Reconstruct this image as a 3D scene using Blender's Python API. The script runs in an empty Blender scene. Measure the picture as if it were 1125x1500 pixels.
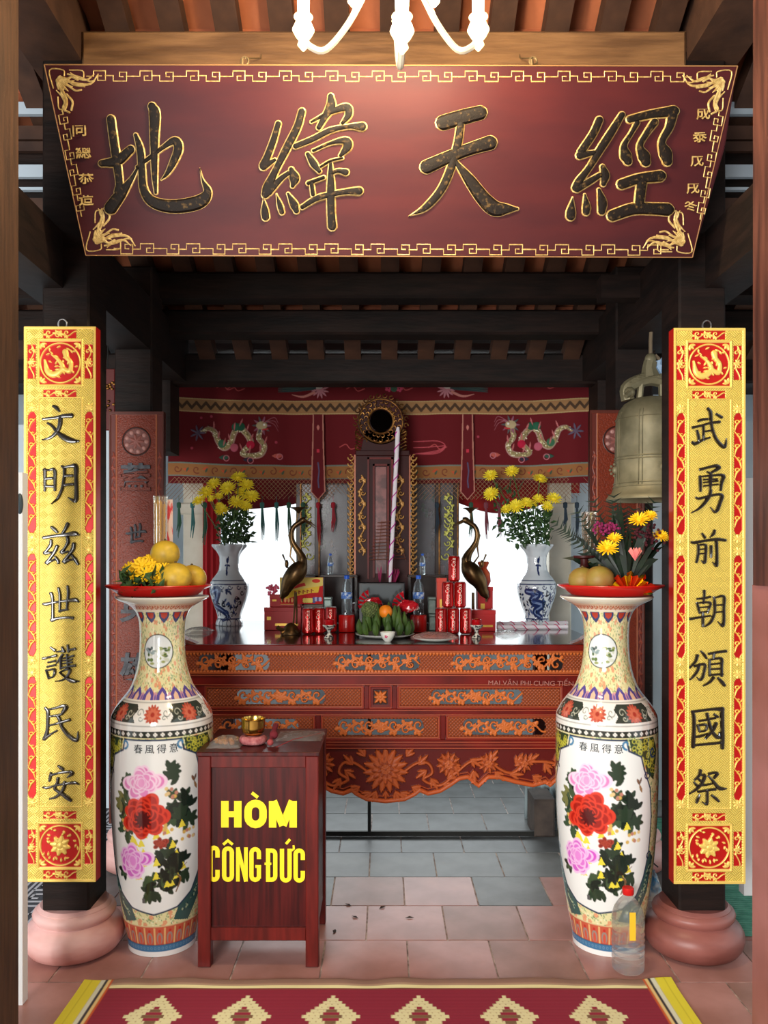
import bpy, math, random, numpy as np
from mathutils import Vector, Matrix, Euler
random.seed(7); RNG = np.random.default_rng(7)
SC = bpy.context.scene; COL = SC.collection
F = 1200.0; CX = 562.5; HY = 818.0; CZ = 1.5        # focal length in pixels (1125x1500), horizon row, eye height
def X(px, D): return (px-CX)*D/F
def Z(py, D): return CZ-(py-HY)*D/F
# ------------------------------------------------------------ camera, world, lights, exposure
cd = bpy.data.cameras.new('camera'); cam = bpy.data.objects.new('camera', cd); COL.objects.link(cam)
cam.location = (0, 0, CZ); cam.rotation_euler = (math.pi/2, 0, 0)
cd.sensor_fit = 'HORIZONTAL'; cd.sensor_width = 36; cd.lens = F/1125*36
cd.shift_y = (HY-750)/1125; cd.clip_start = .05; SC.camera = cam
W = bpy.data.worlds.new('world'); SC.world = W; W.use_nodes = True
W.node_tree.nodes['Background'].inputs[0].default_value = (.90, .97, 1.0, 1)
W.node_tree.nodes['Background'].inputs[1].default_value = .95
def light(name, kind, loc, energy, col=(1,1,1), size=.1, sy=None, rot=None):
    l = bpy.data.lights.new(name, kind); l.energy = energy; l.color = col
    if kind == 'AREA':
        l.size = size
        if sy: l.shape = 'RECTANGLE'; l.size_y = sy
    elif kind == 'POINT': l.shadow_soft_size = size
    o = bpy.data.objects.new(name, l); COL.objects.link(o); o.location = loc
    if rot: o.rotation_euler = rot
    return o
# daylight coming in through the open front and left of the hall (behind the photographer)
light('courtyard_daylight', 'AREA', (-1.5, -1.9, 1.75), 150, (1, .985, .96), 1.5, 1.9, (math.radians(84), 0, math.radians(-16)))
light('left_yard_daylight', 'AREA', (-2.3, -.4, 1.1), 58, (1, .99, .96), 1.0, 1.3, (math.radians(91), 0, math.radians(-19)))
# unseen lamp added beyond the rear opening, lighting the altar from behind
light('added_rear_light', 'AREA', (0, 7.4, 2.6), 90, (.92, .98, 1), 3.0, 2.0, (math.radians(-75), 0, 0))
SC.view_settings.view_transform = 'Standard'; SC.view_settings.look = 'None'
SC.view_settings.exposure = 0.5; SC.view_settings.gamma = 1; SC.view_settings.use_curve_mapping = False
# ------------------------------------------------------------ materials
def lin(c): return tuple(((v/255)/12.92 if v/255 <= .04045 else (((v/255)+.055)/1.055)**2.4) for v in c)
MATS = {}
def mat(name, c, rough=.5, metal=0., c2=None, scale=8, stretch=(1,1,1), bump=0., bscale=None, coat=0., trans=0., alpha=1., emit=None, es=0., vcol=False, ior=1.45, detail=4, lo=.35, hi=.65, bdist=.01, spec=None):
    """c, c2 in sRGB 0-255; noise mixes them; vcol multiplies the colour attribute Col."""
    if name in MATS: return MATS[name]
    m = bpy.data.materials.new(name); m.use_nodes = True; nt = m.node_tree; n = nt.nodes; L = nt.links
    b = n['Principled BSDF']; b.inputs['Roughness'].default_value = rough; b.inputs['Metallic'].default_value = metal
    b.inputs['IOR'].default_value = ior
    b.inputs['Coat Weight'].default_value = coat; b.inputs['Coat Roughness'].default_value = .08
    b.inputs['Transmission Weight'].default_value = trans; b.inputs['Alpha'].default_value = alpha
    if spec is not None: b.inputs['Specular IOR Level'].default_value = spec
    col = (*lin(c), 1); b.inputs['Base Color'].default_value = col
    tc = n.new('ShaderNodeTexCoord'); mp = n.new('ShaderNodeMapping'); mp.inputs['Scale'].default_value = stretch
    L.new(tc.outputs['Object'], mp.inputs['Vector'])
    out = None
    if c2 is not None:
        ns = n.new('ShaderNodeTexNoise'); ns.inputs['Scale'].default_value = scale; ns.inputs['Detail'].default_value = detail
        L.new(mp.outputs[0], ns.inputs['Vector'])
        r = n.new('ShaderNodeValToRGB'); r.color_ramp.elements[0].position = lo; r.color_ramp.elements[1].position = hi
        r.color_ramp.elements[0].color = col; r.color_ramp.elements[1].color = (*lin(c2), 1)
        L.new(ns.outputs['Fac'], r.inputs[0]); out = r.outputs[0]
    if vcol:
        a = n.new('ShaderNodeVertexColor'); a.layer_name = 'Col'
        if out is not None:
            mx = n.new('ShaderNodeMix'); mx.data_type = 'RGBA'; mx.blend_type = 'MULTIPLY'; mx.inputs[0].default_value = 1
            L.new(a.outputs[0], mx.inputs[6]); L.new(out, mx.inputs[7]); out = mx.outputs[2]
        else: out = a.outputs[0]
    if out is not None: L.new(out, b.inputs['Base Color'])
    if bump:
        nb = n.new('ShaderNodeTexNoise'); nb.inputs['Scale'].default_value = bscale or scale*3; nb.inputs['Detail'].default_value = 5
        L.new(mp.outputs[0], nb.inputs['Vector'])
        bp = n.new('ShaderNodeBump'); bp.inputs['Strength'].default_value = bump; bp.inputs['Distance'].default_value = bdist
        L.new(nb.outputs['Fac'], bp.inputs['Height']); L.new(bp.outputs[0], b.inputs['Normal'])
    if emit is not None:
        b.inputs['Emission Color'].default_value = (*lin(emit), 1); b.inputs['Emission Strength'].default_value = es
    MATS[name] = m; return m
# ------------------------------------------------------------ mesh helpers
class MB:
    def __init__(s): s.v = []; s.f = []; s.M = None; s.uv = None
    def add(s, v, f):
        o = len(s.v)
        if s.M is not None: v = [tuple(s.M @ Vector(p)) for p in v]
        s.v += [tuple(p) for p in v]; s.f += [tuple(i+o for i in q) for q in f]; return s
    def box(s, x0, x1, y0, y1, z0, z1, b=0.):
        b = min(b, abs(x1-x0)*.45, abs(z1-z0)*.45)
        if b <= 0:
            return s.add([(x0,y0,z0),(x1,y0,z0),(x1,y1,z0),(x0,y1,z0),(x0,y0,z1),(x1,y0,z1),(x1,y1,z1),(x0,y1,z1)],
                  [(0,3,2,1),(4,5,6,7),(0,1,5,4),(1,2,6,5),(2,3,7,6),(3,0,4,7)])
        # front edges chamfered
        y = y0+b
        return s.add([(x0+b,y0,z0+b),(x1-b,y0,z0+b),(x1-b,y0,z1-b),(x0+b,y0,z1-b),(x0,y,z0),(x1,y,z0),(x1,y,z1),(x0,y,z1),(x0,y1,z0),(x1,y1,z0),(x1,y1,z1),(x0,y1,z1)],
              [(0,1,2,3),(0,4,5,1),(1,5,6,2),(2,6,7,3),(3,7,4,0),(4,8,9,5),(5,9,10,6),(6,10,11,7),(7,11,8,4),(8,11,10,9)])
    def lathe(s, prof, c=(0,0,0), seg=32, cap=True, sx=1., sy=1.):
        v = []; f = []; n = len(prof)
        for r, z in prof:
            for k in range(seg):
                a = 2*math.pi*k/seg; v.append((c[0]+r*sx*math.cos(a), c[1]+r*sy*math.sin(a), c[2]+z))
        for i in range(n-1):
            for k in range(seg):
                k2 = (k+1) % seg; f.append((i*seg+k, i*seg+k2, (i+1)*seg+k2, (i+1)*seg+k))
        if cap:
            f.append(tuple(range(seg))[::-1]); f.append(tuple((n-1)*seg+k for k in range(seg)))
        return s.add(v, f)
    def sphere(s, c, r, seg=16, rings=10, sx=1, sy=1, sz=1):
        prof = [(r*math.sin(math.pi*(i+.02)/(rings+.04)), -r*sz*math.cos(math.pi*(i+.02)/(rings+.04))) for i in range(rings+1)]
        return s.lathe(prof, c, seg, True, sx, sy)
    def tube(s, pts, rad, seg=8, cap=True, closed=False):
        pts = [Vector(p) for p in pts]; n = len(pts)
        if not hasattr(rad, '__len__'): rad = [rad]*n
        v = []; f = []; prev = None
        for i, p in enumerate(pts):
            t = (pts[(i+1) % n]-pts[i-1]) if closed else (pts[min(i+1, n-1)]-pts[max(i-1, 0)])
            if t.length < 1e-9: t = Vector((0,0,1))
            t.normalize()
            if prev is None: prev = t.orthogonal().normalized()
            u = (prev-t*prev.dot(t)); u = u.normalized() if u.length > 1e-6 else t.orthogonal().normalized(); prev = u; w = t.cross(u)
            for k in range(seg):
                a = 2*math.pi*k/seg; v.append(tuple(p+(u*math.cos(a)+w*math.sin(a))*rad[i]))
        for i in range(n if closed else n-1):
            j = (i+1) % n
            for k in range(seg):
                k2 = (k+1) % seg; f.append((i*seg+k, i*seg+k2, j*seg+k2, j*seg+k))
        if cap and not closed: f.append(tuple(range(seg))[::-1]); f.append(tuple((n-1)*seg+k for k in range(seg)))
        return s.add(v, f)
    def prism(s, poly, y0, y1):
        n = len(poly); v = [(x, y0, z) for x, z in poly]+[(x, y1, z) for x, z in poly]
        f = [tuple(range(n)), tuple(range(2*n-1, n-1, -1))]+[(i, i+n, (i+1) % n+n, (i+1) % n) for i in range(n)]
        return s.add(v, f)
    def prism_x(s, poly, x0, x1):
        n = len(poly); v = [(x0, y, z) for y, z in poly]+[(x1, y, z) for y, z in poly]
        f = [tuple(range(n)), tuple(range(2*n-1, n-1, -1))]+[(i, i+n, (i+1) % n+n, (i+1) % n) for i in range(n)]
        return s.add(v, f)
def wloc(o):
    v = Vector((0,0,0))
    while o is not None: v += o.location; o = o.parent
    return v
def setp(o, label=None, cat=None, group=None, kind=None):
    for k, v in (('label', label), ('category', cat), ('group', group), ('kind', kind)):
        if v: o[k] = v
    return o
def link(name, me, parent=None, loc=(0,0,0)):
    o = bpy.data.objects.new(name, me); COL.objects.link(o); o.parent = parent; o.location = loc; return o
def fixn(me):
    import bmesh
    bm = bmesh.new(); bm.from_mesh(me); bmesh.ops.recalc_face_normals(bm, faces=bm.faces); bm.to_mesh(me); bm.free()
def obj(name, mb, m, parent=None, smooth=False, origin=None, label=None, bevel=0, local=False):
    """mb is in world coordinates; the object is placed at origin (or the parent's base)."""
    off = Vector((0,0,0)) if local else (wloc(parent) if parent is not None else Vector(origin or (0,0,0)))
    me = bpy.data.meshes.new(name); v = [(p[0]-off[0], p[1]-off[1], p[2]-off[2]) for p in mb.v]
    me.from_pydata(v, [], mb.f); fixn(me); me.materials.append(m)
    if smooth:
        me.polygons.foreach_set('use_smooth', [True]*len(me.polygons))
        try: me.set_sharp_from_angle(angle=math.radians(38))
        except Exception: pass
    o = link(name, me, parent, (0,0,0) if (parent is not None or local) else tuple(off))
    if bevel:
        md = o.modifiers.new('edge', 'BEVEL'); md.width = bevel; md.segments = 2; md.limit_method = 'ANGLE'
    if label: o['label'] = label
    return o
def thing(name, label, cat, loc, group=None):
    o = bpy.data.objects.new(name, None); COL.objects.link(o); o.location = loc; o.empty_display_size = .05
    return setp(o, label, cat, group)
def solo(name, mb, m, label, cat, origin, group=None, smooth=True):
    o = obj(name, mb, m, None, smooth, origin); return setp(o, label, cat, group)
def struct(name, mb, m, parent=None, smooth=False, origin=None):
    o = obj(name, mb, m, parent, smooth, origin)
    if parent is None: o['kind'] = 'structure'
    return o
def copy_tree(o, parent=None):
    c = o.copy(); COL.objects.link(c)
    if parent is not None: c.parent = parent
    for ch in [q for q in bpy.data.objects if q.parent == o and q != c]: copy_tree(ch, c)
    return c
def copy_of(o, loc, label, group=None, rz=None):
    c = copy_tree(o); c.location = loc; setp(c, label, None, group)
    if rz is not None: c.rotation_euler.z = rz
    return c
def spline(pts, sub=6):
    """Catmull-Rom through tuples of any dimension"""
    P = [np.array(p, float) for p in pts]
    if len(P) < 2: return P
    P = [2*P[0]-P[1]]+P+[2*P[-1]-P[-2]]; out = []
    for i in range(1, len(P)-2):
        a, b, c, d = P[i-1:i+3]
        for k in range(sub):
            t = k/sub; out.append(.5*((2*b)+(-a+c)*t+(2*a-5*b+4*c-d)*t*t+(-a+3*b-3*c+d)*t**3))
    out.append(P[-2]); return out
def strokes(txt):
    """'x,y,w x,y,w; ...' -> list of strokes"""
    return [[tuple(float(q) for q in p.split(',')) for p in s.split()] for s in txt.split(';') if s.strip()]
def brush(mb, sts, fn, grow=0., h=.004, sub=5, curvy=True):
    """raised brush strokes with a domed section. fn(x,y,height)->world point; widths in the same units as x,y"""
    for si, st in enumerate(sts):
        pts = spline(st, sub) if curvy else [np.array(p, float) for p in st]
        if len(pts) < 2: continue
        A = np.array(pts); A[:, 2] = np.maximum(A[:, 2], 1.)/2+grow
        d0 = A[0, :2]-A[1, :2]; d0 = d0/(np.linalg.norm(d0)+1e-9); d1 = A[-1, :2]-A[-2, :2]; d1 = d1/(np.linalg.norm(d1)+1e-9)
        w0, w1 = A[0, 2], A[-1, 2]
        pre = [np.array([*(A[0, :2]+d0*w0*t), w0*math.sqrt(max(0, 1-t*t))+.3]) for t in (.95, .7, .35)]
        post = [np.array([*(A[-1, :2]+d1*w1*t), w1*math.sqrt(max(0, 1-t*t))+.3]) for t in (.35, .7, .95)]
        A = np.array(pre+list(A)+post); n = len(A); v = []; f = []
        T = np.gradient(A[:, :2], axis=0); T /= (np.linalg.norm(T, axis=1)[:, None]+1e-9); N = np.stack([-T[:, 1], T[:, 0]], 1)
        hh = h+si*.00012
        for i in range(n):
            e = min(1, A[i, 2]/(A[:, 2].max()*.55+1e-9))
            for s_, k in ((-1, 0), (-.72, .8), (0, 1), (.72, .8), (1, 0)):
                q = A[i, :2]+N[i]*s_*A[i, 2]; v.append(fn(q[0], q[1], hh*k*(.55+.45*e)))
        for i in range(n-1):
            for k in range(4): a = i*5+k; f.append((a, a+1, a+6, a+5))
        f.append((0,1,2,3,4)); f.append(tuple(n*5-1-k for k in range(5)))
        mb.add(v, f)
    return mb
# ------------------------------------------------------------ raster canvas: colour, height and cut-out for relief panels
class Cv:
    def __init__(s, w, h, x0, y0, x1, y1, bg, H=0.):
        s.w, s.h, s.x0, s.y0, s.x1, s.y1 = w, h, x0, y0, x1, y1; s.sx = w/(x1-x0); s.sy = h/(y1-y0)
        s.c = np.ones((h, w, 3))*np.array(lin(bg)); s.H = np.full((h, w), float(H)); s.m = np.ones((h, w), bool)
    def win(s, xa, ya, xb, yb):
        i0 = max(0, int((ya-s.y0)*s.sy)-2); i1 = min(s.h, int((yb-s.y0)*s.sy)+3); j0 = max(0, int((xa-s.x0)*s.sx)-2); j1 = min(s.w, int((xb-s.x0)*s.sx)+3)
        if i1 <= i0 or j1 <= j0: return None
        gy, gx = np.mgrid[i0:i1, j0:j1]; return (slice(i0, i1), slice(j0, j1)), (gx+.5)/s.sx+s.x0, (gy+.5)/s.sy+s.y0
    def put(s, sl, d, r, col, h, dome, hole=None, a_max=1.):
        a = np.clip(.5-d*min(s.sx, s.sy), 0, 1)*a_max
        if col is not None: s.c[sl] += (np.array(lin(col))-s.c[sl])*a[..., None]
        if h is not None:
            t = np.clip(1+d/r, 0, 1) if dome else 0; hv = h+dome*(1-t*t if dome else 0)
            s.H[sl] = np.where(a > .5, hv, s.H[sl])
        if hole is not None: s.m[sl] = np.where(a > .5, not hole, s.m[sl])
    def disc(s, x, y, r, col=None, h=None, dome=0, hole=None, a=1.): s.ell(x, y, r, r, 0, col, h, dome, hole, a)
    def ell(s, x, y, rx, ry, ang=0, col=None, h=None, dome=0, hole=None, a=1.):
        R = max(rx, ry); w = s.win(x-R, y-R, x+R, y+R)
        if w is None: return
        sl, gx, gy = w; ca, sa = math.cos(ang), math.sin(ang); u = (gx-x)*ca+(gy-y)*sa; v = -(gx-x)*sa+(gy-y)*ca
        s.put(sl, (np.hypot(u/rx, v/ry)-1)*min(rx, ry), min(rx, ry), col, h, dome, hole, a)
    def ring(s, x, y, r, t, col, h=None, dome=0):
        w = s.win(x-r-t, y-r-t, x+r+t, y+r+t)
        if w is None: return
        sl, gx, gy = w; s.put(sl, np.abs(np.hypot(gx-x, gy-y)-r)-t/2, t/2, col, h, dome)
    def line(s, pts, wd, col=None, h=None, dome=0, hole=None, a=1., sp=False):
        if sp:
            if not hasattr(wd, '__len__'): wd = [wd]*len(pts)
            q = spline([(p[0], p[1], w_) for p, w_ in zip(pts, wd)], 5); pts = [(p[0], p[1]) for p in q]; wd = [p[2] for p in q]
        if not hasattr(wd, '__len__'): wd = [wd]*len(pts)
        for (xa, ya), (xb, yb), wa, wb in zip(pts[:-1], pts[1:], wd[:-1], wd[1:]):
            R = max(wa, wb)/2; w = s.win(min(xa, xb)-R, min(ya, yb)-R, max(xa, xb)+R, max(ya, yb)+R)
            if w is None: continue
            sl, gx, gy = w; dx, dy = xb-xa, yb-ya; L2 = dx*dx+dy*dy+1e-9; t = np.clip(((gx-xa)*dx+(gy-ya)*dy)/L2, 0, 1)
            r = (wa+(wb-wa)*t)/2; d = np.hypot(gx-xa-t*dx, gy-ya-t*dy)-r
            if dome:
                hv = h+dome*np.sqrt(np.clip(1-((d+r)/np.maximum(r, 1e-6))**2, 0, 1)); a_ = np.clip(.5-d*min(s.sx, s.sy), 0, 1)*a
                if col is not None: s.c[sl] += (np.array(lin(col))-s.c[sl])*a_[..., None]
                s.H[sl] = np.where(a_ > .5, np.maximum(s.H[sl], hv), s.H[sl])
                if hole is not None: s.m[sl] = np.where(a_ > .5, not hole, s.m[sl])
            else: s.put(sl, d, 1, col, h, 0, hole, a)
    def rect(s, xa, ya, xb, yb, col=None, h=None, hole=None):
        w = s.win(xa, ya, xb, yb)
        if w is None: return
        sl, gx, gy = w; d = np.maximum(np.abs(gx-(xa+xb)/2)-(xb-xa)/2, np.abs(gy-(ya+yb)/2)-(yb-ya)/2); s.put(sl, d, 1, col, h, 0, hole)
    def frame(s, xa, ya, xb, yb, t, col, h=None, dome=0): s.line([(xa, ya), (xb, ya), (xb, yb), (xa, yb), (xa, ya)], t, col, h, dome)
    def poly(s, P, col=None, h=None, hole=None, a=1.):
        xs = [p[0] for p in P]; ys = [p[1] for p in P]; w = s.win(min(xs), min(ys), max(xs), max(ys))
        if w is None: return
        sl, gx, gy = w; ins = np.zeros(gx.shape, bool)
        for (xa, ya), (xb, yb) in zip(P, P[1:]+P[:1]):
            if ya == yb: continue
            ins ^= ((gy < ya) != (gy < yb)) & (gx < (xb-xa)*(gy-ya)/(yb-ya)+xa)
        s.put(sl, np.where(ins, -9, 9.), 1, col, h, 0, hole, a)
    def petal(s, x, y, L, wd, ang, col, h=None, dome=0, a=1., hole=None):
        ca, sa = math.cos(ang), math.sin(ang)
        s.line([(x+ca*L*t, y+sa*L*t) for t in (0, .3, .6, .85, 1)], [wd*.25, wd*.8, wd, wd*.6, wd*.12], col, h, dome, hole, a)
    def spiral(s, x, y, r, a0, turns, wd, col, h=None, dome=0, hole=None):
        n = int(abs(turns)*12)+3; pts = []; ws = []
        for i in range(n):
            t = i/(n-1); rr = r*(1-.82*t); an = a0+turns*2*math.pi*t; pts.append((x+rr*math.cos(an), y+rr*math.sin(an))); ws.append(wd*(1-.35*t))
        s.line(pts, ws, col, h, dome, hole)
    def vine(s, x0, x1, yc, amp, per, wd, col, h, dome, hole=None, vertical=False, leaf=1.):
        """S-curved stem with curled shoots and leaves"""
        T = (lambda p: (p[1], p[0])) if vertical else (lambda p: p)
        n = max(8, int((x1-x0)/per*14)); pts = [(x0+(x1-x0)*i/n, yc+amp*.55*math.sin(2*math.pi*(x1-x0)*i/n/per)) for i in range(n+1)]
        s.line([T(p) for p in pts], wd, col, h, dome, hole); k = 0; x = x0+per*.25
        while x < x1-per*.1:
            sg = 1 if k % 2 == 0 else -1; cy = yc-sg*amp*.25; r = amp*.62
            c = T((x, cy)); s.spiral(c[0], c[1], r, (math.pi/2 if not vertical else 0)*sg, .95*sg*(1 if not vertical else -1), wd*1.05, col, h, dome, hole)
            for q in range(3):
                an = sg*(1.2+q*.75)+(0 if q else .3); p = (x+r*math.cos(an), cy+r*math.sin(an)); pp = T(p); a2 = an if not vertical else math.pi/2-an
                s.petal(pp[0], pp[1], amp*.62*leaf, wd*1.9, a2, col, h, dome, hole=hole)
            x += per*.5; k += 1
def grid_mesh(name, P, col, mask=None, wrap=False, smooth=True):
    """P (H,W,3) points, col (H,W,3) linear"""
    H, Wd = P.shape[:2]; me = bpy.data.meshes.new(name); idx = np.arange(H*Wd).reshape(H, Wd)
    if wrap: nx = np.roll(idx, -1, 1); a, b, c, d = idx[:-1], nx[:-1], nx[1:], idx[1:]
    else: a, b, c, d = idx[:-1, :-1], idx[:-1, 1:], idx[1:, 1:], idx[1:, :-1]
    q = np.stack([a, d, c, b], -1).reshape(-1, 4)
    if mask is not None: mk = mask.reshape(-1); q = q[mk[q].all(1)]
    used = np.zeros(H*Wd, bool); used[q.reshape(-1)] = True; re = np.cumsum(used)-1; q = re[q]; V = P.reshape(-1, 3)[used]; C = col.reshape(-1, 3)[used]
    me.vertices.add(len(V)); me.vertices.foreach_set('co', V.astype(np.float32).reshape(-1))
    me.loops.add(len(q)*4); me.loops.foreach_set('vertex_index', q.astype(np.int32).reshape(-1))
    me.polygons.add(len(q)); me.polygons.foreach_set('loop_start', np.arange(0, len(q)*4, 4, dtype=np.int32)); me.polygons.foreach_set('loop_total', np.full(len(q), 4, np.int32))
    me.update(calc_edges=True)
    at = me.color_attributes.new('Col', 'FLOAT_COLOR', 'POINT'); at.data.foreach_set('color', np.concatenate([C, np.ones((len(C), 1))], 1).astype(np.float32).reshape(-1))
    if smooth: me.polygons.foreach_set('use_smooth', np.ones(len(q), bool))
    me.validate(); return me
def panel(name, cv, m, parent, x0, x1, z1, z0, y, hs=1., label=None, wave=None):
    """cv as a relief facing -Y; world rectangle x0..x1, z1 (top)..z0; heights cv.H*hs stand out towards -Y"""
    off = wloc(parent) if parent is not None else Vector((0,0,0))
    u = np.linspace(x0, x1, cv.w); v = np.linspace(z1, z0, cv.h); gx, gz = np.meshgrid(u, v); gy = y-cv.H*hs
    if wave is not None: gx, gy, gz = wave(gx, gy, gz)
    me = grid_mesh(name, np.stack([gx-off[0], gy-off[1], gz-off[2]], -1), cv.c, cv.m); me.materials.append(m)
    o = link(name, me, parent)
    if label: o['label'] = label
    return o
def text_mesh(name, s, m, parent, loc, size, depth=.0015, bold=0., center=True, sx=1., label=None, curvefn=None, ang=0):
    """raised lettering facing -Y, in world coordinates"""
    cu = bpy.data.curves.new(name, 'FONT'); cu.body = s; cu.size = size; cu.extrude = depth; cu.offset = bold
    if center: cu.align_x = 'CENTER'; cu.align_y = 'CENTER'
    cu.resolution_u = 4; tmp = bpy.data.objects.new('t', cu); COL.objects.link(tmp)
    dg = bpy.context.evaluated_depsgraph_get(); me = bpy.data.meshes.new_from_object(tmp.evaluated_get(dg)); me.name = name
    bpy.data.objects.remove(tmp)
    off = wloc(parent) if parent is not None else Vector((0,0,0)); ca, sa = math.cos(ang), math.sin(ang)
    for v in me.vertices:
        x, y, z = v.co; x *= sx; x, y = x*ca-y*sa, x*sa+y*ca
        p = Vector((loc[0]+x, loc[1]-z, loc[2]+y))
        if curvefn: p = Vector(curvefn(p))
        v.co = p-off
    me.materials.clear(); me.materials.append(m)
    o = link(name, me, parent)
    if label: o['label'] = label
    return o
# ------------------------------------------------------------ material palette
wood_dark = mat('dark_timber', (34,22,18), .62, c2=(18,12,10), scale=5, stretch=(1,1,6), bump=.15, spec=.25)
wood_beam = mat('beam_timber', (126,92,60), .55, c2=(92,64,40), scale=4, stretch=(1,8,8), bump=.2)
wood_post = mat('post_timber', (80,54,36), .55, c2=(56,38,26), scale=9, stretch=(6,6,.5), bump=.12)
wood_raft = mat('rafter_timber', (76,50,36), .6, c2=(48,30,22), scale=6, bump=.2)
tile_roof = mat('roof_tile_clay', (176,104,70), .7, c2=(142,76,48), scale=5, bump=.2)
clay_tile = mat('floor_tile_clay', (184,136,128), .34, c2=(156,110,100), scale=4, bump=.12, bscale=30, bdist=.003)
clay_tile2 = mat('floor_tile_clay_worn', (166,126,116), .38, c2=(140,104,92), scale=5, bump=.12, bscale=30, bdist=.003)
grey_tile = mat('floor_tile_grey', (112,116,116), .4, c2=(90,92,92), scale=6, bump=.12, bscale=30, bdist=.003)
grout = mat('grout', (206,190,182), .8, c2=(130,112,106), scale=20)
wall_m = mat('wall_plaster', (206,220,228), .8, c2=(190,204,214), scale=3, bump=.05)
white_m = mat('daylight_white', (240,242,242), .45)
cream_m = mat('cream_plaster', (214,208,192), .7, c2=(196,188,168), scale=6)
plinth_m = mat('pink_stone_paint', (230,186,180), .45, c2=(196,130,120), scale=3, stretch=(1,1,3), bump=.05)
plinth_r = mat('red_stone_paint', (150,92,84), .4, c2=(108,58,50), scale=3, stretch=(1,1,3), bump=.05)
lacq = mat('red_lacquer', (116,20,10), .42, c2=(88,14,8), scale=6, spec=.28)
lacq_d = mat('dark_red_lacquer', (64,14,12), .45, c2=(44,10,10), scale=5, spec=.22)
box_m = mat('donation_timber', (104,26,20), .4, c2=(76,18,14), scale=7, stretch=(5,5,.6), spec=.3)
box_p = mat('donation_panel_timber', (80,20,18), .36, c2=(48,12,12), scale=7, stretch=(9,9,.5), spec=.3)
gold = mat('gold_leaf', (226,184,76), .32, 1.0, bump=.15, scale=60, bdist=.001)
gold_d = mat('aged_gold', (150,106,52), .42, .8, c2=(84,48,26), scale=25, bump=.2, bdist=.002)
gold_p = mat('gold_paint', (226,198,130), .42, .3, c2=(176,142,80), scale=90)
black_g = mat('black_gloss_paint', (18,14,10), .16, coat=.6, bump=.25, scale=70, bdist=.002)
board_blk = mat('carved_black_flecked_gold', (20,13,8), .6, c2=(96,74,40), scale=70, lo=.56, hi=.74, spec=.25, bump=.4, bdist=.003, detail=6)
relief_m = mat('relief_gilt', (255,255,255), .36, .3, vcol=True, spec=.6)
carve_m = mat('relief_carved_wood', (255,255,255), .42, vcol=True, spec=.35)
embr = mat('embroidered_cloth', (255,255,255), .85, vcol=True, bump=.12, scale=150, bdist=.001)
porc = mat('painted_porcelain', (255,255,255), .12, vcol=True, coat=.5)
metal_m = mat('steel', (190,190,190), .3, 1.0)
bronze = mat('aged_bronze', (120,92,56), .34, .85, c2=(74,56,36), scale=14, bump=.1, bdist=.002)
bell_m = mat('bell_bronze', (140,132,104), .5, .35, c2=(104,98,74), scale=9, bump=.2, bdist=.003)
brass = mat('brass', (206,168,84), .2, 1.0)
# ------------------------------------------------------------ SETTING
floor = struct('floor', MB().box(-4.5, 4.5, -5, 9, -.12, -.0035), grout)
T = .32; G = .0035
def tile_shape(n=1.0):
    return MB().box(-T/2*n+G, T/2*n-G, -T/2+G, T/2-G, -.0125, -.0005)
tmesh = {}
def lay(cx, cy, m):
    if m.name not in tmesh:
        o = obj('tile', tile_shape(), m, floor, local=True); md = bpy.data.meshes; tmesh[m.name] = o.data
    else: o = link('tile', tmesh[m.name], floor)
    o.location = (cx, cy, random.uniform(-.0006, .0004)); return o
r = 0
for j in range(-1, 11):
    y = 2.90+.32*j+.16; sh = (j % 2)*T/2
    for i in range(-7, 8):
        x = .09+.32*i+T/2+sh-.16*0
        if abs(x) > 2.15: continue
        if y > 3.9: m = grey_tile
        elif y > 3.6 and random.random() < .5: m = grey_tile
        else: m = clay_tile if random.random() < .7 else clay_tile2
        lay(x, y, m)
# back wall; its wide opening is added so sky shows white behind the altar
W1 = MB()
W1.box(-3.2, -1.25, 6.3, 6.5, 0, 3.6); W1.box(1.25, 3.2, 6.3, 6.5, 0, 3.6); W1.box(-1.25, 1.25, 6.3, 6.5, 0, .9); W1.box(-1.25, 1.25, 6.3, 6.5, 2.35, 3.6)
wb = struct('wall_back', W1, wall_m, origin=(0,6.3,0))
wr = struct('wall_right', MB().box(1.56, 3.2, 4.78, 4.92, 0, 2.3), wall_m, origin=(1.56,4.8,0))
obj('baseboard_strip', MB().box(1.56, 3.2, 4.765, 4.78, 0, .09), mat('dirty_plaster', (120,120,116), .9, c2=(176,182,184), scale=14), wr)
wl = struct('wall_left', MB().box(-3.2, -1.5, 4.9, 5.04, 0, 2.3), wall_m, origin=(-1.5,4.9,0))
# high dark screens closing the sides above the tie beams
wn = MB().box(-3.4, -3.3, 1, 6.5, 2.4, 4.2); struct('wall_left_upper', wn, wood_dark, origin=(-3.35,3,2.4))
wn = MB().box(3.3, 3.4, 1, 6.5, 2.4, 4.2); struct('wall_right_upper', wn, wood_dark, origin=(3.35,3,2.4))
for s_ in (-1, 1):
    cc_ = X(284,5.6) if s_ < 0 else X(821,5.6)
    c = struct('trim_1' if s_ < 0 else 'trim_2', MB().box(cc_-.075, cc_+.075, 5.6, 5.75, 0, 2.75, .01).box(cc_-.095, cc_+.095, 5.58, 5.77, 1.80, 1.88, .01), cream_m, origin=(cc_,5.65,0))
# white strips at the very edges of the view, coloured as bright daylight outside
struct('daylight_strip_left', MB().box(X(20,2.75), X(33,2.75), 2.75, 2.79, 0, Z(692,2.75)), white_m, origin=(X(27,2.75),2.75,0))
struct('daylight_strip_right', MB().box(X(1090,3.4), X(1103,3.4), 3.4, 3.45, Z(1312,3.4), Z(700,3.4)), white_m, origin=(X(1096,3.4),3.4,.2))
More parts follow.
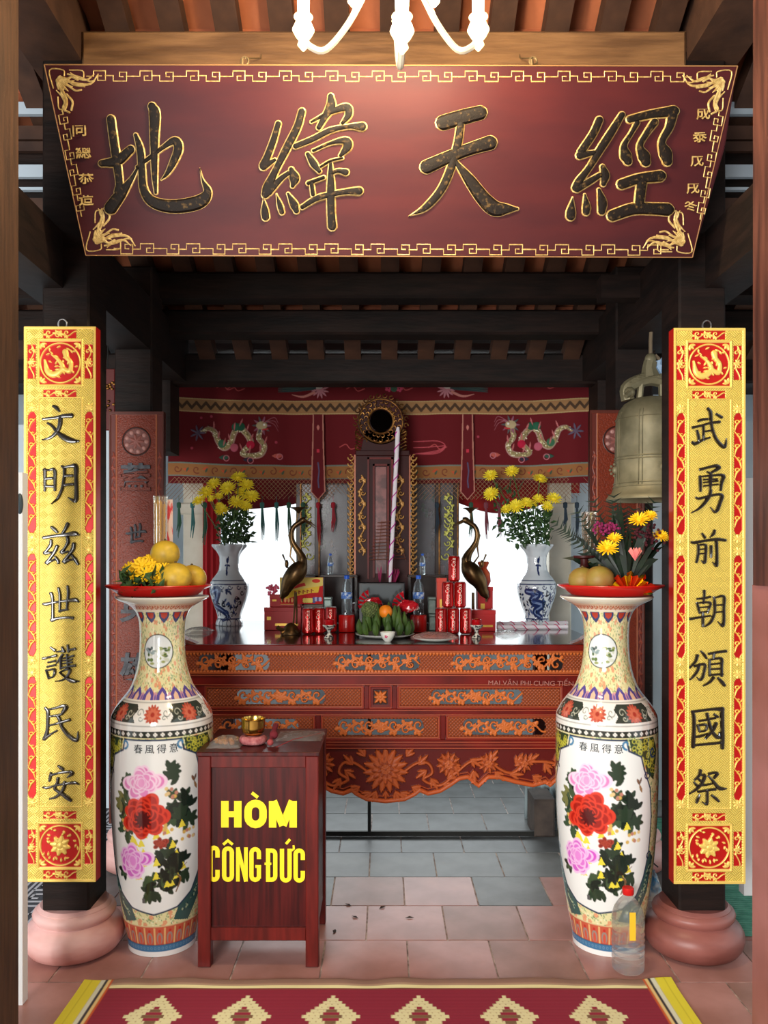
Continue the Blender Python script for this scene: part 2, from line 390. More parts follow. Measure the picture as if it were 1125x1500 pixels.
# ------------------------------------------------------------ roof
roof = bpy.data.objects.new('roof', None); COL.objects.link(roof); roof.location = (0, 3, 3.3); roof['kind'] = 'structure'
def rz(y): return 3.47-.54*(y-3.05)        # top of the purlins
SL = math.atan(.54)
struct('roof_deck', MB().add([(-3.6,.2,rz(.2)+.2),(3.6,.2,rz(.2)+.2),(3.6,4.72,rz(4.72)+.2),(-3.6,4.72,rz(4.72)+.2),(-3.6,.2,rz(.2)+.26),(3.6,.2,rz(.2)+.26),(3.6,4.72,rz(4.72)+.26),(-3.6,4.72,rz(4.72)+.26)],
      [(0,3,2,1),(4,5,6,7),(0,1,5,4),(1,2,6,5),(2,3,7,6),(3,0,4,7)]), mat('roof_underlay', (120,70,50), .8), origin=(0,3,3.3))
# rafters
rb = None; RS = .205
for i in range(-13, 14):
    x = i*RS+.03
    if rb is None:
        mb = MB(); y0, y1 = 1.2, 4.69
        mb.add([(x-.045,y0,rz(y0)),(x+.045,y0,rz(y0)),(x+.045,y1,rz(y1)),(x-.045,y1,rz(y1)),(x-.045,y0,rz(y0)+.09),(x+.045,y0,rz(y0)+.09),(x+.045,y1,rz(y1)+.09),(x-.045,y1,rz(y1)+.09)],
               [(0,3,2,1),(4,5,6,7),(0,1,5,4),(1,2,6,5),(2,3,7,6),(3,0,4,7)])
        rb = obj('rafter', mb, wood_raft, roof); x00 = x
    else:
        o = link('rafter', rb.data, roof, (x-x00, 0, 0))
# roof tiles seen between the rafters
tr = None
for i in range(-9, 9):
    for j in range(13):
        x = i*RS+.03+RS/2; y = 2.0+j*.21
        if tr is None:
            a, b = -.11, .11
            mb = MB().add([(-.1,a,-a*.54-.012),(.1,a,-a*.54-.012),(.1,b,-b*.54+.012),(-.1,b,-b*.54+.012),(-.1,a,-a*.54+.006),(.1,a,-a*.54+.006),(.1,b,-b*.54+.03),(-.1,b,-b*.54+.03)],
                          [(0,3,2,1),(4,5,6,7),(0,1,5,4),(1,2,6,5),(2,3,7,6),(3,0,4,7)])
            tr = obj('roof_tile', mb, tile_roof, roof, local=True); o = tr
        else: o = link('roof_tile', tr.data, roof)
        o.location = (x-0, y-3, rz(y)+.115-3.3+random.uniform(-.004,.004))
# purlins
def purlin(y, z0, z1, m, d=.16, x=2.9): return obj('purlin', MB().box(-x, x, y, y+d, z0, z1, .012), m, roof)
purlin(3.05, 3.33, 3.47, wood_beam, .15, 1.13)
for y, z0, z1 in ((3.72, 2.97, 3.10), (4.05, 2.79, 2.92), (4.27, 2.67, 2.80), (4.62, 2.49, 2.66)): purlin(y, z0, z1, wood_dark, .12)
struct('ceiling', MB().box(-3.2, 3.2, 4.8, 6.5, 2.76, 2.82), wood_dark, origin=(0,5.4,2.76))
# unseen facade and roof, added to darken reflections and keep sky light out
FW = MB().box(-7, -.75, -3.8, -3.6, 0, 3.4); FW.box(.75, 7, -3.8, -3.6, 0, 3.4); FW.box(-.75, .75, -3.8, -3.6, 2.3, 3.4)
struct('added_wall_front', FW, mat('added_wall_plaster', (150,132,112), .85, c2=(128,112,96), scale=3), origin=(0,-3.7,0))
struct('added_front_roof', MB().add([(-3.6,.2,5.2),(3.6,.2,5.2),(3.6,-4,3.1),(-3.6,-4,3.1),(-3.6,.2,5.3),(3.6,.2,5.3),(3.6,-4,3.2),(-3.6,-4,3.2)],[(0,3,2,1),(4,5,6,7),(0,1,5,4),(1,2,6,5),(2,3,7,6),(3,0,4,7)]), mat('roof_underlay', (120,70,50), .8), origin=(0,-2,3.2))
# pillars
def pillar(name, x0, x1, y0, y1, z0, z1, m): return struct(name, MB().box(x0, x1, y0, y1, z0, z1, .008), m, origin=((x0+x1)/2, (y0+y1)/2, z0))
def plinth(name, x, y, r, h, m, top=None, sq=None):
    p = [(r*.80, 0), (r*.92, h*.07), (r*1.0, h*.18), (r*1.04, h*.32), (r*1.03, h*.45), (r*.96, h*.57), (r*.84, h*.65), (r*.79, h*.68), (r*.80, h*.70), (r*.84, h*.74), (r*.86, h*.81), (r*.83, h*.88), (r*.76, h*.92), (r*.76, h*.94), (r*.70, h)]
    return struct(name, MB().lathe(p, (x, y, 0), 48), m, smooth=True, origin=(x, y, 0))
for s_ in (-1, 1):
    w = 'left' if s_ < 0 else 'right'
    xc = s_*1.19+(0 if s_ < 0 else .0)
    pillar('pillar_'+w, xc-.088, xc+.088, 3.06, 3.25, .17, 3.4, wood_dark)
    plinth('pillar_base_'+w, xc, 3.155, .178, .185, plinth_m if s_ < 0 else plinth_r)
    xi = s_*1.2
    pillar('pillar_inner_'+w, xi-.09, xi+.09, 3.92, 4.1, .2, 2.9, wood_dark)
    plinth('pillar_inner_base_'+w, xi, 4.0, .17, .2, plinth_m)
    # tie beams running from the front posts back over the pillars
    struct('tie_beam_'+w, MB().box(s_*1.2-.0 if s_ > 0 else -1.36, 1.36 if s_ > 0 else -1.2, 1.5, 3.3, 2.51, 2.72), wood_dark, origin=(s_*1.28, 2.4, 2.51))
    struct('upper_tie_beam_'+w, MB().box(min(s_*1.13,s_*1.33), max(s_*1.13,s_*1.33), 1.5, 3.3, 3.36, 3.56), wood_raft, origin=(s_*1.2, 2.4, 3.36))
    struct('inner_tie_beam_'+w, MB().box(min(s_*1.12,s_*1.3), max(s_*1.12,s_*1.3), 3.25, 4.7, 2.5, 2.75), wood_dark, origin=(s_*1.2, 4, 2.5))
    struct('rear_pillar_'+w, MB().box(min(s_*1.2,s_*1.42), max(s_*1.2,s_*1.42), 4.6, 4.8, 2.1, 2.8), wood_dark, origin=(s_*1.3, 4.7, 2.1))
    # upper side strips: pale ones coloured as daylight between the dark purlin boards
    lv = bpy.data.objects.new('side_purlin_strips', None); COL.objects.link(lv); lv.location = (s_*1.9, 3.33, 2.7); lv['kind'] = 'structure'
    for k, (py, hh_) in enumerate(((158,9),(194,10),(214,7),(250,9),(276,2),(300,10))):
        zc = Z(py, 3.32); hh_ *= 3.32/F; o = obj('side_strip', MB().box(min(s_*1.22,s_*2.3), max(s_*1.22,s_*2.3), 3.32, 3.34, zc-hh_, zc+hh_), (mat('daylight_gap_tint',(172,188,200),.7) if k in (0,3,4) else wood_raft), lv)
    o = obj('backing_board', MB().box(min(s_*1.22,s_*3.3), max(s_*1.22,s_*3.3), 3.36, 3.4, 2.72, 3.27), wood_dark, lv)
# front posts at the edges of the view
pillar('post_left', X(-160,2.2), X(27,2.3), 2.05, 2.3, 0, 3.6, wood_post)
pr = pillar('post_right', X(1103,2.38), X(1300,2.12), 2.12, 2.38, Z(862,2.12), 3.6, mat('post_timber_dark', (96,58,48), .4, c2=(62,36,32), scale=7, stretch=(5,5,.5)))
struct('post_base_right', MB().box(X(1102,2.4), X(1310,2.1), 2.1, 2.4, 0, Z(862,2.12), .01), mat('rose_stone', (160,104,98), .4, c2=(128,76,66), scale=3, bump=.05), origin=(X(1200,2.1),2.2,0))
# ------------------------------------------------------------ SIGN BOARD
# the board leans forward: depth grows downwards along one plane
SY0, SZ0, SK = 2.80, 2.83, -.32
def sD(py): return (SY0+SK*(CZ-SZ0))/(1+SK*(py-HY)/F)
sN = Vector((0, -1, SK)).normalized()*1.0          # towards the viewer
def sP(px, py, h=0.): 
    D = sD(py); p = Vector((X(px, D), D, Z(py, D)))+sN*h; return tuple(p)
sn2 = (Vector(sP(600,300))-Vector(sP(500,300))).cross(Vector(sP(500,200))-Vector(sP(500,300))).normalized()
if sn2.y > 0: sn2 = -sn2
sN = sn2
sign = thing('sign_board', 'large maroon lacquered name board with four carved gold-edged characters', 'sign board', sP(571,376,-.02))
def slab(P, t0, t1, m, name, parent, label=None):
    mb = MB(); n = len(P); v = [sP(x, y, t1) for x, y in P]+[sP(x, y, t0) for x, y in P]
    mb.add(v, [tuple(range(n)), tuple(range(2*n-1, n-1, -1))]+[(i, i+n, (i+1) % n+n, (i+1) % n) for i in range(n)]); return obj(name, mb, m, parent, label=label)
board_m = mat('maroon_lacquer', (72,24,27), .55, c2=(58,19,25), scale=3, stretch=(.6,1,3), spec=.25)
slab([(65,95),(1080,97),(1062,214),(92,214)], -.035, 0, board_m, 'plank', sign)
slab([(92,215),(1062,215),(1014,377),(126,374)], -.035, 0, board_m, 'plank', sign)
slab([(67,96.5),(1078,98.5),(1073,133),(1060,214.6),(1013,375),(127,372.5),(93,214.6),(74,133)], .0005, .0025, board_m, 'face_panel', sign)
g = MB()
for a, b in (((65,95),(1080,97)), ((1080,97),(1014,377)), ((1014,377),(126,374)), ((126,374),(65,95))):
    n = 12; pts = [sP(a[0]+(b[0]-a[0])*i/n, a[1]+(b[1]-a[1])*i/n, .002) for i in range(n+1)]; g.tube(pts, .0022, 5)
obj('edge_line', g, mat('worn_edge', (150,110,70), .5), sign)
# meander border
g = MB(); UN = [(0,9),(9,9),(9,1),(26,1),(26,15),(15,15),(15,8.5),(20,8.5)]; UN2 = [(26,8),(37,8),(37,16),(56,16),(56,3),(46,3),(46,9.5),(50.5,9.5)]; UN3=[(56,9),(66,9)]
def mline(pts, w=2.6): brush(g, [[(x, y, w) for x, y in pts]], sP, 0, .004, 1, False)
def meander(a, b, n, inward):
    ax = np.array(a, float); bx = np.array(b, float); d = (bx-ax); Lg = np.linalg.norm(d); d /= Lg; nn = np.array([-d[1], d[0]])*inward; s_ = Lg/n/66
    for i in range(n):
        for U in (UN, UN2, UN3):
            mline([tuple(ax+d*((p[0]+66*i)*s_)+nn*(p[1]*min(1, s_*1.05))) for p in U], 2.5)
meander((128,103), (1012,104), 13, 1)
meander((168,373), (978,375), 12, -1)
meander((84,162), (112,318), 3, -1)
meander((1061,164), (1033,322), 3, 1)
o = obj('meander_border', g, gold_p, sign); o['kind'] = 'stuff'
# corner sprays
def corner(x, y, fx, fy, skew):
    g = MB(); T_ = lambda u, v: (x+fx*u+skew*v*1.0, y+fy*v)
    def br(pts, w=3): brush(g, [[(*T_(u, v), ww) for (u, v), ww in zip(pts, w if hasattr(w, '__len__') else [w]*len(pts))]], sP, 0, .005, 4)
    br([(4,30),(4,4),(24,4),(24,12)], 2.4)
    br([(22,16),(38,24),(60,24),(74,10)], [2,6,4,2]); br([(13,24),(18,38),(19,52),(14,64)], [2,5,5,2]); br([(30,10),(46,14),(58,20),(66,20)], 3)
    br([(16,14),(22,20),(16,26),(11,20),(15,15)], 3.4); br([(26,20),(34,14),(42,18)], 4); br([(28,28),(36,34),(44,33)], 3.5); br([(20,30),(14,38),(20,46)], 4); br([(18,50),(12,60),(20,66)], 3.5); br([(34,4),(52,5),(52,14)], 2.4)
    br([(8,44),(6,60),(14,62)], 2.4); br([(30,22),(36,26),(50,28)], 3); br([(22,40),(28,50),(24,62)], 4)
    for k in range(9):
        a = .1+k*.19; r_ = 20+6*(k % 2); br([(12+6*math.cos(a), 12+6*math.sin(a)), (14+r_*.6*math.cos(a+.15), 14+r_*.6*math.sin(a+.15)), (12+r_*math.cos(a), 12+r_*math.sin(a))], [2,5,1.5])
    br([(34,8),(44,16),(56,18),(68,10)], [2,4,4,1.5]); br([(8,34),(15,44),(16,56),(9,64)], [2,4,4,1.5])
    o = obj('corner_spray', g, gold_p, sign); o['kind'] = 'stuff'
corner(68, 99, 1, 1, .21); corner(1076, 101, -1, 1, -.21); corner(122, 370, 1, -1, .21); corner(1018, 373, -1, -1, -.21)
BIG = {
'di': (140,140,200/1125, '130,200,90 150,350,92 178,550,92 200,720,85 190,790,90; 60,560,80 180,540,110 290,450,95; 130,925,130 220,800,112 300,690,64 350,600,40; 335,330,52 372,450,82 385,620,84 402,780,92 480,880,112 650,915,132 850,880,136 925,800,96 885,700,40 862,600,8; 350,590,50 450,515,60 560,430,62 655,375,92 685,440,98 640,560,84 590,650,56 545,695,24; 470,95,90 490,160,112 487,400,92 490,650,72 500,800,46'),
'vi': (360,130,200/1125, '268,295,70 232,420,78 180,560,84 150,630,96; 150,640,90 240,590,50; 462,195,82 425,320,88 340,490,90 250,670,80 185,810,104 165,870,90; 190,850,92 290,745,70 350,700,60; 378,670,64 402,740,110 388,800,56; 150,900,18 158,1000,82 165,1055,88; 255,870,20 282,960,68 298,1015,66; 352,870,44 398,955,92 418,1005,70; 702,70,72 702,150,104 650,240,80 605,320,66; 545,275,44 680,205,62 825,155,92 848,215,84 800,285,54; 415,475,70 560,415,74 700,345,72 850,315,62 955,315,100; 515,545,60 560,620,86 605,680,58; 560,512,48 700,452,52 822,430,88 838,480,100 785,550,56; 620,645,44 700,598,44 795,575,40; 700,620,50 702,800,90 703,1000,92 712,1130,100; 700,700,60 760,680,58 822,690,78; 520,780,58 640,735,54; 545,790,60 555,870,60; 470,975,62 600,900,74 800,855,70 930,845,92'),
'tian': (580,140,200/1125, '392,225,148 550,180,148 688,145,140; 255,588,136 420,515,126 600,445,122 770,392,140; 530,250,86 508,400,92 455,590,92 370,780,90 240,925,76 105,995,10; 500,560,60 600,690,112 715,845,140 810,930,150 905,935,108 995,935,42'),
'kinh': (810,140,220/1125, '343,190,78 300,285,78 210,420,78; 200,450,80 300,430,56; 512,150,66 432,280,80 345,415,80 270,540,66 195,640,80 172,690,88; 182,700,72 280,640,70 345,600,60; 370,540,60 388,600,88 375,660,60; 145,765,20 134,860,86 130,900,92; 236,745,30 248,830,80 246,870,76; 342,710,44 366,800,92 362,865,78; 575,180,78 720,145,86 895,120,104; 625,210,60 580,290,52 530,375,66 542,450,108 556,490,86; 755,205,80 695,290,66 648,380,70 678,455,112 690,495,96; 890,150,98 868,240,82 812,350,74 838,430,116 852,490,96; 515,665,100 640,625,100 795,605,108; 662,650,100 640,830,94; 445,900,108 600,850,112 750,850,112 850,855,118')}
for k in ('di', 'vi', 'tian', 'kinh'):
    x0, y0, sc, t = BIG[k]; st = [[(x0+x*sc, y0+y*sc, w*sc) for x, y, w in s_] for s_ in strokes(t)]
    ch = obj('character', brush(MB(), st, sP, .1, .008, 6), gold_p, sign, smooth=True)
    obj('inlay', brush(MB(), st, lambda x, y, h: sP(x, y, h+.0045), -1.9, .009, 6), board_blk, ch, smooth=True)
for s_, px, py, sz in (('同',117,191,.053),('總',123,224,.055),('恭',127,261,.053),('造',127,293,.052),('成',1029,167,.048),('泰',1024,201,.048),('戊',1020,236,.046),('戌',1014,276,.046),('冬',1011,302,.046)):
    p = sP(px, py, .006); text_mesh('small_character', s_, gold_p, sign, p, sz, .0012, .0005, ang=.04)
for px in (353, 780):
    p = sP(px, 97, .0)
    g = MB(); g.tube([(p[0], p[1]+.012, p[2]-.015), (p[0], p[1]+.015, p[2]+.03)], .006, 6)
    g.tube([(p[0]+.012*math.cos(a)+.008, p[1]+.03, p[2]+.035+.014*math.sin(a)) for a in np.linspace(-1.5, 4.2, 14)], .0035, 6)
    g.tube([(p[0]+.01, p[1]+.03, p[2]+.045), (p[0]+.015, 3.045, 3.36), (p[0]+.015, 3.06, 3.4)], .0022, 5)
    obj('hanging_hook', g, mat('dull_brass_hook', (150,130,96), .45, .8), sign, True)
# ------------------------------------------------------------ GILDED COUPLET BOARDS
CH = {
'wen': '420,220,64 480,255,84 530,315,40; 200,480,50 450,450,60 620,415,80 775,405,96; 550,450,96 540,600,90 490,720,80 400,825,62 300,880,50 185,905,24; 300,570,50 380,620,62 480,740,76 600,840,120 720,905,126 830,930,90 920,935,40',
'ming': '230,260,70 232,450,64 232,680,50; 210,262,44 330,262,44 405,240,60 440,300,76 440,450,66 440,670,54; 250,440,54 370,432,56; 260,592,50 400,600,60; 590,190,50 632,240,66 630,400,62 590,640,60 500,840,54 375,955,16; 640,205,44 780,180,70 865,190,110 875,400,84 882,650,84 872,880,96 800,880,60 715,828,14; 660,380,60 790,380,62; 650,570,58 800,556,62',
'tu': '380,180,62 440,230,78 482,272,50; 700,115,84 660,200,76 600,290,46; 215,388,70 450,350,62 650,330,76 850,305,104 930,332,30; 360,450,60 350,540,76 270,650,60 225,705,80 300,700,56 360,695,44; 480,575,80 430,680,74 335,815,60 262,915,84 330,880,56 430,842,40; 450,790,50 500,860,76 512,905,50; 700,400,70 710,480,78 640,610,58 570,690,76 640,690,50 700,672,40; 825,530,90 815,610,94 730,740,72 620,890,84 720,852,56 820,838,36; 800,760,60 865,850,88 910,925,60',
'the': '205,485,50 260,490,74 450,450,46 650,425,54 860,405,92 930,442,30; 360,275,70 385,350,64 395,550,60 392,800,74; 385,815,84 500,782,56 700,765,54 800,775,66; 515,170,50 542,300,58 542,500,56 538,640,46; 540,630,46 700,600,44; 700,130,50 718,250,66 702,400,52 688,590,44',
'ho': '360,190,44 430,245,62; 590,190,46 630,265,62; 480,275,22 600,262,50; 705,150,50 722,260,60; 720,245,40 850,215,60; 205,412,58 330,385,48 455,355,60; 310,492,38 440,465,46; 290,582,38 440,550,46; 265,660,48 315,815,48; 280,660,36 425,635,50 432,720,56 400,790,40 320,812,36; 592,340,58 540,420,48 482,502,30; 560,430,46 562,615,46; 562,610,36 720,580,44 850,560,58; 692,340,48 712,560,46; 600,412,28 820,360,46; 600,462,28 790,432,38; 600,520,28 790,492,38; 575,682,38 660,645,44 750,640,58 720,740,56 640,830,46 560,868,36 455,880,16; 540,702,28 640,785,46 740,850,84 820,880,86 930,882,26',
'dan': '245,240,50 292,310,78 292,500,68 280,700,74 238,840,92; 225,865,80 330,790,50 478,702,34; 290,270,40 450,238,48 600,195,70 665,225,104 605,320,76 545,375,50 340,408,42; 340,592,38 500,550,50 735,482,64; 485,395,60 540,480,80 572,600,70 650,725,80 765,840,84 870,900,84 912,850,60 915,725,14',
'an': '510,165,34 560,200,70 598,230,60; 355,310,44 340,400,66 330,455,50; 370,348,46 550,302,48 740,285,60 800,315,80 745,360,56 695,395,20; 500,425,66 490,500,64 435,620,60 500,685,54 600,750,80 700,820,90 765,870,60; 205,600,34 280,615,56 450,562,38 650,530,48 850,510,66 935,540,16; 640,515,84 620,620,72 555,720,70 450,805,58 335,838,26',
'vu': '512,130,62 560,200,78 575,400,60 600,550,60 660,720,68 755,850,80 845,920,66 870,850,50 885,745,12; 312,380,48 400,350,58 490,340,48; 200,512,58 380,472,48 560,422,48 735,400,60; 685,242,50 780,298,62; 412,480,56 415,650,50 412,770,46; 430,600,36 550,580,40; 285,592,52 312,700,60 320,800,44; 195,825,60 250,845,76 400,770,56 540,722,36',
'dung': '352,182,60 500,142,56 680,105,70 740,150,76 620,222,56 560,262,50; 492,232,28 560,270,58 562,400,76 556,580,44; 342,332,56 352,450,68 352,618,50; 335,330,36 550,310,46 780,292,58 828,335,88 790,450,66 770,598,50; 430,390,34 690,378,34; 430,450,34 700,420,38; 430,520,38 700,490,38; 265,762,40 330,780,56 520,732,54 740,692,58 798,735,80 760,850,76 700,1015,80 640,1052,50 562,962,14; 560,622,66 540,720,76 450,860,68 330,980,54 175,1072,16',
'tien': '392,172,40 440,238,60; 640,112,62 618,175,68 552,240,16; 172,342,40 240,350,66 450,312,54 700,282,70 855,300,62; 310,412,58 310,550,56 290,680,58 272,748,50; 315,402,38 440,390,46 466,430,60 456,600,60 438,765,60 372,722,14; 340,490,28 440,480,34; 335,580,34 440,572,34; 572,432,60 570,640,46; 682,352,70 690,550,60 688,780,70 678,835,46 602,752,16',
'trieu': '430,152,58 430,250,50 412,400,44; 292,312,38 420,300,46 548,272,46; 282,402,48 312,500,58 332,600,36; 282,400,28 480,382,46 558,402,58 532,500,48 502,590,38; 340,490,28 500,476,34; 340,592,38 508,572,38; 155,722,58 350,690,48 548,662,36; 402,600,46 402,750,58 402,868,48; 630,282,48 646,400,58 640,600,58 570,780,58 452,878,24; 640,292,28 790,254,56 840,292,68 832,500,58 832,750,66 808,872,56 712,782,12; 660,442,34 800,436,34; 670,586,34 800,576,34',
'ban': '290,290,72 252,400,58 135,532,34; 362,192,30 430,262,60 470,328,46; 242,500,46 380,462,56 448,474,58 430,600,58 390,738,68 342,785,48 282,732,12; 332,472,56 290,600,58 200,718,46 138,778,20; 532,246,50 700,215,56 868,192,60; 632,240,48 620,340,46; 540,370,50 540,520,50 540,690,48; 540,370,40 700,342,50 788,354,68 788,500,58 790,690,56; 570,462,40 760,442,40; 570,562,40 760,552,40; 540,682,44 800,664,44; 618,742,60 540,828,58 415,902,24; 722,752,50 790,822,78 838,885,66',
'quoc': '192,242,60 218,350,78 220,600,76 210,850,88 202,955,76; 185,242,56 400,216,56 600,190,56 800,190,90; 800,192,96 805,500,86 810,800,88 805,975,78; 242,932,50 500,906,56 760,882,56; 490,292,68 530,450,60 600,650,76 700,768,76 738,758,52 740,665,16; 332,432,46 500,402,46 648,372,46; 642,302,48 700,342,58; 302,530,48 330,640,48; 302,522,46 470,512,56 460,620,48 342,650,38; 272,757,46 350,746,56 498,692,30; 670,492,76 610,620,66 462,788,44',
'te': '352,192,70 330,280,66 235,378,34; 290,342,48 350,390,58; 222,432,38 268,480,58; 382,282,38 440,292,78 400,420,66 280,560,56 125,662,24; 530,252,48 650,230,56 702,254,66 640,330,54; 522,302,38 620,412,58 700,510,78 770,558,84 880,556,26; 392,487,46 450,482,46 588,456,30; 312,622,46 480,592,46 648,572,56; 490,600,56 490,750,58 478,880,56 392,832,12; 330,692,38 290,790,68 272,838,46; 592,702,46 670,760,68 718,808,56'}
def couplet_canvas():
    cv = Cv(168, 1300, 0, 0, 105, 812, (252,222,104), 0.)
    gy, gx = np.mgrid[0:1300, 0:168]; x = (gx+.5)/cv.sx; y = (gy+.5)/cv.sy
    # basket weave: blocks of diagonal reeds alternating in direction
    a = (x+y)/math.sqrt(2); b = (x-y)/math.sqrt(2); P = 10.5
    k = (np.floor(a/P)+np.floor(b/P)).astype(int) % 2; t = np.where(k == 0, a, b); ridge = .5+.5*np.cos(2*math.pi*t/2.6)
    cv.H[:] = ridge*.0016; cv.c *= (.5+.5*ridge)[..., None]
    gl = (248,214,110); red = (198,22,18)
    # raised centre panel rim
    cv.frame(2, 2, 103, 810, 4, gl, .004); cv.frame(22, 104, 84, 702, 1.6, gl, .0025, .002)
    rng = random.Random(3)
    def reds(x0, y0, x1, y1, vert):
        cv.rect(x0, y0, x1, y1, red, -.001)
        if vert: cv.vine(y0+1, y1-1, (x0+x1)/2, (x1-x0)*.5, (y1-y0)*.75, 1.5, gl, 0, .0035, vertical=True)
        else: cv.vine(x0+1, x1-1, (y0+y1)/2, (y1-y0)*.5, (x1-x0)*.55, 1.5, gl, 0, .0035)
        cx, cy = (x0+x1)/2, (y0+y1)/2
        for q in range(6): cv.petal(cx, cy, 5.5, 2.6, q*math.pi/3, gl, 0, .0035)
    for yo, fl in ((0, 1), (812, -1)):
        Y = lambda v: yo+fl*v
        def R(x0, a_, x1, b_, v): a_, b_ = sorted((Y(a_), Y(b_))); reds(x0, a_, x1, b_, v)
        R(28, 4, 76, 17, 0); R(28, 92, 76, 103, 0); R(5, 26, 17, 76, 1); R(88, 26, 100, 76, 1)
        a_, b_ = sorted((Y(19), Y(87))); cv.rect(20, a_, 85, b_, gl, .001); cv.rect(22.5, a_+2.5, 82.5, b_-2.5, red, -.001)
        cv.frame(20.5, a_, 84.5, b_, 2.2, gl, .003, .002); cy = (a_+b_)/2; cv.ring(52.5, cy, 29, 2.2, gl, 0, .004)
        for sx in (-1, 1):
            for sy in (-1, 1):
                for q in range(3): cv.petal(52.5+sx*28, cy+sy*28, 8, 4, math.atan2(-sy, -sx)+(q-1)*.8, gl, 0, .004)
        if fl == 1:      # curling mythic beast among clouds
            cv.line([(30,cy-4),(34,cy+12),(44,cy+17),(56,cy+8),(50,cy-4),(40,cy-12)], [3,8,9,7,5,2], gl, 0, .006, sp=True)
            cv.line([(56,cy+8),(66,cy+12),(68,cy),(62,cy-8),(60,cy-16)], [6,7,6,7,9], gl, 0, .006, sp=True)
            for q in range(26):
                an = rng.uniform(0, 6.28); rr = rng.uniform(4, 25); cv.petal(52+rr*math.cos(an), cy+rr*math.sin(an), rng.uniform(3.5, 7), 2.6, rng.uniform(0, 6.28), gl, 0, .005)
        else:            # open blossom
            for q in range(8): cv.petal(52.5, cy, 15, 8, q*math.pi/4+.2, gl, 0, .006)
            cv.disc(52.5, cy, 5, gl, .003, .004)
            for q in range(22):
                an = rng.uniform(0, 6.28); rr = rng.uniform(15, 26); cv.petal(52.5+rr*math.cos(an), cy+rr*math.sin(an), rng.uniform(3, 6), 3, an+rng.uniform(-1.5, 1.5), gl, 0, .005)
    for cx in (11.5, 94.5):
        for y0, y1 in ((124,302),(332,482),(512,690)):
            P_ = [(cx-6, y0+6), (cx-2, y0), (cx+3, y0), (cx+6, y0+7), (cx+6, y1-7), (cx+2, y1), (cx-3, y1), (cx-6, y1-6)]
            cv.poly(P_, red, -.0015)
            for q in range(9):   # gold stems dividing the red leaves
                ya = y0+10+(y1-y0-20)*q/9; s_ = 1 if q % 2 else -1
                cv.line([(cx-5*s_, ya), (cx+2*s_, ya+8), (cx+5*s_, ya+17)], [1, 2.2, 1], (250,206,90), 0, .003, sp=True)
                cv.spiral(cx+1.5*s_, ya+4, 4, 0, .9*s_, 1.6, (250,206,90), 0, .003)
            for yy in (y0-6, y1+6):
                for q in range(7): cv.petal(cx, yy, 7, 3, q*.9, gl, 0, .004)
    return cv
CPL = couplet_canvas()
def brush_block(mb, key, px0, py0, D, tiltfn, h=.006):
    st = [[(px0+x*80/1125, py0+y*80/1125, w*80/1125) for x, y, w in s_] for s_ in strokes(CH[key])]
    return brush(mb, st, tiltfn, .3, h, 4)
blk_m = mat('glossy_black_characters', (26,20,14), .2, coat=.7, spec=.8)
char_cache = {}
def couplet(pxa, pya, pyb, keys, ys, cx, D, label, seg=CPL):
    x0, x1 = X(pxa, D), X(pxa+105, D); z1, z0 = Z(pya, D), Z(pyb, D)
    c = thing('couplet_board', label, 'couplet board', ((x0+x1)/2, D, z0), 'gilded couplet boards hung on the front pillars')
    obj('backing', MB().box(x0, x1, D, D+.045, z0, z1), mat('red_board_edge', (150,20,14), .4), c)
    ys_ = np.linspace(z1, z0, seg.h)
    panel('carved_face', seg, relief_m, c, x0, x1, z1, z0, D-.002)
    fn = lambda x, y, h: (X(x, D), D-.0035-h, Z(y, D))
    for k, py in zip(keys, ys): obj('character', brush_block(MB(), k, cx, py, D, fn), blk_m, c, smooth=True)
    g = MB(); xm = (x0+x1)/2; g.tube([(xm+.016*math.cos(a), D+.02, z1+.016+.018*math.sin(a)) for a in np.linspace(0, 6.28, 16)[:-1]], .003, 6, closed=True)
    g.tube([(xm, D+.02, z1+.034), (xm, D+.056, z1+.036)], .003, 6)
    obj('hanging_ring', g, metal_m, c, True)
    return c
couplet(36, 479, 1291, ('wen','ming','tu','the','ho','dan','an'), (580,670,760,850,935,1020,1110), 50, 3.0, 'gilded red couplet board on the left front pillar, top character a dot over crossed strokes')
couplet(986, 481, 1294, ('vu','dung','tien','trieu','ban','quoc','te'), (590,675,770,855,940,1025,1115), 1000, 3.0, 'gilded red couplet board on the right front pillar, boxed character second from bottom')
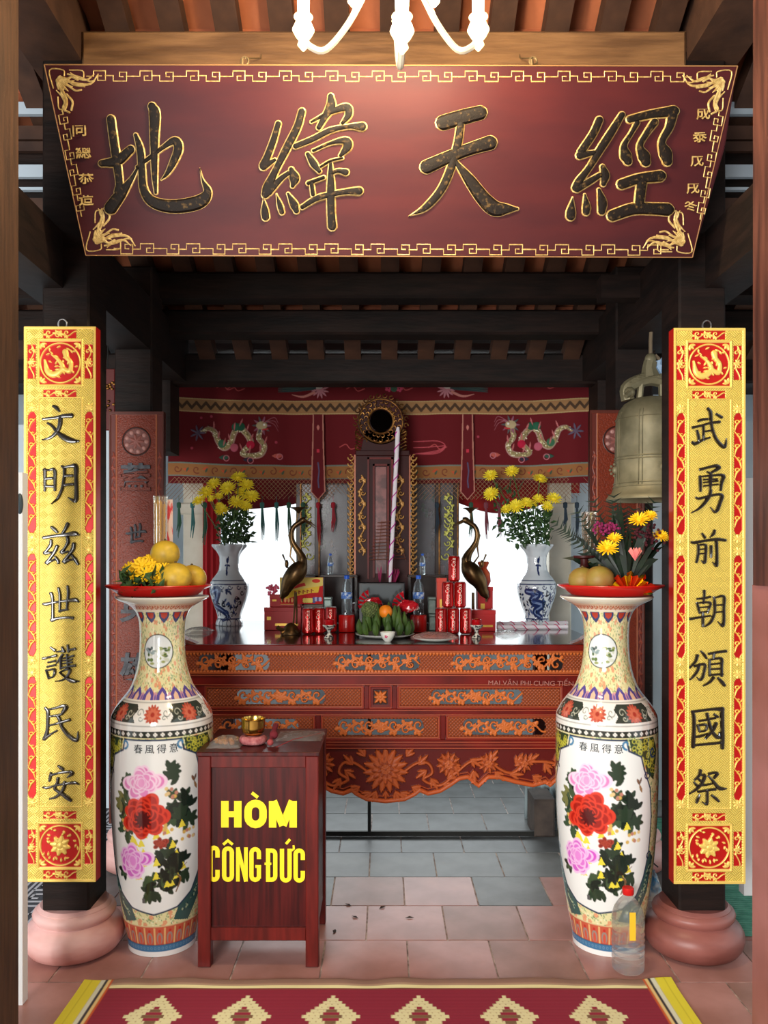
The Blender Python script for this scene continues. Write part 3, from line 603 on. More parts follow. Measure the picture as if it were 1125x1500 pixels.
# darker inner boards
def inner_board(xc, D, z0, z1, w, chars, label):
    c = thing('inner_couplet_board', label, 'couplet board', (xc, D, z0), 'brown couplet boards on the inner pillars')
    cv = Cv(110, 800, 0, 0, 80, 600, (120,46,26), 0.)
    n = RNG.random((800, 110)); cv.H[:] = n*.002; cv.c *= (.65+.6*n)[..., None]
    ed = (88,40,30); cv.rect(0, 0, 80, 5, ed, .004); cv.rect(0, 595, 80, 600, ed, .004); cv.rect(0, 0, 3, 600, ed, .004); cv.rect(77, 0, 80, 600, ed, .004)
    for x in (6.5, 73.5): cv.rect(x-3.5, 5, x+3.5, 595, (96,40,32), .0)
    for x in (11, 69): cv.rect(x-.8, 5, x+.8, 595, (168,96,60), .003)
    for x in (6.5, 73.5): cv.vine(60, 590, x, 3, 30, 1.1, (140,62,44), 0, .003, vertical=True)
    cv.ring(40, 44, 20, 2.2, (40,18,16), 0, .004); cv.disc(40, 44, 18, (118,72,66), .001)
    for q in range(9): cv.disc(40+14.5*math.cos(q*.7), 44+14.5*math.sin(q*.7), 2.8, (176,128,120), .002, .003)
    for q in range(7): cv.petal(40, 44, 11, 4, q*.9, (140,84,76), .001, .004)
    obj('backing', MB().box(xc-w/2, xc+w/2, D, D+.035, z0, z1), lacq_d, c)
    panel('carved_face', cv, carve_m, c, xc-w/2, xc+w/2, z1, z0, D-.001)
    gm = mat('slate_grey_characters', (92,96,104), .5, c2=(64,66,72), scale=60, spec=.3)
    for s_, zz, sc in chars:
        if s_ == '世':
            k_ = sc*1.0/1125; st = [[((x-560)*k_*1000, (y-500)*k_*1000, (w+34)*k_*1000) for x, y, w in q] for q in strokes(CH['the'])]
            obj('character', brush(MB(), st, lambda x, y, h: (xc+x/1000, D-.004-h, zz-y/1000), 0, .009, 4), gm, c, smooth=True); continue
        text_mesh('character', s_, gm, c, (xc-.002, D-.008, zz), sc, .004, .004, sx=1.05)
    return c
inner_board(X(200,3.88), 3.88, Z(1206,3.88), Z(603,3.88), 80*3.88/1200, (('蓋',Z(703,3.88),.14),('世',Z(782,3.88),.14),('英',Z(893,3.88),.14),('雄',Z(980,3.88),.14)), 'brown carved couplet board with slate-grey characters behind the left painted vase')
inner_board(X(904,3.88), 3.88, Z(1206,3.88), Z(601,3.88), 80*3.88/1200, (), 'reddish carved couplet board half hidden behind the bronze bell')
# ------------------------------------------------------------ CHANDELIER
wg = mat('white_gilt_metal', (236,226,200), .3, .3); crys = mat('frosted_glass_cup', (250,244,230), .2, trans=.3, emit=(255,226,170), es=1.2)
ch = thing('chandelier', 'lit white and gilt chandelier with curved arms hanging in front of the name board', 'chandelier', (X(578,2.2), 2.2, 3.35))
cxx, cyy = X(578,2.2), 2.2
obj('central_stem', MB().lathe([(.012,.0),(.03,.03),(.05,.08),(.035,.13),(.018,.17),(.018,.3),(.04,.34),(.02,.4),(.008,.46),(.008,1.05)], (cxx, cyy, 3.02), 20), wg, ch, True)
bulb_m = mat('lit_bulb', (255,240,210), .3, emit=(255,222,160), es=40)
for k, (a, r_) in enumerate(((math.radians(180),.245),(math.radians(-86),.22),(0,.225),(math.radians(60),.24),(math.radians(120),.24))):
    dx, dy = math.cos(a), math.sin(a); ex, ey = cxx+dx*r_, cyy+dy*r_; zb = Z(66, 2.2) if k in (0, 2) else (Z(70,1.98) if k == 1 else Z(0,2.4))
    pts = [(cxx+dx*r_*t, cyy+dy*r_*t, z) for t, z in ((.06,zb+.20),(.25,zb+.17),(.5,zb+.06),(.75,zb-.012),(.92,zb-.005),(1,zb+.02))]
    p2 = [tuple(p) for p in spline(pts, 5)]
    am = obj('arm', MB().tube(p2, [.009]*len(p2), 8), wg, ch, True)
    obj('candle_cup', MB().lathe([(.004,-.035),(.016,-.02),(.012,-.008),(.022,.005),(.03,.02),(.022,.038),(.016,.05),(.026,.055),(.016,.062),(.017,.12)], (ex, ey, zb+.02), 18), crys, ch, True)
    obj('bulb', MB().lathe([(.006,0),(.022,.02),(.026,.045),(.016,.08),(.003,.1)], (ex, ey, zb+.142), 14), bulb_m, ch, True)
    if k == 1: light('chandelier_lamp', 'POINT', (ex, ey-.02, zb+.2), 16, (1,.80,.52), .03)
light('chandelier_lamp', 'POINT', (cxx-.12, cyy+.12, 3.12), 26, (1,.80,.52), .05)
light('chandelier_lamp', 'POINT', (cxx+.12, cyy+.12, 3.12), 26, (1,.80,.52), .05)
# ------------------------------------------------------------ PAINTED FLOOR VASES
VD = 3.21; PXM = VD/F
VP = [(874,66),(876,66.5),(879,64),(882,57),(886,49),(891,42),(898,37),(906,34.2),(916,32.6),(930,32),(950,32.3),(966,33.6),(982,36.5),(995,40.5),(1005,44.5),(1014,50),(1021,56),(1028,61.5),(1036,67),(1042,70.2),(1048,72),(1056,72.4),(1066,72.6),(1100,72.9),(1140,73),(1180,72),(1215,70),(1250,67),(1285,63),(1315,58.5),(1340,54.5),(1362,50),(1374,48.5),(1380,48)]
def vase_canvas():
    wd, hh = 460, 506; C_ = 2*math.pi*72.; cv = Cv(wd, hh, -C_/2, 874, C_/2, 1380, (238,236,226), 0.)
    rng = random.Random(11); HW = C_/2
    def rr(v): return float(np.interp(v, [p[0] for p in VP], [p[1] for p in VP]))
    def floral(y0, y1, dens=1.):
        cv.rect(-HW, y0, HW, y1, (228,220,166))
        for _ in range(int(2*HW*(y1-y0)/22*dens)):
            x, y = rng.uniform(-HW, HW), rng.uniform(y0+1, y1-1); q = rng.random()
            if q < .62: cv.petal(x, y, rng.uniform(2.5, 4.5), 1.7, rng.uniform(0, 6.28), rng.choice([(150,176,120),(164,184,128),(124,150,108)]))
            elif q < .8: cv.disc(x, y, 1.3, (240,236,200))
            elif q < .88: 
                for k in range(5): cv.disc(x+2.4*math.cos(k*1.26), y+2*math.sin(k*1.26), 1.7, (226,156,116))
            else: cv.disc(x, y, 1.4, rng.choice([(222,176,136),(216,150,116)]))
    def at(u, v):     # u in front-view pixels at height v  -> canvas x
        s = max(-.999, min(.999, u/rr(v))); return math.asin(s)*72
    # top
    cv.rect(-HW, 874, HW, 884, (226,222,204)); cv.rect(-HW, 884, HW, 893, (222,190,164)); cv.rect(-HW, 893, HW, 894, (240,236,220))
    for k in range(40): x = -HW+k*2*HW/40; cv.spiral(x, 888.5, 3.6, 0, 1, 1.4, (176,84,56)); cv.disc(x+5, 888.5, 2, (190,90,60))
    floral(894, 1018)
    for k in range(12):
        x = -HW+(k+.5)*2*HW/12; cv.rect(x-19, 894, x+19, 897, (232,226,196))
        cv.poly([(x-13,896),(x+13,896),(x+14,902),(x+8,908),(x,912),(x-8,908),(x-14,902)], (60,70,110)); cv.poly([(x-9,897),(x+9,897),(x+8,903),(x,906),(x-8,903)], (176,64,48))
    for k in range(16):
        x = -HW+(k+.5)*2*HW/16; cv.poly([(x-11,1018),(x-11,1011),(x-6,1005),(x,1001),(x+6,1005),(x+11,1011),(x+11,1018)], (92,78,150)); cv.poly([(x-5,1018),(x-5,1012),(x,1007),(x+5,1012),(x+5,1018)], (232,190,160))
        cv.ell(x+HW/16, 1014, 4, 6, 0, (206,150,160)); cv.ell(x+HW/16, 1015, 2, 4, 0, (120,100,160))
    # round landscapes on the neck
    for cx in (0, HW*.72, -HW*.72, HW):
        s = 72/33.; cv.ell(cx, 952, 22.5*s, 24.5, 0, (52,64,56)); cv.ell(cx, 952, 21*s, 23, 0, (222,228,226))
        for _ in range(60):
            u, v = rng.uniform(-1, 1), rng.uniform(-.2, .85)
            if u*u+v*v > .8: continue
            if u < -.1 and v < .2: col = rng.choice([(60,72,70),(90,106,104),(140,160,160)])
            else: col = rng.choice([(96,120,62),(70,96,52),(150,160,100),(200,206,190)])
            if -.3 < u < .0 and v > .1: continue
            cv.ell(cx+u*20*s, 952+v*22, rng.uniform(2, 5)*s*.8, rng.uniform(1.5, 3), 0, col)
    # shoulder
    cv.rect(-HW, 1018, HW, 1024, (236,234,224)); cv.rect(-HW, 1020.5, HW, 1021.3, (60,60,60)); cv.rect(-HW, 1023, HW, 1047, (58,64,56))
    for k in range(8):
        cx = -HW+(k+.0)*2*HW/8
        if k % 2 == 0:
            cv.poly([(cx-30,1023),(cx+30,1023),(cx+24,1030),(cx+30,1038),(cx+25,1047),(cx-25,1047),(cx-30,1038),(cx-24,1030)], (236,234,226))
        for sx in (-1, 1):
            cv.spiral(cx+sx*20, 1034, 6, 0, sx, 1, (110,120,110) if k % 2 == 0 else (190,190,170)); cv.spiral(cx+sx*17, 1041, 4, 0, -sx, 1, (110,120,110) if k % 2 == 0 else (190,190,170))
        for q in range(14): cv.petal(cx, 1036, 13, 5, q*.449, (188,84,64))
        for q in range(9): cv.petal(cx, 1036, 9, 4, q*.7+.2, (206,110,84))
        cv.disc(cx, 1036, 3, (168,60,48))
    cv.rect(-HW, 1047, HW, 1058, (236,234,226)); cv.rect(-HW, 1050.5, HW, 1051.4, (70,70,70)); cv.rect(-HW, 1058, HW, 1067, (50,54,48))
    for k in range(46):
        x = -HW+(k+.5)*2*HW/46
        for q in range(4): cv.disc(x+1.7*math.cos(q*math.pi/2), 1062.5+1.7*math.sin(q*math.pi/2), 1.25, (240,238,228))
    floral(1067, 1338)
    # two big white panels (front and back) framed by scale-patterned corners
    for cx in (0, HW, -HW):
        PW = 88
        base = [(-.46,1070),(.46,1070),(.5,1085),(.72,1094),(.78,1112),(.92,1140),(.97,1180),(.95,1230),(.86,1265),(.72,1290),(.45,1308),(0,1316)]
        full = base+[(-u, v) for u, v in base[::-1][1:-1]]
        P_ = [(cx+u*PW, v) for u, v in full]
        # dark scale ground outside the corners
        for sx in (-1, 1):
            cv.poly([(cx+sx*PW*.50,1069),(cx+sx*PW*1.02,1069),(cx+sx*PW*1.14,1090),(cx+sx*PW*1.02,1130),(cx+sx*PW*.84,1118),(cx+sx*PW*.76,1096),(cx+sx*PW*.55,1088)], (54,70,44))
            for q in range(70):
                u, v = cx+sx*PW*rng.uniform(.54, 1.06), rng.uniform(1072, 1118)
                if (abs(u-cx)/PW-.5)*80 > (v-1069)*.35: cv.ring(u, v, 2.8, 1.1, (200,196,70))
            cv.poly([(cx+sx*PW*.98,1232),(cx+sx*PW*1.12,1240),(cx+sx*PW*1.02,1290),(cx+sx*PW*.72,1332),(cx+sx*PW*.38,1326),(cx+sx*PW*.5,1302),(cx+sx*PW*.8,1272)], (60,92,88))
            for q in range(46):
                t = rng.random(); cv.disc(cx+sx*PW*(1.02-.5*t*t+rng.uniform(-.05, .05)), 1245+75*t, 1.5, rng.choice([(150,176,150),(36,60,70),(176,190,150)]))
        cv.poly(P_, (236,238,234)); 
        cv.line(P_+[P_[0]], 2.6, (40,58,84)); 
        cv.line([(cx+sx*PW*.97*1, 0) for sx in (1,)]+[(cx, 0)], 0.01, (0,0,0)) if 0 else None
        for sx in (-1, 1):
            cv.spiral(cx+sx*PW*.46, 1076, 7, math.pi/2, sx*.8, 3, (70,130,170)); cv.spiral(cx+sx*PW*.84, 1120, 7, 0, sx, 2.2, (34,52,84)); cv.spiral(cx+sx*PW*.95, 1236, 7, 0, -sx, 2.2, (34,52,84)); cv.spiral(cx+sx*PW*1.0, 1090, 8, 1, sx, 3, (36,66,110))
        A = lambda px, py: (cx+at(px, py), py)
        def leafs(n, bx0, by0, bx1, by1, cols=((44,62,46),(60,82,56),(30,44,36))):
            for _ in range(n):
                x, y = A(rng.uniform(bx0, bx1), rng.uniform(by0, by1)); a0 = rng.uniform(0, 6.28)
                c_ = rng.choice(cols)
                for q in (-.8, 0, .8): cv.petal(x, y, 15, 7.5, a0+q, c_)
        def peony(px, py, r, c1, c2, c3, n=46):
            x, y = A(px, py)
            n = int(n*.62)
            for i in range(n):
                t = 1-i/n; an = i*2.399+rng.uniform(-.5, .5); rr_ = r*t*rng.uniform(.62, .84); s_ = r*(.46-.16*(1-t))*rng.uniform(.8, 1.15)
                cv.ell(x+rr_*math.cos(an)*1.05, y+rr_*math.sin(an), s_, s_*.8, an, c3)
                m_ = tuple(c1[j]*t+c2[j]*(1-t) for j in range(3)); cv.ell(x+rr_*.88*math.cos(an)*1.05, y+rr_*.88*math.sin(an), s_*.86, s_*.66, an, m_)
        leafs(10, -44, 1150, -24, 1205); leafs(8, -46, 1130, -34, 1190, ((70,86,60),(120,120,70),(44,60,44)))
        leafs(16, 20, 1150, 52, 1195); leafs(26, 14, 1215, 46, 1272); leafs(12, -12, 1262, 24, 1286); leafs(5, 22, 1112, 36, 1124); leafs(5, -40, 1120, -28, 1136); leafs(3, -44, 1250, -36, 1262)
        for _ in range(22): x, y = A(rng.uniform(-30, 42), rng.uniform(1185, 1272)); cv.poly([(x-5, y+6), (x, y-7), (x+6, y+4)], (232,216,70))
        for px, py in ((26,1143),(-36,1190),(20,1192),(46,1204)):
            for q in range(9): x, y = A(px+rng.uniform(-7, 7), py+rng.uniform(-7, 7)); cv.disc(x, y, 2.6, rng.choice([(214,176,90),(226,198,140),(190,130,110)]))
        cv.line([A(30,1285), A(36,1268), A(32,1258), A(44,1246)], [2,3,2,1], (120,90,60), sp=True)
        peony(-14, 1128, 26, (226,130,190), (236,160,206), (246,212,232)); peony(-12, 1176, 30, (176,34,24), (120,30,26), (214,60,40), 60)
        x, y = A(-12, 1186); 
        for q in range(12): cv.petal(x, y-6, 13, 4, q*.52, (84,26,26))
        peony(-28, 1238, 26, (206,90,196), (226,140,214), (240,196,234)); peony(11, 1213, 10, (130,40,32), (160,60,44), (176,70,50), 20)
        leafs(6, 20, 1225, 44, 1262); leafs(5, 34, 1160, 50, 1190)
        x, y = A(54, 1132); cv.petal(x, y, 12, 4, 1.2, (150,110,70)); cv.petal(x, y, 9, 4, -2, (120,84,60)); cv.petal(x, y, 10, 3, -1.2, (100,70,50))
        x, y = A(-14, 1296); cv.rect(x-2, y-4, x+3, y+3, (90,90,90))
    cv.rect(-HW, 1334, HW, 1362, (198,92,66)); cv.rect(-HW, 1333, HW, 1334.5, (220,200,150))
    for k in range(24):
        x = -HW+k*2*HW/24; cv.rect(x-1.6, 1336, x+1.6, 1362, (226,180,120)); cv.ell(x+HW/24, 1352, 5.5, 9, 0, (150,140,130)); cv.ell(x+HW/24, 1354, 3, 8, 0, (206,90,70)); cv.disc(x+HW/24, 1341, 2.4, (196,50,44))
    cv.rect(-HW, 1362, HW, 1372, (62,116,156)); cv.rect(-HW, 1361.5, HW, 1362.5, (40,60,80))
    for k in range(60): cv.ring(-HW+k*2*HW/60, 1367, 1.8, .8, (110,150,180))
    cv.rect(-HW, 1372, HW, 1380, (236,236,232))
    return cv
def lathe_grid(cv, prof_px, s, name, seg):
    ys = np.linspace(cv.y0, cv.y1, cv.h); r = np.interp(ys, [p[0] for p in prof_px], [p[1] for p in prof_px])
    k = np.ones(7)/7; r = np.concatenate([r[:3], np.convolve(r, k, 'valid'), r[-3:]])*s
    th = np.linspace(-math.pi, math.pi, cv.w, endpoint=False); A, R = np.meshgrid(th, r)
    z = ((cv.y1-ys)*s)[:, None]*np.ones((1, cv.w)); P = np.stack([R*np.sin(A), -R*np.cos(A), z], -1)
    return grid_mesh(name, P, cv.c, None, True)
vcv = vase_canvas(); vme = lathe_grid(vcv, VP, PXM, 'body', 460); vme.materials.append(porc)
ink = mat('ink', (30,40,50), .4)
VZ = (1380-874)*PXM
def floor_vase(x, label, first=None):
    v = thing('floor_vase', label, 'vase', (x, VD, 0), 'tall painted porcelain floor vases')
    link('body', vme, v)
    obj('mouth', MB().lathe([(66*PXM, VZ), (60*PXM, VZ-.004), (40*PXM, VZ-.03), (30*PXM, VZ-.09), (29*PXM, VZ-.2)], (x, VD, 0), 48, False), mat('cream_glaze', (226,220,200), .15), v, True)
    R = 72.9*PXM
    def wrap(p):
        a = (p.x-x)/R; return (x+(R+.0012)*math.sin(a), VD-(R+.0012)*math.cos(a)+(p.y-VD)*0, p.z)
    
    for k_, g_ in enumerate('春風得意'): text_mesh('inscription', g_, ink, v, (x-.052+k_*.0435, VD, Z(1098,VD-.19)), .036, 0., 0., curvefn=wrap)
    return v
fv1 = floor_vase(X(238,VD), 'tall painted porcelain vase with peonies left of the altar, behind the donation box')
fv2 = floor_vase(X(888,VD), 'tall painted porcelain vase with peonies right of the altar, behind the plastic bottle')
for f_ in (fv1, fv2): f_.rotation_euler.z = math.radians(0)
fv1.rotation_euler.z = math.radians(4); fv2.rotation_euler.z = math.radians(-25)
# red plastic trays standing on the vases
red_pl = mat('red_plastic', (206,32,26), .3, coat=.2)
def tray(x, y, z, label):
    t = solo('round_tray', MB().lathe([(.001,0),(.135,0),(.15,.004),(.175,.024),(.198,.034),(.204,.040),(.202,.043),(.19,.040),(.168,.030),(.145,.010),(.13,.006),(.001,.006)], (x, y, z), 56, False), red_pl, label, 'tray', (x, y, z), 'red plastic trays on the floor vases')
    return t
TZ = VZ+.001
tx1, tx2 = X(233,VD), X(894,VD)
tray(tx1, VD, TZ, 'red round plastic tray of yellow daisies and pomelos on the left vase')
tray(tx2, VD, TZ, 'red round plastic tray with a foil-wrapped bouquet on the right vase')
pom = mat('pomelo_skin', (214,178,54), .45, c2=(140,116,44), scale=16, bump=.25, bscale=220, bdist=.002, lo=.4, hi=.75)
pom2 = mat('pomelo_skin_green', (138,124,50), .5, c2=(150,98,50), scale=7, bump=.25, bscale=220, bdist=.002)
def pomelo(px, D, z, r, label, m=pom, grp='pomelos on the red trays'):
    x = X(px, D); prof = []
    for i in range(15):
        t = math.pi*i/14; rr = r*math.sin(t)*(1-.06*math.cos(t)); prof.append((max(rr, .0008), r-r*.97*math.cos(t) if 1 else 0))
    c = thing('pomelo', label, 'fruit', (x, D, z), grp)
    obj('peel', MB().lathe(prof, (x, D, z), 28), m, c, True)
    obj('stem_end', MB().lathe([(.001, 0), (.006, .001), (.004, .006), (.001, .007)], (x, D, z+r*1.96), 8), mat('stem_brown', (90,74,40), .7), c, True)
    return c
pz = TZ+.007
pomelo(257, 3.12, pz, .062, 'mottled yellow pomelo at the front of the left red tray', pom)
pomelo(281, 3.22, pz, .057, 'yellow pomelo at the right rim of the left red tray')
pomelo(236, 3.26, pz, .055, 'dull yellow pomelo half hidden behind the daisies on the left tray', pom2)
pomelo(242, 3.17, pz+.098, .056, 'bright yellow pomelo on top of the pile on the left tray')
pomelo(853, 3.15, pz, .053, 'green pomelo at the left of the right red tray', pom2)
pomelo(878, 3.11, pz, .056, 'brownish pomelo at the front of the right red tray', pom2)
pomelo(872, 3.27, pz+.0, .066, 'yellow pomelo at the back of the right red tray')
# ------------------------------------------------------------ flowers
yel = mat('yellow_petals', (255,220,30), .6, c2=(250,196,16), scale=40); yel2 = mat('lemon_petals', (255,240,70), .6, c2=(250,222,30), scale=40)
leaf_m = mat('dark_green_leaf', (64,98,48), .5, c2=(36,60,32), scale=30); leaf_b = mat('blackish_green_leaf', (26,44,26), .45, c2=(16,28,20), scale=30)
stem_m = mat('green_stem', (70,96,44), .6)
def mum_mesh(name, m, n=(16,16,12,8), wid=.17, cup=.35):
    mb = MB(); rg = random.Random(5)
    for L_, cnt in enumerate(n):
        for k in range(cnt):
            a = 2*math.pi*k/cnt+L_*.3+rg.uniform(-.08, .08); ln = (1-.17*L_)*rg.uniform(.88, 1.06); up = .03+.22*L_; w = wid*(1-.1*L_)
            ca, sa = math.cos(a), math.sin(a); pts = []
            for t, ww in ((.1,.4),(.5,1),(.85,.9),(1,.25)):
                r_ = ln*t*math.cos(up*1.1); z = .04+ln*t*math.sin(up)+cup*.25*t*t*(1 if L_ else .3)
                pts += [(r_*ca-ww*w/2*sa, r_*sa+ww*w/2*ca, z), (r_*ca+ww*w/2*sa, r_*sa-ww*w/2*ca, z)]
            mb.add(pts, [(0,1,3,2),(2,3,5,4),(4,5,7,6)])
    mb.lathe([(.02,-.1),(.2,-.02),(.3,.08),(.2,.28),(.02,.32)], (0,0,0), 10)
    o = obj(name, mb, m, None, True, local=True); me = o.data; bpy.data.objects.remove(o); return me
mum = mum_mesh('blossom', yel2); mum_y = mum_mesh('blossom', yel); daisy = mum_mesh('blossom', yel, (13,9), .26, .1)
def put_blossom(parent, me, p, r, nrm, name='blossom'):
    o = link(name, me, parent, Vector(p)-wloc(parent)); o.scale = (r, r, r)
    o.rotation_euler = Vector(nrm).to_track_quat('Z', 'Y').to_euler(); o.rotation_euler.rotate_axis('Z', random.uniform(0, 3)); return o
def leaves(mb, n, box, ln, wd, rg, up=.4):
    for _ in range(n):
        p = Vector((rg.uniform(*box[0]), rg.uniform(*box[1]), rg.uniform(*box[2]))); d = Vector((rg.gauss(0,1), rg.gauss(0,1), rg.gauss(up,1))).normalized()
        s_ = d.orthogonal().normalized(); s_.rotate(Matrix.Rotation(rg.uniform(0,6.28), 3, d)); L_ = ln*rg.uniform(.7,1.3)
        mb.add([p, p+d*L_*.4+s_*wd, p+d*L_, p+d*L_*.4-s_*wd, p+d*L_*.4+s_.cross(d)*wd*.5], [(0,1,4),(1,2,4),(2,3,4),(3,0,4)])
def bunch(name, label, base, D, flowers, r0, boxpx, nleaf, me=mum, group=None):
    b = thing(name, label, 'flowers', base, group); rg = random.Random(int(base[0]*1000)); st = MB()
    for px, py, rp, dd in flowers:
        p = Vector((X(px, D+dd), D+dd, Z(py, D+dd))); nrm = (p-Vector(base)).normalized()*.6+Vector((rg.uniform(-.3,.3), -.9, rg.uniform(.1,.6)))
        put_blossom(b, me, p, rp*1.18*D/F, nrm.normalized())
        mid = Vector(base)*.5+p*.5+Vector((rg.uniform(-.02,.02), 0, 0)); st.tube([tuple(q) for q in spline([tuple(base), tuple(mid), tuple(p)], 4)], .0032, 5)
    obj('stems', st, stem_m, b, True); lf = MB()
    xa, xb, ya, yb = boxpx; leaves(lf, nleaf, ((X(xa,D), X(xb,D)), (D-.07, D+.07), (Z(yb,D), Z(ya,D))), .05, .012, rg)
    o = obj('leaves', lf, leaf_m, b); o['kind'] = 'stuff'; return b
BD = 5.1
bunch('chrysanthemum_bunch', 'yellow chrysanthemums in the left blue and white vase', (X(337,BD), BD, Z(815,BD)), BD-.06,
   [(349,700,11,0),(361,711,11,0),(334,716,12,-.03),(313,709,10,0),(302,722,11,0),(292,734,10,0),(310,731,6,-.04),(321,727,6,-.05),(368,728,12,-.05),(346,736,11,-.08),(360,742,9,-.09),(325,748,10,-.08),(322,741,6,-.06),(354,722,9,.04)], 11, (322,366,748,796), 260, mum, 'yellow chrysanthemum bunches')
bunch('chrysanthemum_bunch', 'yellow chrysanthemums, two stems leaning left, in the right blue and white vase', (X(786,BD), BD, Z(815,BD)), BD-.06,
   [(719,697,10,0),(750,691,10,0.03),(791,702,10,0),(720,724,11,0),(757,742,11,-.06),(771,737,9,-.07),(788,731,8,-.03),(811,731,11,-.05),(801,742,9,-.08),(742,746,8,-.04),(780,740,7,0)], 11, (750,806,746,796), 300, mum, 'yellow chrysanthemum bunches')
# extra foliage for the leaning stems
lf = MB(); leaves(lf, 70, ((X(724,BD), X(758,BD)), (BD-.1, BD), (Z(790,BD), Z(715,BD))), .05, .011, random.Random(4))
o = obj('leaves', lf, leaf_m, [q for q in bpy.data.objects if q.name == 'chrysanthemum_bunch.001'][0]); o['kind'] = 'stuff'
# daisies on the left tray
b = bunch('daisy_posy', 'low posy of golden daisies on the left red tray', (X(212,3.14), 3.14, pz), 3.1,
   [(196,838,13,0),(208,829,13,0),(222,829,13,.02),(214,841,14,-.02),(232,838,13,0),(201,848,11,-.01),(228,848,10,-.01),(240,832,10,.02),(188,832,10,.03),(218,820,9,.04),(205,822,8,.04)], 12, (182,240,840,866), 120, daisy)
# ------------------------------------------------------------ mixed bouquet on the right tray
D = 3.14; bq = thing('foil_wrapped_bouquet', 'dark leafy bouquet of yellow mums and a pink lily, gold foil base, right tray', 'flowers', (X(918,D), D, pz))
g = MB(); rg = random.Random(9)
for k in range(46):      # long dark palm blades fanning out
    a = math.radians(rg.uniform(-58, 52)); L_ = rg.uniform(.20, .36)*(1-.2*abs(a)); b0 = Vector((X(918,D), D+rg.uniform(-.02,.05), pz+.02)); d = Vector((math.sin(a), rg.uniform(-.15,.25), math.cos(a))).normalized(); s_ = Vector((math.cos(a), rg.uniform(-.5,.5), -math.sin(a))).normalized(); w = rg.uniform(.008,.014)
    tip = b0+d*L_+Vector((0,0,-.03*abs(a))); m1 = b0+d*L_*.45; m2 = b0+d*L_*.8
    g.add([b0, m1+s_*w, m1-s_*w, m2+s_*w*.9, m2-s_*w*.9, tip], [(0,1,2),(1,3,4,2),(3,5,4)])
for k in range(14):      # feathery fronds
    a = math.radians(rg.uniform(-50, 45)); b0 = Vector((X(918,D), D+.05, pz+.05)); d = Vector((math.sin(a), .05, math.cos(a))); L_ = rg.uniform(.26,.36)
    for q in range(12):
        p = b0+d*L_*(.3+.7*q/12)
        for s0 in (-1, 1):
            e = p+(d*.6+Vector((s0*math.cos(a), 0, -s0*math.sin(a)))).normalized()*.04; g.add([p, p+d*.008, e], [(0,1,2)])
o = obj('leaves', g, leaf_b, bq); o['kind'] = 'stuff'
for px, py, r_, dd in ((936,762,16,-.05),(952,756,12,-.02),(890,804,17,-.08),(900,789,12,-.05),(968,786,14,-.02)): put_blossom(bq, mum_y, (X(px,D+dd), D+dd, Z(py,D+dd)), r_*D/F, (rg.uniform(-.2,.2), -.6, .7))
pk = mat('pink_petals', (236,140,130), .6, c2=(220,110,110), scale=30); g = MB()
p = Vector((X(921,D), D-.08, Z(812,D)))
for k in range(6):
    a = k*1.05; g.add([p+Vector((0,0,-.025)), p+Vector((.026*math.cos(a), .02*math.sin(a), .012)), p+Vector((.02*math.cos(a+.5), .018*math.sin(a+.5), .026)), p+Vector((.02*math.cos(a+1), .02*math.sin(a+1), .008)), p+Vector((.008*math.cos(a+.5), .008*math.sin(a+.5), .01))], [(0,1,4),(1,2,4),(2,3,4),(3,0,4),(0,1,2,3)])
obj('lily', g, pk, bq, True)
pu = mat('purple_florets', (134,30,84), .7); du = mat('dark_red_florets', (74,20,30), .7)
g = MB()
for _ in range(60): g.sphere((X(rg.gauss(888,9),D), D+rg.uniform(-.04,.03), Z(rg.gauss(774,5),D)), .0055, 6, 4)
o = obj('purple_florets', g, pu, bq, True); o['kind'] = 'stuff'
g = MB()
for _ in range(80): g.sphere((X(rg.gauss(948,12),D), D+rg.uniform(-.03,.04), Z(rg.gauss(785,9),D)), .006, 6, 4)
o = obj('dark_florets', g, du, bq, True); o['kind'] = 'stuff'
foil = mat('gold_foil', (240,200,70), .22, 1.0); redf = mat('red_foil', (196,44,20), .3, .6)
for nm, m_, s0 in (('gold_foil', foil, 0), ('red_foil', redf, 1)):
    g = MB(); c0 = Vector((X(916,D), D-.05, pz+.001)); n = 11
    for k in range(n):
        if (k % 3 == 1) == (s0 == 1):
            a, b_ = math.pi*k/n, math.pi*(k+1)/n; r_ = .078+.014*(k % 2)
            mid = (a+b_)/2; g.add([c0, c0+Vector((math.cos(a)*r_, -.01, math.sin(a)*r_*.9)), c0+Vector((math.cos(mid)*r_*1.05, -.03, math.sin(mid)*r_)), c0+Vector((math.cos(b_)*r_, -.01, math.sin(b_)*r_*.9))], [(0,1,2),(0,2,3)])
    obj(nm, g, m_, bq)
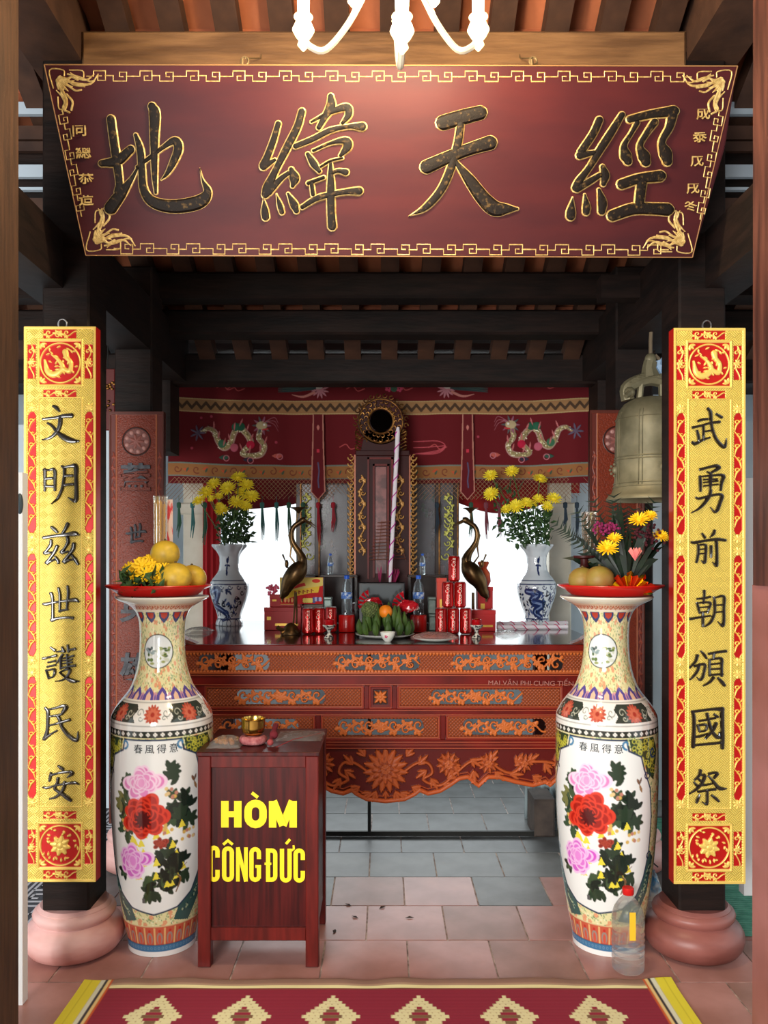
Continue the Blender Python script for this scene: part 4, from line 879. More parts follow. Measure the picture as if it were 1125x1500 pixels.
# incense packets on the trays
cel = mat('clear_cellophane', (236,230,200), .08, trans=.85, alpha=.5); stick_m = mat('incense_sticks', (96,62,44), .8); ystick = mat('gold_sticks', (214,160,60), .5, .3)
def incense_pack(name, label, px0, px1, pt, pb, D, m1, n=14, flare=1.35, card=None):
    t = thing(name, label, 'incense', (X((px0+px1)/2,D), D, Z(pb,D))); xm = X((px0+px1)/2,D); w = (px1-px0)*D/F/2; g = MB(); rg = random.Random(px0)
    for k in range(n):
        u = rg.uniform(-.75,.75); v = rg.uniform(-.6,.6); g.tube([(xm+u*w, D+v*w, Z(pb,D)), (xm+u*w*flare, D+v*w*flare, Z(pt+rg.uniform(2,12),D))], .0022, 5)
    o = obj('sticks', g, m1, t); o['kind'] = 'stuff'
    obj('cellophane_sleeve', MB().lathe([(w, 0), (w*1.02, .05), (w*flare, (pb-pt)*D/F)], (xm, D, Z(pb,D)), 16, False), cel, t, True)
    if card: obj('paper_card', MB().box(X(card[0],D+.02), X(card[1],D+.02), D+.02, D+.023, Z(pb-3,D), Z(pt+4,D)), mat('printed_card', (214,186,170), .6, c2=(196,50,50), scale=40, stretch=(1,1,.4), lo=.48, hi=.55), t)
    return t
incense_pack('incense_packet', 'clear sleeve of golden incense sticks standing behind the top pomelo', 226, 244, 727, 862, 3.3, ystick, 12, 1.15, (245,253))
incense_pack('incense_packet', 'clear sleeve of brown incense sticks standing behind the green pomelo', 856, 868, 750, 862, 3.33, stick_m, 22, 1.9)
# dark cap-shaped holder beside the incense
solo('holder_cap', MB().lathe([(.02,0),(.014,.012),(.015,.03),(.042,.036),(.042,.044),(.001,.044)], (X(856,3.17), 3.17, pz+.1055), 20, True), lacq_d, 'small dark cup-shaped holder resting on the green pomelo', 'holder', (X(856,3.17), 3.17, pz+.1055))
# ------------------------------------------------------------ DONATION BOX
D = 3.0; dx0, dx1 = X(288,D)+.004, X(468,D)-.004; dy0, dy1 = 3.0, 3.40; dt = Z(1103,D); xm = (dx0+dx1)/2
db = thing('donation_box', 'reddish wooden donation box on four legs with large yellow lettering', 'box', (xm, 3.2, 0))
lw = .047
for x in (dx0, dx1-lw):
    for y in (dy0, dy1-lw): obj('leg', MB().box(x, x+lw, y, y+lw, .002, dt-.012, .003), box_m, db)
zb = Z(1378,D); zt0 = Z(1124,D)
g = MB().box(dx0+lw, dx1-lw, dy0+.004, dy0+.04, dt-.055, dt-.012, .002); obj('top_rail', g, box_m, db)
obj('bottom_rail', MB().box(dx0+lw, dx1-lw, dy0+.004, dy0+.04, zb-.002, zb+.045, .002), box_m, db)
obj('front_panel', MB().box(dx0+lw, dx1-lw, dy0+.016, dy0+.03, zb+.045, dt-.055), box_p, db)
for s_, x in ((-1, dx0+.008), (1, dx1-.024)):
    obj('side_panel', MB().box(x, x+.016, dy0+lw, dy1-lw, zb+.02, dt-.012), box_p, db)
obj('back_panel', MB().box(dx0+lw, dx1-lw, dy1-.03, dy1-.014, zb, dt-.012), box_p, db)
obj('top', MB().box(dx0-.004, dx1+.004, dy0-.006, dy1+.008, dt-.012, dt+.004, .003), box_p, db)
obj('bottom_board', MB().box(dx0+lw, dx1-lw, dy0+.03, dy1-.03, zb, zb+.015), box_p, db)
ylet = mat('yellow_vinyl', (246,218,20), .5)
def ptext(name, s, pxa, pxb, pya, pyb, D_, y, m, parent, bold=.0, depth=.0008):
    o = text_mesh(name, s, m, parent, (0, y, 0), .1, depth, bold); v = o.data.vertices; c = np.empty(len(v)*3); v.foreach_get('co', c); c = c.reshape(-1, 3)
    off = wloc(parent); x0, x1 = X(pxa,D_)-off[0], X(pxb,D_)-off[0]; z0, z1 = Z(pyb,D_)-off[2], Z(pya,D_)-off[2]
    for a, lo, hi in ((0, x0, x1), (2, z0, z1)): c[:, a] = lo+(c[:, a]-c[:, a].min())/(c[:, a].max()-c[:, a].min())*(hi-lo)
    v.foreach_set('co', c.reshape(-1)); o.data.update(); return o
# block letters drawn as heavy strokes (condensed poster capitals)
def glyph(mb, ch, x, w, y0, y1, T_):
    """x,w left/width in px; y0 top, y1 base; T_ stroke weight; pts in px"""
    L_, R_ = x+T_/2, x+w-T_/2; a, b = y0+T_*.42, y1-T_*.42; m = (y0+y1)/2; S = []
    q = lambda *p: S.append(list(p)); cx = x+w/2
    if ch == 'H': q((L_,y0,0),(L_,y1,0)); q((R_,y0,0),(R_,y1,0)); q((L_,m,.8),(R_,m,.8))
    if ch == 'M': q((L_,y0,0),(L_,y1,0)); q((R_,y0,0),(R_,y1,0)); q((L_+1,y0,0),(cx,y1-3,0)); q((cx,y1-3,0),(R_-1,y0,0))
    if ch == 'N': q((L_,y0,0),(L_,y1,0)); q((R_,y0,0),(R_,y1,0)); q((L_,y0,0),(R_,y1,0))
    if ch == 'O': q('o',(L_,a),(R_,b))
    if ch == 'U': q('u',(L_,y0),(R_,b))
    if ch == 'C': q('c',(L_,a),(R_,b))
    if ch == 'G': q('c',(L_,a),(R_,b)); q((R_,b-2,0),(R_,m+2,0)); q((cx,m+3,.7),(R_+T_/2,m+3,.7))
    if ch == 'D': q('d',(L_,a),(R_,b))
    return S
def letters(mb, items, D_, y):
    for ch, x, w, y0, y1, T_, extra in items:
        segs = []
        for s_ in glyph(mb, ch, x, w, y0, y1, T_):
            if isinstance(s_[0], str):
                (xa, ya), (xb, yb) = s_[1:]; r = (xb-xa)/2; cx = (xa+xb)/2; k = s_[0]
                top = [(cx+r*math.cos(t), ya+r-r*math.sin(t)) for t in np.linspace(math.pi, 0, 9)]; bot = [(cx+r*math.cos(t), yb-r+r*math.sin(t)) for t in np.linspace(0, math.pi, 9)]
                if k == 'o': P = top+bot+[top[0]]
                elif k == 'u': P = [(xa, ya)]+bot[::-1]+[(xb, ya)]
                elif k == 'c': P = [(xb, ya+r+(yb-ya)*.2)]+top[::-1]+bot[::-1]+[(xb, yb-r-(yb-ya)*.2)]
                elif k == 'd': P = [(xa, ya), (cx, ya)]+[p for p in top if p[0] > cx+.1]+[p for p in bot if p[0] > cx+.1]+[(cx, yb), (xa, yb), (xa, ya)]
                segs.append((P, T_))
            else: segs.append(([(p[0], p[1]) for p in s_], T_*(s_[0][2] or 1)))
        for P, tt in segs+[(e[0], e[1]) for e in extra]:
            P = [np.array(p, float) for p in P]; n = len(P); V = []; closed = n > 3 and np.allclose(P[0], P[-1])
            if closed: P = P[:-1]; n -= 1
            for i in range(n):
                d0 = P[i]-P[i-1] if (i or closed) else P[1]-P[0]; d1 = P[(i+1) % n]-P[i] if (i < n-1 or closed) else P[i]-P[i-1]
                d0 = d0/(np.linalg.norm(d0)+1e-9); d1 = d1/(np.linalg.norm(d1)+1e-9); t = d0+d1; t /= (np.linalg.norm(t)+1e-9); nn = np.array([-t[1], t[0]]); k = tt/2/max(.45, nn @ np.array([-d0[1], d0[0]]))
                V.append((P[i]+nn*k, P[i]-nn*k))
            v = []; f = []; letters.k = getattr(letters, 'k', 0)+1; dy_ = .0012+.00018*(letters.k % 9)
            for a_, b_ in V:
                for q_ in (a_, b_):
                    v.append((X(q_[0],D_), y-dy_, Z(q_[1],D_)))
            for i in range(n if closed else n-1): j = (i+1) % n; f.append((2*i, 2*i+1, 2*j+1, 2*j))
            mb.add(v, f)
D = 3.016
g = MB(); letters(g, [('H',324,30,1173,1212,11,[]),('O',358,33,1172,1212,11,[([(369,1161),(378,1168)],5)]),('M',394,41,1173,1212,11,[])], D, D)
obj('lettering', g, ylet, db)
g = MB(); letters(g, [('C',305.3,16.6,1239,1291,6.4,[]),('O',325.3,17.6,1240,1291,6.4,[([(327,1237),(334,1231),(341,1237)],4)]),('N',345.9,17.2,1241,1291,5.4,[]),('G',365.4,17.2,1241,1291,6.3,[]),
   ('D',389.6,16.8,1243,1291,6.3,[([(387.6,1265),(397.5,1265)],3.4)]),('U',410,17.4,1243,1292,6.3,[([(427,1246),(430.6,1243),(430,1238)],3),([(419,1236),(425,1229)],4)]),('C',430,16.8,1243,1292,6.3,[])], D, D)
obj('lettering', g, ylet, db)
# things on the donation box
bt = dt+.005; by = 3.13; bx = X(371,by)
cu = thing('prayer_bowl_cushion', 'pinkish ring cushion under the brass bowl', 'cushion', (bx, by, bt))
g = MB(); g.tube([(bx+.038*math.cos(a), by+.034*math.sin(a), bt+.016) for a in np.linspace(0, 6.283, 25)[:-1]], .016, 10, closed=True); obj('ring', g, mat('pink_velvet', (150,72,76), .95, c2=(190,120,120), scale=60, bump=.4), cu, True)
g = MB(); g.sphere((bx, by, bt+.02), .03, 14, 8, sz=.5); obj('centre_pad', g, mat('pink_velvet', (150,72,76)), cu, True)
bo = thing('singing_bowl', 'small brass singing bowl on the donation box', 'bowl', (bx, by, bt+.034))
obj('bowl', MB().lathe([(.001,0),(.03,.001),(.041,.012),(.045,.03),(.045,.055),(.047,.062),(.045,.064),(.042,.055),(.042,.03),(.036,.012),(.001,.006)], (bx, by, bt+.034), 32, False), brass, bo, True)
ml = thing('wooden_mallet', 'small red-wrapped mallet with a ball end beside the brass bowl', 'mallet', (X(398,by), by-.02, bt))
g = MB(); g.sphere((X(396,3.09), 3.09, bt+.014), .0125, 12, 8); obj('ball_end', g, mat('dusty_red', (150,60,60), .8), ml, True)
g = MB().tube([(X(396,3.09), 3.10, bt+.02), (X(404,3.2), 3.2, bt+.055)], [.007,.012], 8); g.sphere((X(401,3.13), 3.13, bt+.034), .017, 12, 8); obj('wrapped_handle', g, mat('dark_red_cloth', (104,24,34), .9), ml, True)
def crumple(name, label, cx, cy, z, rx, ry, h, m, cat='bag', seed=1, parts=None):
    rg = np.random.default_rng(seed); n = 26; P = np.zeros((n, n, 3)); 
    for i in range(n):
        for j in range(n):
            u, v = i/(n-1)*2-1, j/(n-1)*2-1; e = max(0, 1-(u*u)**1.5)*max(0, 1-(v*v)**1.5); P[i, j] = (cx+u*rx+rg.normal(0, rx*.03), cy+v*ry+rg.normal(0, ry*.03), z+.001+h*e*(.65+.35*rg.random()))
    t = thing(name, label, cat, (cx, cy, z)); off = np.array([cx, cy, z]); me = grid_mesh('film', P-off, np.ones((n, n, 3)), None, False, False); me.materials.append(m); link('film', me, t)
    if parts:
        for nm, mm, spots in parts:
            for (a, b_, r_) in spots:
                g = MB(); g.sphere((cx+a*rx, cy+b_*ry, z+r_*.85), r_, 10, 6, sz=.8); obj(nm, g, mm, t, True)
    return t
film = mat('thin_plastic_film', (240,240,235), .12, trans=.6, alpha=.38)
snack = mat('golden_snack', (196,130,50), .8, c2=(150,84,34), scale=40)
crumple('snack_bag', 'crinkled clear bag of golden snacks at the left of the donation box top', X(332,3.12), 3.12, bt, .062, .075, .032, film, 'bag', 3, [('snack', snack, [(-.6,.1,.014),(-.2,.4,.013),(.2,.1,.013),(.5,.5,.012),(-.5,.6,.012),(.0,-.2,.012),(-.3,-.1,.012),(.4,-.3,.011)])])
crumple('empty_plastic_bag', 'flat empty clear bag on the right of the donation box top', X(440,3.26), 3.26, bt, .09, .09, .014, film, 'bag', 5)
g = MB().tube([(X(404,3.06), 3.06, bt+.002), (X(430,3.15), 3.15, bt+.012), (X(470,3.3), 3.3, bt+.004)], .0012, 4); solo('red_string', g, mat('red_thread', (170,30,30), .8), 'thin red string lying across the donation box top', 'string', (X(404,3.06), 3.06, bt))
# ------------------------------------------------------------ ALTAR TABLE
TD = 3.95; TZt = 1.085; TX = 1.09; TB = 5.42
at_ = thing('altar_table', 'long red lacquered altar table with pierced and carved orange friezes', 'table', (0, 4.6, 0))
top_m = mat('polished_dark_top', (46,22,20), .14, c2=(36,18,18), scale=4, coat=.6)
obj('tabletop', MB().box(-TX, TX, TD+.012, TB, TZt-.045, TZt, .004), top_m, at_)
obj('front_edge', MB().box(-TX, TX, TD-.004, TD+.012, TZt-.038, TZt-.004, .004), lacq, at_)
zz = lambda py: Z(py, TD)
org = (196,104,46); org2 = (160,74,34); lq = (100,18,10)
def frieze(pxa, pxb, pya, pyb, name, style, seed=0, deep=.012):
    """carved band; where the wood is pierced the light behind shows"""
    wpx, hpx = pxb-pxa, pyb-pya; s = 1.7; cv = Cv(int(wpx*s), int(hpx*s), 0, 0, wpx, hpx, lq, 0.)
    gy, gx = np.mgrid[0:cv.h, 0:cv.w]; x = (gx+.5)/cv.sx; y = (gy+.5)/cv.sy
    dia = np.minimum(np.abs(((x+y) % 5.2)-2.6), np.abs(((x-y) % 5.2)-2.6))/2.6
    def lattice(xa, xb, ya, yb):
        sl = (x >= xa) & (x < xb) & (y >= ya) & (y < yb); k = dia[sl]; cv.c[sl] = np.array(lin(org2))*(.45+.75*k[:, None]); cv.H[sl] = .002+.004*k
    if style == 'teeth':
        lattice(0, wpx, 4, hpx-3)
        segs = [(a, b) for a, b in ((40, 130), (240, 350), (412, 560)) if b < wpx+40]
        for a, b in segs:
            cv.rect(a, 6, b, hpx-6, (60,20,14), 0, hole=True); cv.ell(a, hpx/2, 7, hpx/2-6, 0, None, None, 0, hole=True); cv.ell(b, hpx/2, 7, hpx/2-6, 0, None, None, 0, hole=True)
            cv.vine(a-6, b+6, hpx/2, (hpx-10)*.5, 40, 3.4, org, .002, .008, hole=False)
            for q in range(int((b-a)/18)):
                cxx_ = a+9+q*18+seed; 
                for kk in range(6): cv.petal(cxx_, hpx/2, 7.5, 3.4, kk*1.05+q, org, .003, .007, hole=False)
        cv.rect(0, 0, wpx, 3, org2, .010, hole=False); cv.rect(0, hpx-3, wpx, hpx, org2, .010, hole=False)
        for q in range(int(wpx/5)): cv.poly([(q*5, 3), (q*5+5, 3), (q*5+2.5, 8)], org, .009, hole=False); cv.poly([(q*5, hpx-3), (q*5+5, hpx-3), (q*5+2.5, hpx-7)], org, .009, hole=False)
    elif style == 'panel':
        cv.frame(1, 1, wpx-1, hpx-1, 2.4, (140,44,28), .006); cv.frame(3.2, 3.2, wpx-3.2, hpx-3.2, 1., (190,96,50), .007)
        lattice(5, wpx-5, 5, hpx-5); a, b = wpx*.24 if seed < 2 else 34, wpx*.72 if seed < 2 else wpx-34
        cv.rect(a, 6, b, hpx-6, (50,16,12), 0, hole=True); cv.ell(a, hpx/2, 9, hpx/2-6, 0, None, None, 0, hole=True); cv.ell(b, hpx/2, 9, hpx/2-6, 0, None, None, 0, hole=True)
        cv.vine(a-8, b+8, hpx/2, (hpx-12)*.5, 36, 3.6, org, .002, .008, hole=False)
        cc = (a+b)/2
        for kk in range(9): cv.petal(cc, hpx/2, 8.5, 4, kk*.7, org, .004, .007, hole=False)
        for q in range(int((b-a)/17)):
            cxx_ = a+8+q*17
            for kk in range(5): cv.petal(cxx_, hpx/2+3*math.sin(q*2), 7.5, 3, kk*1.25+q, org, .003, .006, hole=False)
    elif style == 'rosette':
        cv.frame(1, 1, wpx-1, hpx-1, 2.4, (140,44,28), .006); cv.rect(6, 6, wpx-6, hpx-6, (50,16,12), -.002)
        for kk in range(8): cv.petal(wpx/2, hpx/2, 12 if kk % 2 else 9, 4.5, kk*math.pi/4, org, .002, .008)
        cv.disc(wpx/2, hpx/2, 3, org, .006, .004)
    o = panel(name, cv, carve_m, at_, X(pxa,TD), X(pxb,TD), zz(pya), zz(pyb), TD-.002)
    md = o.modifiers.new('thick', 'SOLIDIFY'); md.thickness = .012; md.offset = 1 if 0 else -1
    return o
frieze(258, 866, 953, 987, 'pierced_frieze', 'teeth')
def rail(pya, pyb, out=.006, m=lacq, xa=-TX+.02, xb=TX-.02): return obj('rail', MB().box(xa, xb, TD-out, TD+.03, zz(pyb), zz(pya), .003), m, at_)
rail(944.5, 953, .010); rail(987, 1003.5, .004); rail(1038, 1047, .005); rail(1083, 1097, .010)
for pa in (988.5, 1002, 1039.5, 1046, 1086, 1090, 1095): obj('gilt_line', MB().box(-TX+.03, TX-.03, TD-.0125, TD, zz(pa+.9), zz(pa)), mat('copper_line', (170,80,50), .4), at_)
for pa, pb, st, sd in ((300,533,'panel',0),(541,574,'rosette',0),(582,824,'panel',1)): frieze(pa, pb, 1004, 1038, 'pierced_panel', st, sd)
for pa, pb, sd in ((300,462,2),(470,645,2),(653,824,2)): frieze(pa, pb, 1047, 1083, 'pierced_panel', 'panel', sd)
for px in (299,537,578,827): obj('stile', MB().box(X(px-3.5,TD), X(px+3.5,TD), TD-.004, TD+.02, zz(1038), zz(1004), .002), lacq, at_)
for px in (299,466,649,827): obj('stile', MB().box(X(px-3.5,TD), X(px+3.5,TD), TD-.004, TD+.02, zz(1083), zz(1047), .002), lacq, at_)
for xa, xb in ((-TX+.02, X(300,TD)), (X(824,TD), TX-.02)): obj('end_stile', MB().box(xa, xb, TD-.003, TD+.03, zz(1083), zz(1004), .002), lacq, at_)
sc = text_mesh('chalked_inscription', 'MAI VĂN PHI CUNG TIẾN', mat('faded_writing', (170,110,100), .7), at_, (X(777,TD), TD-.0135, zz(1000.5)), .032, .0003, 0., sx=1.12, ang=-.01)
# carved apron with scalloped foot
def apron():
    x0, x1, y0, y1 = 258, 866, 1097, 1180; cv = Cv(int(608*1.7), int(83*1.7), x0, y0, x1, y1, (92,16,10), 0.)
    ctr = 565
    half = [(0,1176),(28,1173),(44,1165),(50,1160),(62,1165),(80,1161),(95,1152),(108,1143),(120,1141),(128,1148),(136,1154),(144,1146),(150,1141),(165,1141),(190,1148),(215,1153),(234,1148),(240,1153),(250,1144),(270,1137),(301,1132)]
    low = lambda u: np.interp(abs(u-ctr), [p[0] for p in half], [p[1] for p in half])
    gy, gx = np.mgrid[0:cv.h, 0:cv.w]; x = (gx+.5)/cv.sx+x0; y = (gy+.5)/cv.sy+y0; L_ = low(x); cv.m[:] = y < L_
    for sx in (-1, 1):
        q = [(ctr+sx*u, v-3.2) for u, v in half]
        cv.line(q, 6.5, (186,86,40), .004, .010); cv.line([(a, b-6.5) for a, b in q], 2, (150,64,34), .003, .004)
        cv.spiral(ctr+sx*128, 1149, 7, 1.5, sx*.9, 4, (196,92,44), .006, .010); cv.spiral(ctr+sx*144, 1147, 6, 1.5, -sx*.9, 3.6, (196,92,44), .006, .010); cv.spiral(ctr+sx*240, 1148, 7, 1, sx*.9, 4, (196,92,44), .006, .010)
    cc = (176,84,40); rg = random.Random(4)
    def bloom(x, y, r, n=12):
        for q in range(n): cv.petal(x, y, r, r*.34, q*2*math.pi/n+.1, cc, .003, .012)
        for q in range(n-3): cv.petal(x, y, r*.62, r*.3, q*2*math.pi/(n-3), (150,66,32), .007, .012)
        for q in range(3): cv.ring(x, y, r*(.3-.09*q), r*.07, (190,96,46), .014, .004)
    def leaf(x, y, a, L=20):
        cv.petal(x, y, L, L*.3, a, cc, .003, .010); cv.petal(x, y, L*.7, L*.25, a+.5, cc, .003, .010); cv.petal(x, y, L*.7, L*.25, a-.5, cc, .003, .010)
    for sx in (-1, 1):
        M_ = lambda u: ctr+sx*u
        cv.line([(M_(a), b) for a, b in ((20,1135),(45,1118),(62,1118),(68,1132),(55,1142),(80,1150),(105,1130),(125,1115),(150,1112),(165,1125),(185,1132),(205,1118),(235,1116),(270,1124),(298,1128))], 4, cc, .003, .010, sp=True)
        for u, v, a in ((48,1120,-.8),(66,1140,1),(60,1128,2.5),(84,1148,.4),(90,1140,-.6),(100,1118,1.2),(124,1112,.6),(128,1128,1.4),(152,1114,-.9),(160,1130,.8),(182,1134,0),(190,1120,-1),(208,1116,-.6),(215,1136,.6),(232,1118,1),(246,1112,-.5),(254,1128,.5),(272,1116,-.3),(276,1130,.2),(30,1108,-.9),(22,1160,.6),(38,1152,.5),(14,1158,1.2)):
            leaf(M_(u), v, a if sx > 0 else math.pi-a)
        bloom(M_(92), 1119, 18, 11); bloom(M_(150), 1118, 15, 10); bloom(M_(202), 1118, 14, 9); bloom(M_(256), 1118, 13, 9)
        for q in range(5): cv.line([(M_(262+q*3), 1110+q*5), (M_(296), 1106+q*6)], [3,1], cc, .003, .007)
    bloom(ctr, 1128, 33, 15)
    bloom(ctr, 1126, 20, 12); leaf(ctr, 1158, 1.57, 14)
    cv.m &= (y < L_)
    o = panel('carved_apron', cv, carve_m, at_, X(x0,TD), X(x1,TD), zz(y0), zz(y1), TD-.001); md = o.modifiers.new('thick', 'SOLIDIFY'); md.thickness = .02; md.offset = -1
apron()
for x in (-TX+.03, TX-.11):
    obj('leg', MB().box(x, x+.08, TD+.02, TD+.10, .02, TZt-.045, .004), lacq_d, at_); obj('leg', MB().box(x, x+.08, TB-.1, TB-.02, .02, TZt-.045, .004), lacq_d, at_)
for x in (-TX, TX-.012):
    obj('side_board', MB().box(x+.01, x+.02, TD+.05, TB-.05, zz(1083), TZt-.045), lacq_d, at_)
thin = mat('dark_steel', (52,52,50), .5, .6)
obj('support_rod', MB().tube([(X(541,4.42), 4.42, .02), (X(541,4.42), 4.42, TZt-.045)], .009, 8), thin, at_, True)
obj('floor_rail', MB().box(-TX+.04, TX-.05, 4.41, 4.43, .004, .03), thin, at_)
# upturned scroll ends
for s_ in (-1, 1):
    xe = s_*(TX-.04); P = [(xe, 0), (xe-s_*.14, 0), (xe-s_*.09, .02), (xe-s_*.05, .05), (xe-s_*.02, .075), (xe+s_*.03, .085), (xe+s_*.045, .07), (xe+s_*.02, .055), (xe+s_*.03, .03)]
    obj('scroll_end', MB().prism([(a, TZt+b) for a, b in P], TD+.03, TD+.10), mat('carved_copper_wood', (128,56,34), .4, c2=(84,34,24), scale=40, bump=.6, bdist=.01), at_)
# pale stone block and cloth seen under the right end
solo('stone_block', MB().box(X(782,4.42), X(812,4.42), 4.40, 4.62, .001, Z(1170,4.42), .01), mat('dark_stone', (84,72,64), .8, c2=(60,52,48), scale=10, bump=.3), 'small dark stone block on the floor beneath the right end of the altar table', 'block', (X(797,4.42), 4.5, 0))
gm = mat('pale_cloth', (176,192,196), .9, c2=(150,166,170), scale=8)
cl = MB(); n = 14
pts = []
for i in range(n):
    x = X(770,4.7)+(X(826,4.7)-X(770,4.7))*i/(n-1); o_ = .012*math.sin(i*2.1); pts += [(x, 4.72+o_, .002), (x, 4.70+o_*1.6, Z(1150,4.7)), (x, 4.76, Z(1130,4.7))]
cl.add(pts, [(3*i+k, 3*i+k+1, 3*i+k+4, 3*i+k+3) for i in range(n-1) for k in range(2)]); o = solo('draped_cloth', cl, gm, 'pale grey cloth hanging behind the stone block under the altar table', 'cloth', (X(798,4.7), 4.72, 0))
md = o.modifiers.new('t', 'SOLIDIFY'); md.thickness = .006
# ------------------------------------------------------------ CURTAIN behind the altar
CD = 5.22
cur = thing('altar_valance', 'red embroidered valance with two sequinned dragons, zigzag braid and two pointed sashes', 'curtain', (0, CD, 2.2))
xa, xb, ya, yb = 246, 866, 548, 708
cv = Cv(930, 240, xa, ya, xb, yb, (102,4,16), 0.); rg = random.Random(21)
sag = lambda x: 10*(1-min(1, max(0, (x-262)/90)))*-1+0 if x < 352 else (8*((x-780)/80)*-1 if x > 780 else 0)
def band(y0, y1, col, h=None):
    for i in range(0, 620, 4):
        x = xa+i; s0 = sag(x)*.5; cv.rect(x-.5, y0+s0, x+4.5, y1+s0, col, h)
band(588, 606, (158,116,74), .003)
cv.line([(xa+i*7, 597+(4 if i % 2 else -4)+sag(xa+i*7)*.5) for i in range(90)], 4, (74,52,34), .004)
band(587, 588.5, (190,160,110), .004); band(605.5, 607, (190,160,110), .004)
band(682, 701, (156,104,58), .003); band(681, 683, (120,130,120), .004); band(700, 701.5, (120,130,120), .004)
for k in range(22):
    x = xa+14+k*28; y = 691+sag(x)*.5; cv.spiral(x, y, 6, k, 1, 1.3, (120,48,36), .005); cv.petal(x+9, y, 9, 4, .4*(-1)**k, (196,84,50), .004); cv.petal(x+16, y-2, 7, 3, 2, (70,90,70), .004)
def dragon(cx, cy, f):
    P = lambda u, v: (cx+f*u, cy+v); seq = (206,196,150)
    body = [P(*p) for p in ((-46,-9),(-38,-14),(-28,-10),(-22,4),(-14,14),(-4,8),(2,-8),(10,-14),(20,-6),(26,8),(14,22),(24,26),(40,24),(46,12),(38,0),(40,-12))]
    cv.line(body, [4,6,8,9,9,9,9,9,9,9,7,8,9,8,8,7], (190,150,140), .004, .006, sp=True); cv.line(body, [3,4,5,6,6,6,6,6,6,6,5,6,6,6,6,5], (158,140,96), .006, .006, sp=True)
    for _ in range(170):
        i = rg.randrange(len(body)-1); t = rg.random(); x = body[i][0]*(1-t)+body[i+1][0]*t+rg.gauss(0,2); y = body[i][1]*(1-t)+body[i+1][1]*t+rg.gauss(0,2); cv.disc(x, y, .9, rg.choice([(250,246,214),(216,204,150),(110,96,60)]), .010)
    for u, v, c_ in ((-16,8,(60,110,80)),(12,-16,(30,90,64)),(4,-16,(36,96,70)),(26,10,(190,20,60)),(2,14,(190,90,110))): x, y = P(u, v); cv.disc(x, y, 6, c_, .006, .006)
    for u, v, c_ in ((-20,28,(50,84,70)),(16,32,(54,40,60)),(58,26,(190,90,80))): x, y = P(u, v); cv.petal(x, y, 13, 7, 0 if f > 0 else math.pi, c_, .004, .004); cv.ring(x+f*10, y+1, 4, 1.2, (200,120,130), .005)
    hx, hy = P(42, -18)
    for q in range(10): cv.petal(hx, hy, 14, 3.4, q*.63, (92,90,90) if q % 2 else (150,90,110), .005, .004)
    cv.ell(hx, hy, 8, 6, 0, (190,170,130), .009, .004); cv.disc(hx+f*4, hy-1, 1.6, (240,240,230), .014); cv.line([(hx+f*2, hy+6), (hx+f*9, hy+5)], 2, (200,50,50), .012)
    for q in range(3): cv.line([P(44+q*3, -22-q), P(60, -30+q*5), P(66, -22+q*6)], [1.2,.8,.5], (160,90,100), .004, sp=True)
    tx, ty = P(-52, -8)
    for q in range(7): cv.petal(tx, ty, 12, 3, q*.9, (100,88,110), .004, .003)
    for i in range(2, 14):
        x, y = body[i]; cv.petal(x, y-3, 12, 2.4, -math.pi/2+rg.uniform(-.4,.4), (196,110,110), .003, .002)
dragon(342, 642, 1); dragon(790, 640, -1)
def phoenix(cx, cy, f):
    for q in range(8): cv.line([(cx, cy), (cx-f*25, cy-3+q*.8), (cx-f*58, cy-7+q*1.8)], [3,3,1], (50,70,72) if q % 2 else (70,90,84), .003, sp=True)
    cv.disc(cx+f*2, cy, 5, (200,190,180), .006, .004)
    for q in range(7): cv.petal(cx+f*3, cy+2, 13, 3, q*.55-.3 if f > 0 else math.pi-q*.55+.3, (196,130,140), .004)
    cv.line([(cx-f*6, cy+6), (cx-f*22, cy+12), (cx-f*38, cy+9)], [4,3,1], (200,130,120), .004, sp=True)
phoenix(466, 569, 1); phoenix(656, 569, -1)
for x, y in ((330,568),(345,570),(590,568),(520,570),(800,566),(510,655),(640,655)): cv.line([(x-12,y),(x-3,y-4),(x+4,y+3),(x+14,y)], 1.3, (190,80,80), .003, sp=True)
for q in range(3): cv.line([(606,646+q*9),(640,646+q*8),(652,654),(640,664-q*2),(608,664)], 1.2, (196,80,90), .003, sp=True)
for sx in (-1, 1): 
    for q in range(5): cv.disc(577+sx*8+3*math.cos(q*1.26), 569+3*math.sin(q*1.26), 2.2, (200,70,100), .005)
cv.disc(577, 569, 5, (60,90,70), .006, .003)
for x, y in ((310,610),(295,612),(405,648),(281,656),(700,640)): cv.disc(x, y, 2, (170,60,80), .003)
def wave(gx, gy, gz):
    u = gx*9; amp = .018*(1+.5*np.sin(u*.7)); return gx, gy+amp*np.sin(u+.4*np.sin(u*2.3))*(1.1-(gz-Z(yb,CD))/(Z(ya,CD)-Z(yb,CD))*.7), gz
o = panel('embroidered_cloth', cv, embr, cur, X(xa,CD), X(xb,CD), Z(ya,CD), Z(yb,CD), CD, wave=wave); md = o.modifiers.new('t', 'SOLIDIFY'); md.thickness = .004; md.offset = -1
